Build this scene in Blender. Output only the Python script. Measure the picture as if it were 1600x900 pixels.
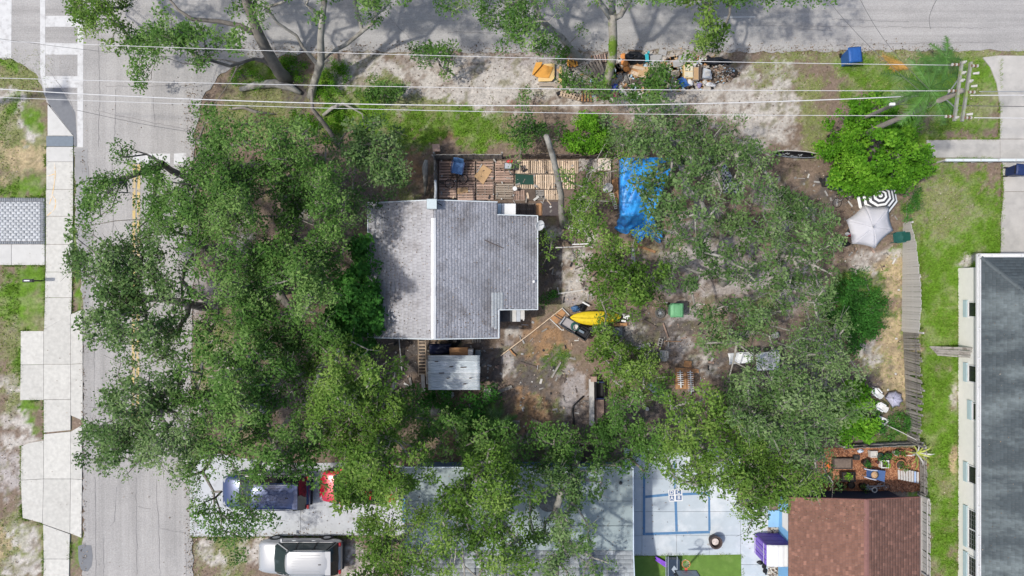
import bpy, math, random
import numpy as np
from mathutils import Vector, Matrix

random.seed(7)
RNG = np.random.default_rng(11)
SC = bpy.context.scene
COL = SC.collection
for _o in list(bpy.data.objects):
    bpy.data.objects.remove(_o, do_unlink=True)

# ------------------------------------------------------------------ camera, sky, sun, exposure
H = 39.0          # flying height of the camera in metres
S = 28.0          # photo pixels per metre on the ground
cam_d = bpy.data.cameras.new('camera')
cam = bpy.data.objects.new('camera', cam_d)
COL.objects.link(cam)
cam.location = (0, 0, H)
cam.rotation_euler = (0, 0, 0)
cam_d.sensor_fit = 'HORIZONTAL'
cam_d.angle = 2 * math.atan((800 / S) / H)
cam_d.clip_start = 0.5
cam_d.clip_end = 600
SC.camera = cam

W = bpy.data.worlds.new('World')
SC.world = W
W.use_nodes = True
wn = W.node_tree.nodes
wn.clear()
sky = wn.new('ShaderNodeTexSky')
sky.sky_type = 'NISHITA'
sky.sun_disc = False
sky.sun_elevation = math.radians(60)
sky.sun_rotation = math.atan2(-0.56, -0.09)
sky.air_density = 1.0
sky.dust_density = 2.5
sky.ozone_density = 1.0
bg = wn.new('ShaderNodeBackground')
bg.inputs[1].default_value = 0.15
wo = wn.new('ShaderNodeOutputWorld')
W.node_tree.links.new(sky.outputs[0], bg.inputs[0])
W.node_tree.links.new(bg.outputs[0], wo.inputs[0])

sun_d = bpy.data.lights.new('sun', 'SUN')
sun_d.energy = 2.75
sun_d.angle = math.radians(1.8)
sun_d.color = (1.0, 0.965, 0.90)
sun = bpy.data.objects.new('sun', sun_d)
COL.objects.link(sun)
sun.rotation_euler = Vector((0.56, 0.09, -1)).to_track_quat('-Z', 'Y').to_euler()

SC.view_settings.view_transform = 'Standard'
SC.view_settings.look = 'None'
SC.view_settings.exposure = 0.32
SC.view_settings.gamma = 1
SC.view_settings.use_curve_mapping = False
SC.render.engine = 'CYCLES'
SC.cycles.max_bounces = 6
SC.cycles.diffuse_bounces = 3
SC.cycles.transparent_max_bounces = 4


# ------------------------------------------------------------------ helpers
def P(u, v, z=0.0):
    k = 1 - z / H
    return Vector(((u - 800) / S * k, (450 - v) / S * k, z))


def srgb(r, g, b):
    f = lambda c: (c / 255 / 12.92) if c / 255 <= 0.04045 else ((c / 255 + 0.055) / 1.055) ** 2.4
    return (f(r), f(g), f(b))


_MATS = {}


def mat(name, col, rough=0.8, var=0.18, scale=6.0, bump=0.0, bscale=40.0, metal=0.0, orand=0.0,
        col2=None, c2scale=1.5, c2lo=0.5, c2hi=0.62, spec=0.35, stretch=None, alpha_tint=None):
    if name in _MATS:
        return _MATS[name]
    m = bpy.data.materials.new(name)
    m.use_nodes = True
    nt = m.node_tree
    n = nt.nodes
    L = nt.links.new
    b = n['Principled BSDF']
    b.inputs['Roughness'].default_value = rough
    b.inputs['Metallic'].default_value = metal
    b.inputs['Specular IOR Level'].default_value = spec
    tc = n.new('ShaderNodeTexCoord')
    src = tc.outputs['Object']
    if stretch:
        mp = n.new('ShaderNodeMapping')
        mp.inputs['Scale'].default_value = stretch
        L(src, mp.inputs[0])
        src = mp.outputs[0]
    rgb = n.new('ShaderNodeRGB')
    rgb.outputs[0].default_value = (*col, 1)
    c = rgb.outputs[0]
    if col2 is not None:
        t2 = n.new('ShaderNodeTexNoise')
        t2.inputs['Scale'].default_value = c2scale
        t2.inputs['Detail'].default_value = 8
        t2.inputs['Roughness'].default_value = 0.65
        L(src, t2.inputs['Vector'])
        mr = n.new('ShaderNodeMapRange')
        mr.inputs[1].default_value = c2lo
        mr.inputs[2].default_value = c2hi
        L(t2.outputs[0], mr.inputs[0])
        mx = n.new('ShaderNodeMix')
        mx.data_type = 'RGBA'
        L(mr.outputs[0], mx.inputs[0])
        L(c, mx.inputs[6])
        mx.inputs[7].default_value = (*col2, 1)
        c = mx.outputs[2]
    t = n.new('ShaderNodeTexNoise')
    t.inputs['Scale'].default_value = scale
    t.inputs['Detail'].default_value = 7
    t.inputs['Roughness'].default_value = 0.6
    L(src, t.inputs['Vector'])
    mr = n.new('ShaderNodeMapRange')
    mr.inputs[1].default_value = 0.25
    mr.inputs[2].default_value = 0.75
    mr.inputs[3].default_value = 1 - var
    mr.inputs[4].default_value = 1 + var
    L(t.outputs[0], mr.inputs[0])
    val = mr.outputs[0]
    if orand:
        oi = n.new('ShaderNodeObjectInfo')
        m2 = n.new('ShaderNodeMapRange')
        m2.inputs[3].default_value = 1 - orand
        m2.inputs[4].default_value = 1 + orand
        L(oi.outputs['Random'], m2.inputs[0])
        mu = n.new('ShaderNodeMath')
        mu.operation = 'MULTIPLY'
        L(val, mu.inputs[0])
        L(m2.outputs[0], mu.inputs[1])
        val = mu.outputs[0]
    if alpha_tint:
        at = n.new('ShaderNodeAttribute')
        at.attribute_name = 'tint'
        mu = n.new('ShaderNodeMath')
        mu.operation = 'MULTIPLY'
        L(val, mu.inputs[0])
        L(at.outputs['Fac'], mu.inputs[1])
        val = mu.outputs[0]
    hs = n.new('ShaderNodeHueSaturation')
    L(c, hs.inputs['Color'])
    L(val, hs.inputs['Value'])
    L(hs.outputs[0], b.inputs['Base Color'])
    if bump:
        t3 = n.new('ShaderNodeTexNoise')
        t3.inputs['Scale'].default_value = bscale
        t3.inputs['Detail'].default_value = 4
        L(src, t3.inputs['Vector'])
        bp = n.new('ShaderNodeBump')
        bp.inputs['Strength'].default_value = bump
        bp.inputs['Distance'].default_value = 0.02
        L(t3.outputs[0], bp.inputs['Height'])
        L(bp.outputs[0], b.inputs['Normal'])
    _MATS[name] = m
    return m


def leafmat(name, c_dark, c_mid, c_light, trans=0.25):
    if name in _MATS:
        return _MATS[name]
    m = bpy.data.materials.new(name)
    m.use_nodes = True
    nt = m.node_tree
    n = nt.nodes
    L = nt.links.new
    b = n['Principled BSDF']
    out = n['Material Output']
    at = n.new('ShaderNodeAttribute')
    at.attribute_name = 'tint'
    cr = n.new('ShaderNodeValToRGB')
    e = cr.color_ramp.elements
    e[0].position = 0.0
    e[0].color = (*c_dark, 1)
    e[1].position = 1.0
    e[1].color = (*c_light, 1)
    x = e.new(0.5)
    x.color = (*c_mid, 1)
    L(at.outputs['Fac'], cr.inputs[0])
    L(cr.outputs[0], b.inputs['Base Color'])
    b.inputs['Roughness'].default_value = 0.6
    b.inputs['Specular IOR Level'].default_value = 0.12
    tr = n.new('ShaderNodeBsdfTranslucent')
    L(cr.outputs[0], tr.inputs[0])
    mx = n.new('ShaderNodeMixShader')
    mx.inputs[0].default_value = trans
    L(b.outputs[0], mx.inputs[1])
    L(tr.outputs[0], mx.inputs[2])
    L(mx.outputs[0], out.inputs[0])
    _MATS[name] = m
    return m


def glassmat():
    if 'car_glass' in _MATS:
        return _MATS['car_glass']
    m = mat('car_glass', (0.012, 0.030, 0.033), rough=0.05, var=0.05, spec=0.7)
    return m


class MB:
    """collects polygons, then links them as ONE mesh object"""

    def __init__(s):
        s.v = []
        s.f = []
        s.m = []
        s.X = None

    def add(s, vs, fs, mi=0):
        o = len(s.v)
        if s.X is not None:
            vs = [s.X @ Vector(p) for p in vs]
        s.v.extend([tuple(p) for p in vs])
        s.f.extend([tuple(i + o for i in f) for f in fs])
        s.m.extend([mi] * len(fs))
        return s

    def box(s, c, d, rz=0.0, mi=0, taper=1.0):
        hx, hy, hz = d[0] / 2, d[1] / 2, d[2] / 2
        ca, sa = math.cos(rz), math.sin(rz)
        vs = []
        for z, k in ((-hz, 1.0), (hz, taper)):
            for x, y in ((-hx, -hy), (hx, -hy), (hx, hy), (-hx, hy)):
                x, y = x * k, y * k
                vs.append((c[0] + x * ca - y * sa, c[1] + x * sa + y * ca, c[2] + z))
        return s.add(vs, [(3, 2, 1, 0), (4, 5, 6, 7), (0, 1, 5, 4), (1, 2, 6, 5), (2, 3, 7, 6), (3, 0, 4, 7)], mi)

    def beam(s, p0, p1, w, h, mi=0):
        p0, p1 = Vector(p0), Vector(p1)
        d = (p1 - p0)
        L = d.length
        if L < 1e-6:
            return s
        d /= L
        side = d.cross(Vector((0, 0, 1)))
        if side.length < 1e-3:
            side = Vector((1, 0, 0))
        side.normalize()
        up = side.cross(d)
        vs = []
        for p in (p0, p1):
            for a, b in ((-1, -1), (1, -1), (1, 1), (-1, 1)):
                vs.append(p + side * (a * w / 2) + up * (b * h / 2))
        return s.add(vs, [(0, 1, 2, 3), (7, 6, 5, 4), (4, 5, 1, 0), (5, 6, 2, 1), (6, 7, 3, 2), (7, 4, 0, 3)], mi)

    def prism(s, poly, z0, z1, mi=0):
        a = sum(poly[i][0] * poly[(i + 1) % len(poly)][1] - poly[(i + 1) % len(poly)][0] * poly[i][1] for i in range(len(poly)))
        if a < 0:
            poly = poly[::-1]
        n = len(poly)
        g0 = z0 if callable(z0) else (lambda x, y: z0)
        g1 = z1 if callable(z1) else (lambda x, y: z1)
        vs = [(p[0], p[1], g0(p[0], p[1])) for p in poly] + [(p[0], p[1], g1(p[0], p[1])) for p in poly]
        fs = [tuple(range(n - 1, -1, -1)), tuple(range(n, 2 * n))]
        fs += [(i, (i + 1) % n, n + (i + 1) % n, n + i) for i in range(n)]
        return s.add(vs, fs, mi)

    def tube(s, pts, r, n=6, mi=0, caps=True):
        pts = [Vector(p) for p in pts]
        if not hasattr(r, '__len__'):
            r = [r] * len(pts)
        vs = []
        fs = []
        for i, p in enumerate(pts):
            d = (pts[min(i + 1, len(pts) - 1)] - pts[max(i - 1, 0)])
            d.normalize()
            a = d.cross(Vector((0, 0, 1)))
            if a.length < 1e-3:
                a = Vector((1, 0, 0))
            a.normalize()
            b = d.cross(a)
            for k in range(n):
                t = 2 * math.pi * k / n
                vs.append(p + (a * math.cos(t) + b * math.sin(t)) * r[i])
        for i in range(len(pts) - 1):
            for k in range(n):
                fs.append((i * n + k, i * n + (k + 1) % n, (i + 1) * n + (k + 1) % n, (i + 1) * n + k))
        if caps:
            fs.append(tuple(range(n - 1, -1, -1)))
            fs.append(tuple(range((len(pts) - 1) * n, len(pts) * n)))
        return s.add(vs, fs, mi)

    def lathe(s, prof, n=16, c=(0, 0, 0), mi=0):
        vs = []
        fs = []
        for r, z in prof:
            for k in range(n):
                t = 2 * math.pi * k / n
                vs.append((c[0] + r * math.cos(t), c[1] + r * math.sin(t), c[2] + z))
        for i in range(len(prof) - 1):
            for k in range(n):
                fs.append((i * n + k, i * n + (k + 1) % n, (i + 1) * n + (k + 1) % n, (i + 1) * n + k))
        fs.append(tuple(range(n - 1, -1, -1)))
        fs.append(tuple(range((len(prof) - 1) * n, len(prof) * n)))
        return s.add(vs, fs, mi)

    def torus(s, c, R, r, n=16, k=6, mi=0):
        vs = []
        fs = []
        for i in range(n):
            a = 2 * math.pi * i / n
            for j in range(k):
                t = 2 * math.pi * j / k
                q = R + r * math.cos(t)
                vs.append((c[0] + q * math.cos(a), c[1] + q * math.sin(a), c[2] + r * math.sin(t)))
        for i in range(n):
            for j in range(k):
                fs.append((i * k + j, ((i + 1) % n) * k + j, ((i + 1) % n) * k + (j + 1) % k, i * k + (j + 1) % k))
        return s.add(vs, fs, mi)

    def blob(s, c, d, rough=0.18, n=14, m=9, seed=0, rz=0.0, mi=0, flat=0.0):
        """lumpy closed bag or stone"""
        rg = random.Random(seed)
        ph = [(rg.uniform(0, 6.3), rg.uniform(0, 6.3), rg.randint(2, 5), rg.randint(1, 4)) for _ in range(5)]
        ca, sa = math.cos(rz), math.sin(rz)
        vs = []
        fs = []
        for i in range(m + 1):
            th = math.pi * i / m
            for k in range(n):
                a = 2 * math.pi * k / n
                q = 1 + rough * sum(math.sin(f1 * a + p1) * math.sin(f2 * th + p2) for p1, p2, f1, f2 in ph) / 2.2
                q += rg.uniform(-rough, rough) * 0.25
                x = math.sin(th) * math.cos(a) * q * d[0] / 2
                y = math.sin(th) * math.sin(a) * q * d[1] / 2
                z = max(math.cos(th) * q, -0.8 + flat) * d[2] / 2
                vs.append((c[0] + x * ca - y * sa, c[1] + x * sa + y * ca, c[2] + z))
        for i in range(m):
            for k in range(n):
                fs.append((i * n + k, (i + 1) * n + k, (i + 1) * n + (k + 1) % n, i * n + (k + 1) % n))
        return s.add(vs, fs, mi)

    def grid(s, fn, nu, nv, mi=0):
        vs = [fn(i / nu, j / nv) for i in range(nu + 1) for j in range(nv + 1)]
        fs = [(i * (nv + 1) + j, (i + 1) * (nv + 1) + j, (i + 1) * (nv + 1) + j + 1, i * (nv + 1) + j + 1) for i in range(nu) for j in range(nv)]
        return s.add(vs, fs, mi)

    def build(s, name, m, parent=None, smooth=False, thick=0.0, bevel=0.0, sub=0, origin=None):
        if parent is not None:
            off = Vector(parent.get('_w', (0, 0, 0)))
        elif origin is not None:
            off = Vector(origin)
        else:
            a = np.array(s.v)
            off = Vector(((a[:, 0].min() + a[:, 0].max()) / 2, (a[:, 1].min() + a[:, 1].max()) / 2, a[:, 2].min()))
        me = bpy.data.meshes.new(name)
        me.from_pydata([(p[0] - off[0], p[1] - off[1], p[2] - off[2]) for p in s.v], [], s.f)
        ms = m if isinstance(m, (list, tuple)) else [m]
        for x in ms:
            me.materials.append(x)
        if len(ms) > 1:
            me.polygons.foreach_set('material_index', s.m)
        if smooth:
            me.polygons.foreach_set('use_smooth', [True] * len(me.polygons))
        me.update()
        o = bpy.data.objects.new(name, me)
        COL.objects.link(o)
        if parent is not None:
            o.parent = parent
            o['_w'] = tuple(off)
        else:
            o.location = off
            o['_w'] = tuple(off)
        if thick:
            md = o.modifiers.new('thick', 'SOLIDIFY')
            md.thickness = thick
        if bevel:
            md = o.modifiers.new('bevel', 'BEVEL')
            md.width = bevel
            md.segments = 2
        if sub:
            md = o.modifiers.new('sub', 'SUBSURF')
            md.levels = sub
            md.render_levels = sub
        return o


def tag(o, label=None, cat=None, group=None, kind=None):
    if label:
        o['label'] = label
    if cat:
        o['category'] = cat
    if group:
        o['group'] = group
    if kind:
        o['kind'] = kind
    return o


def thing(name, label, cat, loc=(0, 0, 0), group=None):
    o = bpy.data.objects.new(name, None)
    COL.objects.link(o)
    o.empty_display_size = 0.2
    o.location = loc
    o['_w'] = tuple(loc)
    return tag(o, label, cat, group)


def copy_child(src, parent, loc=(0, 0, 0), rz=None, scale=None):
    c = src.copy()
    COL.objects.link(c)
    c.parent = parent
    c.location = loc
    if rz is not None:
        c.rotation_euler = (0, 0, rz)
    if scale is not None:
        c.scale = scale
    return c


def np_mesh(name, verts, faces, m, parent=None, tint=None, kind=None, smooth=False, mi=None):
    """big quad or tri meshes straight from numpy"""
    off = np.array(parent['_w']) if parent is not None else np.zeros(3)
    me = bpy.data.meshes.new(name)
    nf, k = faces.shape
    me.vertices.add(len(verts))
    me.vertices.foreach_set('co', (verts - off).astype(np.float32).ravel())
    me.loops.add(nf * k)
    me.loops.foreach_set('vertex_index', faces.astype(np.int32).ravel())
    me.polygons.add(nf)
    me.polygons.foreach_set('loop_start', np.arange(0, nf * k, k, dtype=np.int32))
    me.polygons.foreach_set('loop_total', np.full(nf, k, dtype=np.int32))
    if smooth:
        me.polygons.foreach_set('use_smooth', np.ones(nf, dtype=bool))
    for x in (m if isinstance(m, (list, tuple)) else [m]):
        me.materials.append(x)
    if mi is not None:
        me.polygons.foreach_set('material_index', mi.astype(np.int32))
    me.update(calc_edges=True)
    if tint is not None:
        at = me.attributes.new('tint', 'FLOAT', 'FACE')
        at.data.foreach_set('value', tint.astype(np.float32))
    o = bpy.data.objects.new(name, me)
    COL.objects.link(o)
    if parent is not None:
        o.parent = parent
    if kind:
        o['kind'] = kind
    return o


def _h(ix, iy, seed):
    n = (ix.astype(np.int64) * 374761393 + iy.astype(np.int64) * 668265263 + seed * 1442695041) & 0x7fffffff
    n = ((n ^ (n >> 13)) * 1274126177) & 0x7fffffff
    return ((n ^ (n >> 16)) & 0xffff) / 65535.0


def vnoise(x, y, sc, seed=0, octv=3):
    x = np.asarray(x, float) / sc
    y = np.asarray(y, float) / sc
    r = 0
    a = 1
    t = 0
    for o in range(octv):
        ix = np.floor(x)
        iy = np.floor(y)
        fx = x - ix
        fy = y - iy
        fx = fx * fx * (3 - 2 * fx)
        fy = fy * fy * (3 - 2 * fy)
        s = seed + o * 17
        q = (_h(ix, iy, s) * (1 - fx) + _h(ix + 1, iy, s) * fx) * (1 - fy) + (_h(ix, iy + 1, s) * (1 - fx) + _h(ix + 1, iy + 1, s) * fx) * fy
        r = r + a * q
        t += a
        a *= 0.5
        x = x * 2
        y = y * 2
    return r / t


def polyP(pts, z=0.0):
    return [tuple(P(u, v, z))[:2] for u, v in pts]


def rectP(u0, v0, u1, v1, z=0.0):
    return polyP([(u0, v0), (u1, v0), (u1, v1), (u0, v1)], z)


# ------------------------------------------------------------------ common materials
M_ASPH = mat('asphalt', (0.345, 0.330, 0.315), 0.9, 0.20, 14, 0.5, 45, col2=(0.27, 0.26, 0.25), c2scale=0.35, c2lo=0.42, c2hi=0.78)
M_ASPH_D = mat('asphalt_patch', (0.17, 0.175, 0.185), 0.9, 0.1, 5, 0.3, 60)
M_CRACK = mat('crack_tar', (0.20, 0.19, 0.19), 0.9, 0.2)
M_PAINT = mat('road_paint', (0.53, 0.525, 0.515), 0.75, 0.08, 4, col2=(0.40, 0.39, 0.38), c2scale=2.6, c2lo=0.48, c2hi=0.66)
M_YEL = mat('yellow_paint', (0.52, 0.385, 0.16), 0.8, 0.15, 5, col2=(0.32, 0.29, 0.25), c2scale=3.0, c2lo=0.47, c2hi=0.62)
M_CONC = mat('concrete', (0.49, 0.475, 0.435), 0.9, 0.14, 5, 0.25, 50, orand=0.06, col2=(0.42, 0.40, 0.365), c2scale=0.8, c2lo=0.55, c2hi=0.8)
M_CONC_W = mat('white_concrete', (0.50, 0.49, 0.465), 0.9, 0.08, 2, 0.15, 50, orand=0.04, col2=(0.42, 0.405, 0.38), c2scale=1.2, c2lo=0.55, c2hi=0.8)
M_CONC_G = mat('worn_concrete', (0.40, 0.38, 0.35), 0.9, 0.12, 1.5, 0.2, 40, orand=0.04, col2=(0.29, 0.28, 0.26), c2scale=0.6, c2lo=0.5, c2hi=0.7)
M_COURT = mat('court_concrete', (0.42, 0.47, 0.505), 0.8, 0.06, 2, 0.1, 50, orand=0.025, col2=(0.54, 0.57, 0.59), c2scale=0.55, c2lo=0.48, c2hi=0.62)
M_TACT = mat('tactile_grey', (0.16, 0.19, 0.22), 0.8, 0.1)
M_WOOD = mat('weathered_wood', (0.30, 0.25, 0.20), 0.85, 0.2, 5, 0.3, 30, orand=0.22, col2=(0.20, 0.165, 0.14), c2scale=2.5)
M_WOODG = mat('grey_wood', (0.25, 0.235, 0.215), 0.85, 0.25, 7, 0.35, 30, orand=0.25, col2=(0.13, 0.115, 0.10), c2scale=3)
M_WOODP = mat('pale_wood', (0.47, 0.45, 0.425), 0.85, 0.1, 6, 0.2, 30, orand=0.06)
M_TAN = mat('tan_wood', (0.56, 0.43, 0.31), 0.85, 0.2, 5, 0.25, 30, orand=0.3, col2=(0.36, 0.27, 0.19), c2scale=2)
M_RED = mat('red_wood', (0.37, 0.255, 0.20), 0.85, 0.3, 5, 0.25, 30, orand=0.35, col2=(0.20, 0.14, 0.115), c2scale=2)
M_DARKW = mat('dark_wood', (0.09, 0.07, 0.06), 0.85, 0.25, 6, 0.25, 30, orand=0.25)
M_CARD = mat('cardboard', (0.46, 0.30, 0.16), 0.85, 0.1, 4, orand=0.08)
M_PLY = mat('plywood', (0.40, 0.215, 0.10), 0.8, 0.15, 4, col2=(0.28, 0.15, 0.08), c2scale=2)
M_WHITE = mat('white_paint', (0.66, 0.66, 0.655), 0.6, 0.05, 3)
M_DIRTYW = mat('dirty_white', (0.50, 0.485, 0.455), 0.7, 0.14, 6)
M_BLACK = mat('black_plastic', (0.014, 0.014, 0.016), 0.45, 0.2)
M_DARK = mat('dark_metal', (0.045, 0.047, 0.05), 0.5, 0.2, metal=0.3)
M_GREYM = mat('grey_metal', (0.36, 0.38, 0.40), 0.45, 0.1, metal=0.5)
M_RUBBER = mat('rubber', (0.02, 0.02, 0.021), 0.85, 0.15)
M_BLUE = mat('blue_plastic', (0.025, 0.095, 0.30), 0.45, 0.12)
M_NAVY = mat('navy_plastic', (0.015, 0.03, 0.10), 0.5, 0.12)
M_TEALG = mat('dark_green_plastic', (0.015, 0.085, 0.07), 0.5, 0.15)
M_GREENB = mat('green_bin_plastic', (0.14, 0.36, 0.18), 0.5, 0.1)
M_REDP = mat('red_plastic', (0.50, 0.025, 0.04), 0.5, 0.1)
M_PURPLE = mat('purple_panel', (0.19, 0.11, 0.48), 0.6, 0.08)
M_ORANGE = mat('orange_wood', (0.62, 0.30, 0.055), 0.7, 0.14, 4, col2=(0.50, 0.22, 0.04), c2scale=2)
M_YWOOD = mat('yellow_wood', (0.66, 0.46, 0.20), 0.7, 0.1, 4)
M_SKYB = mat('sky_blue_wall', (0.20, 0.43, 0.68), 0.7, 0.06, 3)
M_CREAM = mat('cream_wall', (0.55, 0.53, 0.49), 0.85, 0.05, 3, 0.1, 40)
M_GREYC = mat('grey_carton', (0.33, 0.32, 0.31), 0.85, 0.12)
M_TERRA = mat('terracotta', (0.38, 0.16, 0.08), 0.85, 0.15)
M_SOIL = mat('dark_soil', (0.06, 0.047, 0.038), 0.95, 0.3, 12, 0.4, 30)
M_BARK = mat('oak_bark', (0.21, 0.19, 0.165), 0.9, 0.35, 3.5, 0.6, 14, col2=(0.155, 0.135, 0.115), c2scale=1.6, stretch=(1, 1, 0.35))
M_BARKL = mat('lichen_bark', (0.30, 0.285, 0.25), 0.9, 0.3, 4, 0.5, 16, col2=(0.19, 0.175, 0.15), c2scale=1.6, stretch=(1, 1, 0.35))
M_BARKM = mat('mossy_bark', (0.34, 0.31, 0.26), 0.95, 0.3, 6, 0.5, 20, col2=(0.13, 0.21, 0.025), c2scale=1.0, c2lo=0.42, c2hi=0.52)
M_WIRE = mat('cable_sheath', (0.60, 0.59, 0.58), 0.5, 0.1)
M_WIRED = mat('dark_cable', (0.09, 0.09, 0.09), 0.6, 0.1)
# ------------------------------------------------------------------ ground
GC = {  # real ground colours
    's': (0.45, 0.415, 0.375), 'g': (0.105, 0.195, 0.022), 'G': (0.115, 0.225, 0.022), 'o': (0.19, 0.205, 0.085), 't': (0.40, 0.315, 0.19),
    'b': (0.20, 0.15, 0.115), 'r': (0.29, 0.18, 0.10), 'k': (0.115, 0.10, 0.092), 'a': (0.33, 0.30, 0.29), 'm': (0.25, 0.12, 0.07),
    'd': (0.06, 0.12, 0.025), 'p': (0.37, 0.335, 0.315),
}
# (type, u, v, ru, rv, softness)
BLOBS = [
    # left edge verge
    ('o', 35, 190, 60, 130), ('s', 30, 160, 26, 12), ('g', 10, 105, 30, 14), ('s', 45, 205, 16, 18), ('t', 40, 250, 45, 26), ('g', 35, 295, 60, 15),
    ('g', 60, 185, 16, 22), ('s', 8, 150, 14, 10), ('G', 30, 465, 55, 55), ('g', 40, 440, 50, 30), ('o', 45, 560, 60, 75), ('s', 12, 600, 22, 12), ('s', 12, 650, 14, 16), ('g', 50, 560, 22, 40), ('o', 30, 630, 30, 16), ('g', 55, 640, 16, 30), ('g', 20, 170, 14, 12),
    ('s', 40, 660, 16, 24), ('p', 10, 745, 36, 50), ('s', 25, 690, 40, 10), ('o', 40, 860, 60, 50), ('s', 50, 850, 22, 26), ('t', 12, 860, 22, 24), ('s', 40, 890, 30, 14),
    ('g', 123, 400, 7, 160), ('o', 122, 300, 6, 60), ('g', 120, 850, 8, 40),
    # under the left oaks
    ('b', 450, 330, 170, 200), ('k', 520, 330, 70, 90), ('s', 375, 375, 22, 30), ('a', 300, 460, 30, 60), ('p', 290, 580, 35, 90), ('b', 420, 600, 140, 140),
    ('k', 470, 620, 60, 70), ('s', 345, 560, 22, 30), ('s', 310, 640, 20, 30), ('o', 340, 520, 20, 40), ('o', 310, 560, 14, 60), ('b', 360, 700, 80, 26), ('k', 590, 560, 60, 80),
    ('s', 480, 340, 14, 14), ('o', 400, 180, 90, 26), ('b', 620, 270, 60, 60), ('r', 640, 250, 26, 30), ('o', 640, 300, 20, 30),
    # verge along the top road
    ('s', 690, 125, 180, 50), ('s', 560, 105, 60, 26), ('o', 430, 130, 70, 34), ('G', 520, 125, 30, 28), ('G', 450, 105, 20, 12), ('g', 520, 160, 24, 14), ('G', 480, 185, 30, 12), ('k', 460, 130, 16, 30),
    ('o', 640, 175, 90, 26), ('g', 600, 150, 40, 20), ('s', 620, 160, 20, 22), ('s', 660, 190, 20, 12), ('o', 740, 195, 90, 36), ('g', 720, 190, 40, 22), ('r', 700, 215, 40, 12),
    ('g', 760, 185, 40, 14), ('g', 560, 160, 60, 22), ('G', 570, 185, 70, 18), ('g', 660, 200, 60, 22), ('G', 740, 210, 70, 18), ('g', 420, 110, 50, 16), ('o', 840, 150, 30, 10), ('o', 590, 130, 30, 14), ('o', 660, 160, 50, 16), ('s', 780, 140, 60, 26), ('s', 960, 130, 220, 60), ('p', 860, 90, 80, 18), ('b', 850, 190, 60, 24), ('b', 950, 180, 40, 22),
    ('s', 1120, 150, 110, 50), ('s', 1180, 190, 60, 40), ('o', 1245, 105, 70, 26), ('o', 1260, 160, 26, 40), ('b', 1265, 120, 34, 16), ('s', 1215, 150, 26, 46), ('s', 1328, 115, 20, 16),
    ('o', 1345, 110, 60, 26), ('g', 1400, 130, 90, 40), ('g', 1500, 150, 70, 70), ('o', 1440, 88, 160, 10), ('o', 1590, 82, 60, 6), ('o', 1530, 180, 30, 30), ('g', 1480, 200, 80, 18), ('o', 1270, 200, 30, 30),
    # right lawn
    ('G', 1490, 420, 82, 180), ('G', 1470, 700, 46, 240), ('o', 1480, 310, 60, 34), ('o', 1480, 350, 30, 30), ('g', 1545, 300, 26, 50), ('G', 1470, 400, 50, 30), ('s', 1492, 620, 7, 22), ('t', 1492, 720, 6, 36), ('o', 1470, 750, 14, 30),
    ('s', 1515, 408, 14, 10), ('g', 1500, 480, 50, 24), ('G', 1455, 480, 26, 60),
    # back yard
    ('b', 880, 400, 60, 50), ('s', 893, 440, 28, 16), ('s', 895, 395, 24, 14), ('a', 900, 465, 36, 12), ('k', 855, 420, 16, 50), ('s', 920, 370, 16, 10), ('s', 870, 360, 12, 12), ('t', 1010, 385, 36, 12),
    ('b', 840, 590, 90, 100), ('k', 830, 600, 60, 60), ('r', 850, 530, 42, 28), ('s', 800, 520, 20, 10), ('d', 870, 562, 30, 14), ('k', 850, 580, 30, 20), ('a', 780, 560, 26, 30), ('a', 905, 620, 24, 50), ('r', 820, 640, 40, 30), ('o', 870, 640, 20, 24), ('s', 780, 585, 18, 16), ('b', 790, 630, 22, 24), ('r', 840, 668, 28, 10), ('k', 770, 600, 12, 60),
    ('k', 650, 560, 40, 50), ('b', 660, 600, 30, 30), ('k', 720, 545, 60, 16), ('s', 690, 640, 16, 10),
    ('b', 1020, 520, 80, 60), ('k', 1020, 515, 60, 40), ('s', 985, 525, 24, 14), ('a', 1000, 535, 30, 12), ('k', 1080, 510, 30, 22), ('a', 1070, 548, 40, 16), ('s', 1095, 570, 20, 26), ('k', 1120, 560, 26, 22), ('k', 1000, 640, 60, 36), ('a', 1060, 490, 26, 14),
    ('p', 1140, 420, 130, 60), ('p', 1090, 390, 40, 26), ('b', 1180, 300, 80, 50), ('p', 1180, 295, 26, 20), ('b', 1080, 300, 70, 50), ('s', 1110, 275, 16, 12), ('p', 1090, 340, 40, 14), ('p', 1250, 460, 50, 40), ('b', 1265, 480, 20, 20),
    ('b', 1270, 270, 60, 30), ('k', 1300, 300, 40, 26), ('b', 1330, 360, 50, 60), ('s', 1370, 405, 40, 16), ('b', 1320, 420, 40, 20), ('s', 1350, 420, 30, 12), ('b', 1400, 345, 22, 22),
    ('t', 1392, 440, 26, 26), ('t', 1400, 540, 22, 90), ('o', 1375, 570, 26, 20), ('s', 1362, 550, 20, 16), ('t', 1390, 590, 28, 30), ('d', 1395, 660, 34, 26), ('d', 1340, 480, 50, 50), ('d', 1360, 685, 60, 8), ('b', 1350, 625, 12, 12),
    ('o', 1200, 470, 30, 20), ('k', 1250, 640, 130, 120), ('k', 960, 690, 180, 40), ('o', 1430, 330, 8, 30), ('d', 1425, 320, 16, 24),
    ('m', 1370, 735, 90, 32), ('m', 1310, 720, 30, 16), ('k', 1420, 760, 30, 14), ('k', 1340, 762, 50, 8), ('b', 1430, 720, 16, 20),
    # bottom
    ('o', 340, 870, 60, 40), ('s', 330, 880, 26, 16), ('s', 400, 860, 30, 18), ('s', 550, 880, 40, 30), ('k', 540, 860, 16, 20), ('b', 400, 882, 26, 14), ('o', 340, 850, 20, 8), ('s', 310, 860, 12, 30), ('b', 560, 845, 40, 8),
]


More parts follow.
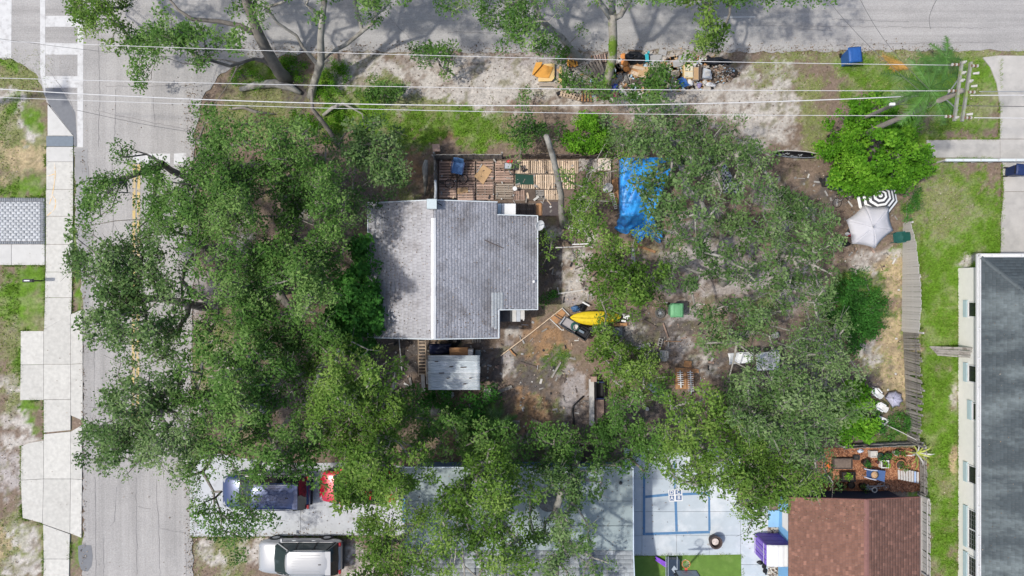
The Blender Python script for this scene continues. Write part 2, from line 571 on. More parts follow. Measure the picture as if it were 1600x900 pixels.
def axis(lo, hi, step):
    a = np.arange(lo, hi + 1e-6, step)
    return np.concatenate([[-260, -120, -60, lo - 12, lo - 4], a, [hi + 4, hi + 12, 60, 120, 260]])


gx = axis(-32, 32, 0.16)
gy = axis(-19, 19, 0.16)
GXX, GYY = np.meshgrid(gx, gy, indexing='ij')
GU = GXX * S + 800
GV = 450 - GYY * S


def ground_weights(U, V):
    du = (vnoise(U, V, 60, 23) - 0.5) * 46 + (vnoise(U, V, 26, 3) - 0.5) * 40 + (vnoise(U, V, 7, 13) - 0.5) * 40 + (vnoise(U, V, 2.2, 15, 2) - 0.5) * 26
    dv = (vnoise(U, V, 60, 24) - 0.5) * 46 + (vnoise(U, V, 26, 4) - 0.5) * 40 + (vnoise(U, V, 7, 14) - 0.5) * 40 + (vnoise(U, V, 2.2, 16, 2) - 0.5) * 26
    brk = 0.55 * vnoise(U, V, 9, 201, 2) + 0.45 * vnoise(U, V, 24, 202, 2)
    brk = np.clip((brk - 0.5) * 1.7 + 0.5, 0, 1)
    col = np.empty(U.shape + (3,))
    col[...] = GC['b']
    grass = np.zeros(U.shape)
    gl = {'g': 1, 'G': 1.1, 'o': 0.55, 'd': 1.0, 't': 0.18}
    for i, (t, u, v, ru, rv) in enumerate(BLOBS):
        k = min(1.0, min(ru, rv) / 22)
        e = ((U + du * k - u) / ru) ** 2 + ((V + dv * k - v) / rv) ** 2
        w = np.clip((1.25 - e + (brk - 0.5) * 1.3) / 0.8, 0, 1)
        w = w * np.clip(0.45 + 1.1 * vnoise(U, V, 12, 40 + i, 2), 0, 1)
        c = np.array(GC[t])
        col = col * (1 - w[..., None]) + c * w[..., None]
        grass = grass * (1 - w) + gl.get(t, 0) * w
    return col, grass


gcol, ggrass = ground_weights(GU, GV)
# patchy thin grass lets the sand show
pt = vnoise(GU, GV, 18, 71)[..., None]
gcol = gcol * (0.80 + 0.40 * vnoise(GU, GV, 6, 90, 2)[..., None])
thin = np.clip((pt - 0.58) / 0.2, 0, 1) * np.clip(ggrass, 0, 1)[..., None] * 0.4
gcol = gcol * (1 - thin) + np.array((0.34, 0.30, 0.20)) * thin
# islands: bare sand inside thin grass, weedy olive and brown crumbs inside the sand
nz1 = 0.6 * vnoise(GU, GV, 11, 301, 3) + 0.4 * vnoise(GU, GV, 3.2, 302, 2)
nz2 = 0.6 * vnoise(GU, GV, 13, 303, 3) + 0.4 * vnoise(GU, GV, 3.2, 304, 2)
w1 = (np.clip((nz1 - 0.56) / 0.07, 0, 1) * np.clip(ggrass, 0, 1) * np.clip(1.25 - ggrass * 1.15, 0, 1))[..., None] * 0.75
gcol = gcol * (1 - w1) + np.array((0.36, 0.315, 0.255)) * w1
w2 = (np.clip((nz2 - 0.55) / 0.07, 0, 1) * np.clip(1 - ggrass * 1.6, 0, 1))[..., None] * 0.65
brown = np.where(vnoise(GU, GV, 40, 305)[..., None] > 0.5, np.array((0.16, 0.15, 0.075)), np.array((0.17, 0.125, 0.09)))
gcol = gcol * (1 - w2) + brown * w2
gz = -0.05 * vnoise(GU, GV, 20, 5)
gv = np.stack([GXX, GYY, gz], -1).reshape(-1, 3)
na, nb = GXX.shape
idx = np.arange(na * nb).reshape(na, nb)
gf = np.stack([idx[:-1, :-1], idx[1:, :-1], idx[1:, 1:], idx[:-1, 1:]], -1).reshape(-1, 4)

mg = bpy.data.materials.new('ground_mix')
mg.use_nodes = True
_n = mg.node_tree.nodes
_l = mg.node_tree.links.new
_at = _n.new('ShaderNodeAttribute')
_at.attribute_name = 'gcol'
_tc = _n.new('ShaderNodeTexCoord')
_t1 = _n.new('ShaderNodeTexNoise')
_t1.inputs['Scale'].default_value = 7
_t1.inputs['Detail'].default_value = 9
_t1.inputs['Roughness'].default_value = 0.75
_l(_tc.outputs['Object'], _t1.inputs['Vector'])
_mr = _n.new('ShaderNodeMapRange')
_mr.inputs[1].default_value = 0.3
_mr.inputs[2].default_value = 0.7
_mr.inputs[3].default_value = 0.58
_mr.inputs[4].default_value = 1.36
_l(_t1.outputs[0], _mr.inputs[0])
_hs = _n.new('ShaderNodeHueSaturation')
_l(_at.outputs['Color'], _hs.inputs['Color'])
_l(_mr.outputs[0], _hs.inputs['Value'])
_b = _n['Principled BSDF']
_b.inputs['Roughness'].default_value = 0.95
_b.inputs['Specular IOR Level'].default_value = 0.1
_l(_hs.outputs[0], _b.inputs['Base Color'])
_bp = _n.new('ShaderNodeBump')
_bp.inputs['Strength'].default_value = 0.7
_bp.inputs['Distance'].default_value = 0.06
_l(_t1.outputs[0], _bp.inputs['Height'])
_l(_bp.outputs[0], _b.inputs['Normal'])
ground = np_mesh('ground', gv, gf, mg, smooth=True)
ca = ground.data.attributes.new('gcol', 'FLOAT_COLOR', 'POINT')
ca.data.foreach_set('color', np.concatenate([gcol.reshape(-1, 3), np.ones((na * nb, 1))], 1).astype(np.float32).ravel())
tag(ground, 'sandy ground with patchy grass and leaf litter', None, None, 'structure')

# masks of the places where no grass or litter lies
NOGROW = [  # rectangles in photo pixels at ground height
    (130, -60, 300, 960), (-40, -60, 1660, 78), (30, 160, 131, 960), (-40, 305, 72, 415), (296, 712, 632, 836), (988, 720, 1232, 960),
    (590, 322, 838, 522), (638, 735, 986, 960), (1240, 765, 1440, 960), (1497, 415, 1660, 960), (1565, 95, 1660, 402), (1535, 90, 1600, 240), (1450, 218, 1600, 250), (672, 244, 968, 318),
]


def free(U, V):
    ok = np.ones(U.shape, bool)
    for a, b, c, d in NOGROW:
        ok &= ~((U > a) & (U < c) & (V > b) & (V < d))
    return ok


# grass blades: nobody could count them
N = 620000
gu = RNG.uniform(-20, 1620, N)
gvv = RNG.uniform(-20, 920, N)
_, gr = ground_weights(gu, gvv)
gr = gr * np.clip(1.5 - 1.3 * vnoise(gu, gvv, 18, 71), 0.1, 1.0)
keep = (RNG.random(N) < gr * 0.85) & free(gu, gvv)
gu, gvv, gr = gu[keep], gvv[keep], gr[keep]
# weeds in the slab joints and along the paving edges
EDG = [(71, 229, 71, 515), (115, 229, 112, 490), (33, 517, 33, 625), (33, 625, 69, 626), (69, 626, 69, 690), (34, 697, 33, 808), (36, 810, 68, 820), (68, 820, 68, 900), (110, 835, 108, 900), (297, 838, 560, 838), (33, 516, 69, 516), (130, 484, 116, 490), (0, 414, 70, 415), (0, 308, 72, 308), (1563, 90, 1562, 216), (1450, 217, 1560, 217), (1452, 247, 1562, 248), (1566, 256, 1564, 400), (1158, 866, 1160, 900), (988, 868, 1157, 866), (1498, 420, 1498, 900), (1440, 350, 1440, 900), (302, 840, 298, 700)]
a1, a2 = [], []
for x0, y0, x1, y1 in EDG:
    m_ = int(math.hypot(x1 - x0, y1 - y0) * 5)
    t_ = RNG.random(m_)
    ok_ = vnoise(x0 + (x1 - x0) * t_, y0 + (y1 - y0) * t_, 14, 61, 2) > 0.42
    t_ = t_[ok_]
    a1.append(x0 + (x1 - x0) * t_ + RNG.normal(0, 1.3, len(t_)))
    a2.append(y0 + (y1 - y0) * t_ + RNG.normal(0, 1.3, len(t_)))
a1, a2 = np.concatenate(a1), np.concatenate(a2)
gu, gvv, gr = np.concatenate([gu, a1]), np.concatenate([gvv, a2]), np.concatenate([gr, np.full(len(a1), 0.8)])
n = len(gu)
ang = RNG.uniform(0, 6.283, n)
hgt = RNG.uniform(0.035, 0.11, n) * (0.7 + 0.5 * gr)
lean = RNG.uniform(0.04, 0.13, n)
wd = RNG.uniform(0.012, 0.028, n)
bx, by = (gu - 800) / S, (450 - gvv) / S
dx, dy = np.cos(ang), np.sin(ang)
v0 = np.stack([bx - dy * wd, by + dx * wd, np.full(n, -0.03)], -1)
v1 = np.stack([bx + dy * wd, by - dx * wd, np.full(n, -0.03)], -1)
v2 = np.stack([bx + dx * lean, by + dy * lean, hgt], -1)
gverts = np.stack([v0, v1, v2], 1).reshape(-1, 3)
gfaces = np.arange(n * 3).reshape(-1, 3)
M_GRASS = leafmat('grass_blade', (0.08, 0.16, 0.014), (0.145, 0.255, 0.028), (0.34, 0.34, 0.13), 0.2)
dry = np.clip(0.42 + 0.5 * (1 - gr) + 0.5 * (vnoise(gu, gvv, 30, 8) - 0.5) + RNG.normal(0, 0.16, n), 0, 1)
gs = np_mesh('grass', gverts, gfaces, M_GRASS, tint=dry)
tag(gs, 'short patchy grass on the verges and lawns', 'grass', None, 'stuff')

# fallen leaves, twigs and pebbles on the bare soil
N = 60000
lu = RNG.uniform(-10, 1610, N)
lv = RNG.uniform(75, 910, N)
_, gr2 = ground_weights(lu, lv)
keep = free(lu, lv) & (RNG.random(N) < 0.55) & (gr2 < 0.7)
lu, lv = lu[keep], lv[keep]
# drifted onto the asphalt edges, pavements, driveway and court
eu = np.concatenate([RNG.normal(300, 7, 1500), RNG.uniform(300, 1500, 2200), RNG.normal(131, 3, 500), RNG.uniform(132, 300, 160), RNG.uniform(300, 630, 350), RNG.uniform(300, 560, 350), RNG.uniform(990, 1200, 90), RNG.uniform(36, 128, 50)])
ev = np.concatenate([RNG.uniform(130, 900, 1500), RNG.normal(78, 6, 2200), RNG.uniform(230, 900, 500), RNG.uniform(60, 900, 160), RNG.uniform(715, 838, 350), RNG.normal(836, 4, 350), RNG.uniform(730, 860, 90), RNG.uniform(230, 900, 50)])
lift_edge = np.concatenate([np.full(len(lu), 0.012), np.full(len(eu), 0.05)])
lu, lv = np.concatenate([lu, eu]), np.concatenate([lv, ev])
n = len(lu)
a = RNG.uniform(0, 6.283, n)
ll = RNG.uniform(0.015, 0.05, n)
lw = ll * RNG.uniform(0.25, 0.8, n)
cx, cy = (lu - 800) / S, (450 - lv) / S
ex = np.stack([np.cos(a) * ll, np.sin(a) * ll, RNG.normal(0, 0.012, n)], -1)
ey = np.stack([-np.sin(a) * lw, np.cos(a) * lw, RNG.normal(0, 0.012, n)], -1)
c = np.stack([cx, cy, lift_edge], -1)
lverts = np.stack([c - ex, c + ey, c + ex, c - ey], 1).reshape(-1, 3)
M_LITTER = leafmat('leaf_litter', (0.05, 0.036, 0.025), (0.19, 0.125, 0.07), (0.46, 0.40, 0.33), 0.0)
ls = np_mesh('leaf_litter', lverts, np.arange(n * 4).reshape(-1, 4), M_LITTER, tint=np.clip(RNG.beta(1.2, 1.2, n), 0, 1))
tag(ls, 'fallen leaves and small pale debris on the bare soil', 'leaf litter', None, 'stuff')

# ------------------------------------------------------------------ roads
rd = MB()
# L shaped asphalt, with slightly ragged edges
def ragged(pts, amp=2.0, step=14):
    out = []
    for i in range(len(pts)):
        (x0, y0), (x1, y1) = pts[i], pts[(i + 1) % len(pts)]
        L_ = math.hypot(x1 - x0, y1 - y0)
        k = max(1, int(L_ / step))
        for j in range(k):
            t = j / k
            q = random.uniform(-amp, amp) if 0 < j else 0
            out.append((x0 + (x1 - x0) * t - (y1 - y0) / L_ * q, y0 + (y1 - y0) * t + (x1 - x0) / L_ * q))
    return out


edge_r = [(302, 960), (300, 840), (297, 700), (300, 560), (303, 420), (302, 250), (306, 200), (318, 150), (345, 115), (400, 92), (470, 84), (560, 80), (820, 82), (1000, 78), (1200, 82), (1300, 80), (1660, 78)]
road_poly = [(130, 960), (130, 480), (118, 340), (117, 228), (73, 160), (60, 120), (20, 92), (-80, 88), (-80, -700), (1660, -700)] + edge_r[::-1]
rp = MB()
pp = polyP(ragged(road_poly, 2.4, 7))
rp.add([(x, y, 0.014) for x, y in pp], [tuple(range(len(pp)))])
a_ = sum(pp[i][0] * pp[(i + 1) % len(pp)][1] - pp[(i + 1) % len(pp)][0] * pp[i][1] for i in range(len(pp)))
if a_ < 0:
    rp.f = [tuple(reversed(f)) for f in rp.f]
road = rp.build('road', M_ASPH, origin=(0, 0, 0))
tag(road, 'grey asphalt street corner', None, None, 'structure')
# wheel tracks and weathering run along each street
_nt = M_ASPH.node_tree
_nn, _ll = _nt.nodes, _nt.links.new
_bs = _nn['Principled BSDF']
_prev = _bs.inputs['Base Color'].links[0].from_socket
_tc = _nn['Texture Coordinate']
_sep = _nn.new('ShaderNodeSeparateXYZ')
_ll(_tc.outputs['Object'], _sep.inputs[0])
_ms = _nn.new('ShaderNodeMapRange')
_ms.inputs[1].default_value = 12.0
_ms.inputs[2].default_value = 14.0
_ll(_sep.outputs['Y'], _ms.inputs[0])
_fa = []
for _sc in ((1.5, 0.05, 1), (0.05, 1.5, 1)):
    _mp = _nn.new('ShaderNodeMapping')
    _mp.inputs['Scale'].default_value = _sc
    _ll(_tc.outputs['Object'], _mp.inputs[0])
    _tx = _nn.new('ShaderNodeTexNoise')
    _tx.inputs['Scale'].default_value = 1.0
    _tx.inputs['Detail'].default_value = 6
    _tx.inputs['Roughness'].default_value = 0.7
    _ll(_mp.outputs[0], _tx.inputs['Vector'])
    _fa.append(_tx.outputs[0])
_mx = _nn.new('ShaderNodeMix')
_ll(_ms.outputs[0], _mx.inputs[0])
_ll(_fa[0], _mx.inputs[2])
_ll(_fa[1], _mx.inputs[3])
_mv = _nn.new('ShaderNodeMapRange')
_mv.inputs[1].default_value = 0.3
_mv.inputs[2].default_value = 0.7
_mv.inputs[3].default_value = 0.82
_mv.inputs[4].default_value = 1.16
_ll(_mx.outputs[0], _mv.inputs[0])
_h2 = _nn.new('ShaderNodeHueSaturation')
_ll(_prev, _h2.inputs['Color'])
_ll(_mv.outputs[0], _h2.inputs['Value'])
_ll(_h2.outputs[0], _bs.inputs['Base Color'])


def sheet(name, poly, z, m, parent, th=0.004):
    return MB().prism(polyP(poly), z - th, z, 0).build(name, m, parent)


for pl in [
    [(0, -40), (19, -40), (18, 91), (0, 90)],
    [(63, -60), (71, -60), (71, 150), (63, 115)],
    [(122, -60), (131, -60), (130, 230), (121, 230)],
]:
    sheet('crosswalk_line', pl, 0.020, M_PAINT, road)
for v0, v1 in ((-20, -2), (25, 42), (68, 85.5), (119, 137)):
    sheet('crosswalk_bar', [(71.3, v0), (121.7, v0), (121.7, v1), (71.3, v1)], 0.019, M_PAINT, road)
sheet('stop_line', [(208, 240), (266, 240), (266, 257), (208, 254)], 0.020, M_PAINT, road)
sheet('stop_line', [(272, 240), (292, 239), (290, 256), (272, 257)], 0.020, M_PAINT, road)
for x in (207.6, 214.8):
    sheet('centre_line', [(x, 257), (x + 4.6, 257), (x + 2.6, 662), (x - 2.0, 662)], 0.020, M_YEL, road)
sheet('worn_line', [(1131, 26), (1180, 25.5), (1180, 27.5), (1131, 28)], 0.020, M_PAINT, road)
# darker repair patches and the gutter strip
sheet('repair_patch', ragged([(122, 853), (131, 850), (143, 852), (145, 868), (143, 885), (137, 893), (128, 891), (123, 875)], 0.8, 6), 0.022, M_ASPH_D, road)
sheet('repair_patch', [(71.5, 137.5), (95, 137.5), (118, 176), (121, 229), (116, 229), (116, 213), (77, 163), (71.5, 150)], 0.0185, M_ASPH_D, road)
sheet('gutter_strip', ragged([(118, 232), (137, 232), (140, 340), (139, 480), (131, 480), (119, 330)], 1.0, 20), 0.018, mat('gutter_asphalt', (0.27, 0.265, 0.26), 0.9, 0.15, 2), road)


def crack(pts, w=0.016, m=M_CRACK, wig=1.0):
    out = []
    for (x0, y0), (x1, y1) in zip(pts[:-1], pts[1:]):
        L_ = math.hypot(x1 - x0, y1 - y0)
        k = max(2, int(L_ / 7))
        for j in range(k):
            t = j / k
            out.append((x0 + (x1 - x0) * t + random.uniform(-wig, wig), y0 + (y1 - y0) * t + random.uniform(-wig, wig)))
    out.append(pts[-1])
    w3 = [P(*q) for q in out]
    mb = MB()
    vs = []
    for i, p in enumerate(w3):
        d = (w3[min(i + 1, len(w3) - 1)] - w3[max(i - 1, 0)])
        nrm = Vector((-d.y, d.x, 0)).normalized() * w * random.uniform(0.3, 1)
        vs += [(p.x + nrm.x, p.y + nrm.y, 0.0215), (p.x - nrm.x, p.y - nrm.y, 0.0215)]
    mb.add(vs, [(2 * i, 2 * i + 1, 2 * i + 3, 2 * i + 2) for i in range(len(w3) - 1)])
    return mb.build('crack', m, road)


for c_ in [
    [(180, 140), (181, 185), (178, 230)], [(154, 50), (156, 120), (154, 230)], [(176, 250), (178, 330), (176, 380)], [(165, 135), (300, 134)], [(182, 760), (180, 815), (172, 822)],
    [(213, 745), (214, 900)], [(244, 748), (248, 820), (250, 900)], [(149, 745), (150, 900)], [(163, 840), (162, 900)], [(150, 172), (200, 184), (300, 204)], [(240, 150), (242, 200)],
    [(216, 792), (236, 795)], [(250, 826), (288, 832)], [(290, 850), (292, 900)], [(147, 500), (148, 640)], [(600, 20), (640, 60)], [(1300, 30), (1420, 34)], [(1180, 40), (1560, 44)], [(200, 90), (220, 90)],
    [(75, 110), (95, 135), (112, 160), (117, 190)], [(1310, 70), (1560, 66)], [(1250, 45), (1300, 48)], [(139, 260), (141, 330)], [(700, 50), (780, 52)],
]:
    crack(c_)

# ------------------------------------------------------------------ pavements and driveways
side = tag(thing('sidewalk', 'pale concrete pavement along the left street', None), kind='structure')
SLABS = [
    [(75, 163), (115, 212.5), (75, 212.5)], [(73, 229.5), (115, 229.5), (115, 253), (73, 253)], [(73, 253), (115, 253), (115, 296), (73, 296)],
    [(72.5, 296), (115, 296), (115, 338), (72.5, 338)], [(72.5, 338), (114.5, 338), (114.5, 382), (72.5, 382)], [(72, 382), (114, 382), (113.5, 425), (72, 425)],
    [(71.5, 425), (113.5, 425), (113, 465), (71, 465)], [(71, 465), (113, 465), (112, 491), (69.5, 515)],
    [(33, 517), (69, 517), (69, 569.5), (33, 570)], [(33, 570), (69, 569.5), (69, 625), (32, 625)], [(69, 515), (111, 491), (111, 569), (69, 569)],
    [(69, 569), (111, 569), (111, 624), (69, 624)], [(111, 491), (130, 483), (130, 568), (111, 569)], [(111, 569), (130, 568), (130, 657), (118, 652), (111, 649)],
    [(69, 624), (111, 624), (111, 672), (69, 676)], [(34, 697), (45, 692), (69, 688), (69, 748), (33, 750)], [(33, 750), (69, 748), (67, 817), (36, 809)],
    [(69, 678), (111, 674), (111, 748), (69, 748)], [(69, 748), (111, 748), (110, 833), (67, 818)], [(111, 674), (129, 664), (129, 749), (111, 748)],
    [(111, 748), (129, 749), (128, 840), (110, 833)], [(68, 819), (110, 834), (109, 873), (69, 873)], [(69, 873), (109, 873), (108, 935), (68, 935)],
]
for q in SLABS:
    cu = sum(a for a, b in q) / len(q)
    cv = sum(b for a, b in q) / len(q)
    qq = [(cu + (a - cu) * (1 - 0.3 / max(8, abs(a - cu) + 1)), cv + (b - cv) * (1 - 0.3 / max(8, abs(b - cv) + 1))) for a, b in q]
    MB().prism(polyP(qq), -0.05, 0.045 + random.uniform(-0.004, 0.004)).build('slab', M_CONC if q[0][1] > 240 else M_CONC_W, side)
MB().prism(rectP(73.3, 213, 115, 229), -0.05, 0.052).build('tactile_pad', M_TACT, side)
# faded orange utility spray marks on the pavement
mk = MB()
M_SPRAY = mat('spray_paint', (0.66, 0.46, 0.22), 0.9, 0.2, 30, col2=(0.60, 0.575, 0.53), c2scale=6, c2lo=0.45, c2hi=0.6)
for pts in ([(86, 255), (87.5, 272), (85, 292), (83, 303), (81, 310), (78, 319)], [(83, 306), (87, 311), (88, 319), (86, 327), (81, 332), (75, 337)], [(74, 275), (80, 274), (86, 272)]):
    w3 = [P(*q) for q in pts]
    vs = []
    for i, p in enumerate(w3):
        d = w3[min(i + 1, len(w3) - 1)] - w3[max(i - 1, 0)]
        nn = Vector((-d.y, d.x, 0)).normalized() * 0.026
        vs += [(p.x + nn.x, p.y + nn.y, 0.054), (p.x - nn.x, p.y - nn.y, 0.054)]
    mk.add(vs, [(2 * i, 2 * i + 1, 2 * i + 3, 2 * i + 2) for i in range(len(w3) - 1)])
mk.build('spray_mark', M_SPRAY, side)


def tile_field(name, u0, v0, u1, v1, tw, th, z0, z1, m, parent, gap=0.003, bond=True, jit=0.004, kind='stuff', skip=None, vertical=False):
    """individually edged pavers joined into one part"""
    a, b = P(u0, v1), P(u1, v0)
    vs = []
    ti = []
    y = a.y
    row = 0
    while y < b.y - 0.01:
        h = min(th, b.y - y)
        x = a.x - (tw / 2 if bond and row % 2 else 0)
        while x < b.x - 0.01:
            xa, xb = max(x, a.x), min(x + tw, b.x)
            if xb - xa > 0.03:
                zz = z1 + random.uniform(-jit, jit)
                g = gap / 2
                vs.append([(xa + g, y + g, z0), (xb - g, y + g, z0), (xb - g, y + h - g, z0), (xa + g, y + h - g, z0), (xa + g, y + g, zz), (xb - g, y + g, zz), (xb - g, y + h - g, zz), (xa + g, y + h - g, zz)])
                ti.append(random.uniform(0.9, 1.1))
            x += tw
        y += th
        row += 1
    vs = np.array(vs)
    k = len(vs)
    base = np.array([(4, 5, 6, 7), (0, 1, 5, 4), (1, 2, 6, 5), (2, 3, 7, 6), (3, 0, 4, 7)])
    fs = (base[None] + (np.arange(k) * 8)[:, None, None]).reshape(-1, 4)
    return np_mesh(name, vs.reshape(-1, 3), fs, m, parent, tint=np.repeat(np.array(ti), 5), kind=kind)


pav = tag(thing('paver_driveway', 'grey block paved driveway with darker border', None), kind='structure')
M_PAVER = mat('grey_paver', (0.42, 0.43, 0.44), 0.9, 0.1, 4, 0.2, 40, alpha_tint=True)
M_PAVER_D = mat('dark_paver', (0.20, 0.21, 0.225), 0.9, 0.1, 4, 0.2, 40, alpha_tint=True)
tile_field('pavers', -40, 315.5, 64.5, 377, 0.30, 0.15, -0.04, 0.045, M_PAVER, pav)
tile_field('border_pavers', -40, 309, 71, 315.2, 0.12, 0.22, -0.04, 0.043, M_PAVER_D, pav, bond=False)
tile_field('border_pavers', -40, 377.3, 71, 381.5, 0.12, 0.15, -0.04, 0.043, M_PAVER_D, pav, bond=False)
tile_field('border_pavers', 64.8, 315.5, 71, 377, 0.22, 0.12, -0.04, 0.043, M_PAVER_D, pav, bond=False)
for a_, b_ in ((-40, 18.3), (19, 70.5)):
    MB().prism(rectP(a_, 382, b_, 414), -0.05, 0.048).build('slab', M_CONC_W, pav)

# cars' concrete driveway at the lower left, with stains
drv = tag(thing('driveway', 'stained pale concrete driveway under the parked cars', None), kind='structure')
for q in ([(297, 712), (345, 709), (378, 716), (382, 772), (297, 770)], [(297, 770), (382, 772), (382, 838), (297, 838)], [(378, 716), (470, 724), (470, 774), (382, 772)], [(382, 772), (470, 774), (470, 837), (382, 838)],
          [(470, 724), (560, 722), (560, 776), (470, 774)], [(470, 774), (560, 776), (559, 836), (470, 837)], [(560, 722), (634, 728), (634, 778), (560, 776)], [(560, 776), (634, 778), (634, 836), (559, 836)]):
    cu = sum(a for a, b in q) / 4 if len(q) == 4 else 340
    MB().prism(polyP([(a + (0.25 if a < cu else -0.25), b) for a, b in q]), -0.05, 0.035 + random.uniform(-0.003, 0.003)).build('slab', mat('drive_concrete', (0.43, 0.445, 0.46), 0.9, 0.1, 2, 0.15, 50, orand=0.04, col2=(0.31, 0.31, 0.305), c2scale=1.5, c2lo=0.56, c2hi=0.7), drv)

# concrete at the right edge
rdw = tag(thing('right_driveway', 'worn concrete driveway at the right edge', None), kind='structure')
MB().prism(polyP([(1535, 90), (1560, 87), (1660, 88), (1660, 217), (1562, 217), (1563, 170), (1557, 130), (1547, 105)]), -0.05, 0.035).build('slab', M_CONC_G, rdw)
for q in ([(1447, 219), (1508, 218), (1508, 246), (1452, 246)], [(1508, 218), (1561.5, 218), (1561.5, 247), (1508, 246)], [(1562, 217.5), (1660, 217.5), (1660, 299), (1568, 299), (1566, 256), (1562, 247)], [(1568, 299.6), (1660, 299.6), (1660, 420), (1563, 420), (1564, 340)]):
    MB().prism(polyP([(a + 0.3, b + 0.3) for a, b in q]), -0.05, 0.033 + random.uniform(-0.004, 0.004)).build('slab', M_CONC_G, rdw)

# play court
court = tag(thing('court', 'pale blue concrete play court', None), kind='structure')
for u0, u1 in ((975, 1003), (1003, 1057), (1057, 1108), (1108, 1157)):
    for v0, v1 in ((700, 748), (748, 799), (799, 836), (836, 868)):
        MB().prism(rectP(u0 + 0.22, v0 + 0.22, u1 - 0.22, v1 - 0.22), -0.05, 0.03 + random.uniform(-0.002, 0.002)).build('slab', M_COURT, court)
for v0, v1 in ((790, 842), (842, 882), (882, 940)):
    MB().prism(rectP(1157.3, v0 + 0.25, 1200, v1 - 0.25), -0.05, 0.03 + random.uniform(-0.002, 0.002)).build('slab', M_COURT, court)
M_LINE = mat('blue_line_paint', (0.085, 0.19, 0.34), 0.8, 0.12, 8)
for q in ([(1004.5, 740), (1008, 740), (1008, 836), (1004, 836)], [(1008.2, 832), (1109, 829), (1109, 833), (1008.2, 836)], [(1106, 768), (1109, 768), (1110, 828.8), (1106.5, 828.8)],
          [(1008.2, 774), (1044, 770.5), (1044, 774.5), (1008.2, 778)], [(1066, 770), (1105.8, 768.5), (1105.8, 772), (1066, 774)], [(1052, 720), (1055, 720), (1055.5, 764), (1052.5, 764)], [(1053.5, 783.5), (1057.5, 783.5), (1059, 830), (1055, 830.2)]):
    MB().prism(polyP(q), 0.033, 0.0375).build('court_line', M_LINE, court)
# painted four square emblem with letters D C A B
em = MB().prism(polyP([(1044, 765), (1065.5, 764), (1066.5, 782.5), (1045, 783.5)]), 0.034, 0.040).build('court_emblem', M_WHITE, court)
for q, ch in (((1045.6, 766, 1052.6, 772.6), 'D'), ((1055.2, 765.3, 1064, 772), 'C'), ((1046, 774.2, 1053, 781.8), 'A'), ((1056, 773.8, 1064.8, 781), 'B')):
    MB().prism(rectP(*q), 0.041, 0.0445).build('emblem_square', mat('emblem_navy', (0.10, 0.15, 0.27), 0.8, 0.1), em)
    fc = bpy.data.curves.new('letter', 'FONT')
    fc.body = ch
    fc.size = 0.27
    fc.extrude = 0.002
    fc.offset = 0.006
    fc.align_x = 'CENTER'
    fc.align_y = 'CENTER'
    fc.materials.append(M_WHITE)
    fo = bpy.data.objects.new('letter', fc)
    COL.objects.link(fo)
    fo.parent = em
    fo.location = (*P((q[0] + q[2]) / 2, (q[1] + q[3]) / 2)[:2], 0.048)

turf = MB().prism(polyP([(990, 868.5), (1157.5, 866), (1159, 960), (992, 960)]), -0.03, 0.038).build('turf', mat('artificial_turf', (0.11, 0.20, 0.035), 0.95, 0.14, 3, 0.5, 90, col2=(0.14, 0.23, 0.05), c2scale=1.0))
tag(turf, 'rectangle of artificial green turf beside the court', None, None, 'structure')
blue_pad = MB().prism(polyP([(1200, 797), (1236, 797), (1236, 823), (1200, 823)]), -0.05, 0.09).build('step', mat('blue_deck_paint', (0.25, 0.45, 0.66), 0.7, 0.08), court)
MB().prism(polyP([(1216, 883), (1238, 883), (1238, 960), (1216, 960)]), -0.05, 0.08).build('step', mat('blue_deck_paint2', (0.25, 0.50, 0.70), 0.7, 0.08), court)
# pebble beds
pb = MB()
rg = random.Random(5)
for box in ((1199, 824, 1217, 836, 90), (1199, 883, 1215, 935, 200)):
    for _ in range(box[4]):
        p = P(rg.uniform(box[0], box[2]), rg.uniform(box[1], box[3]))
        d = rg.uniform(0.05, 0.13)
        pb.blob((p.x, p.y, 0.04), (d, d * rg.uniform(0.6, 1), d * 0.7), 0.1, 6, 4, rg.randint(0, 999))
pbo = pb.build('pebbles', mat('cream_pebble', (0.52, 0.48, 0.41), 0.85, 0.25, 8), origin=(0, 0, 0))
tag(pbo, 'cream pebbles beside the purple storage box', 'pebbles', None, 'stuff')
# ------------------------------------------------------------------ shingled roofs
def inpoly(x, y, poly):
    r = False
    j = len(poly) - 1
    for i in range(len(poly)):
        if (poly[i][1] > y) != (poly[j][1] > y) and x < (poly[j][0] - poly[i][0]) * (y - poly[i][1]) / (poly[j][1] - poly[i][1]) + poly[i][0]:
            r = not r
        j = i
    return r


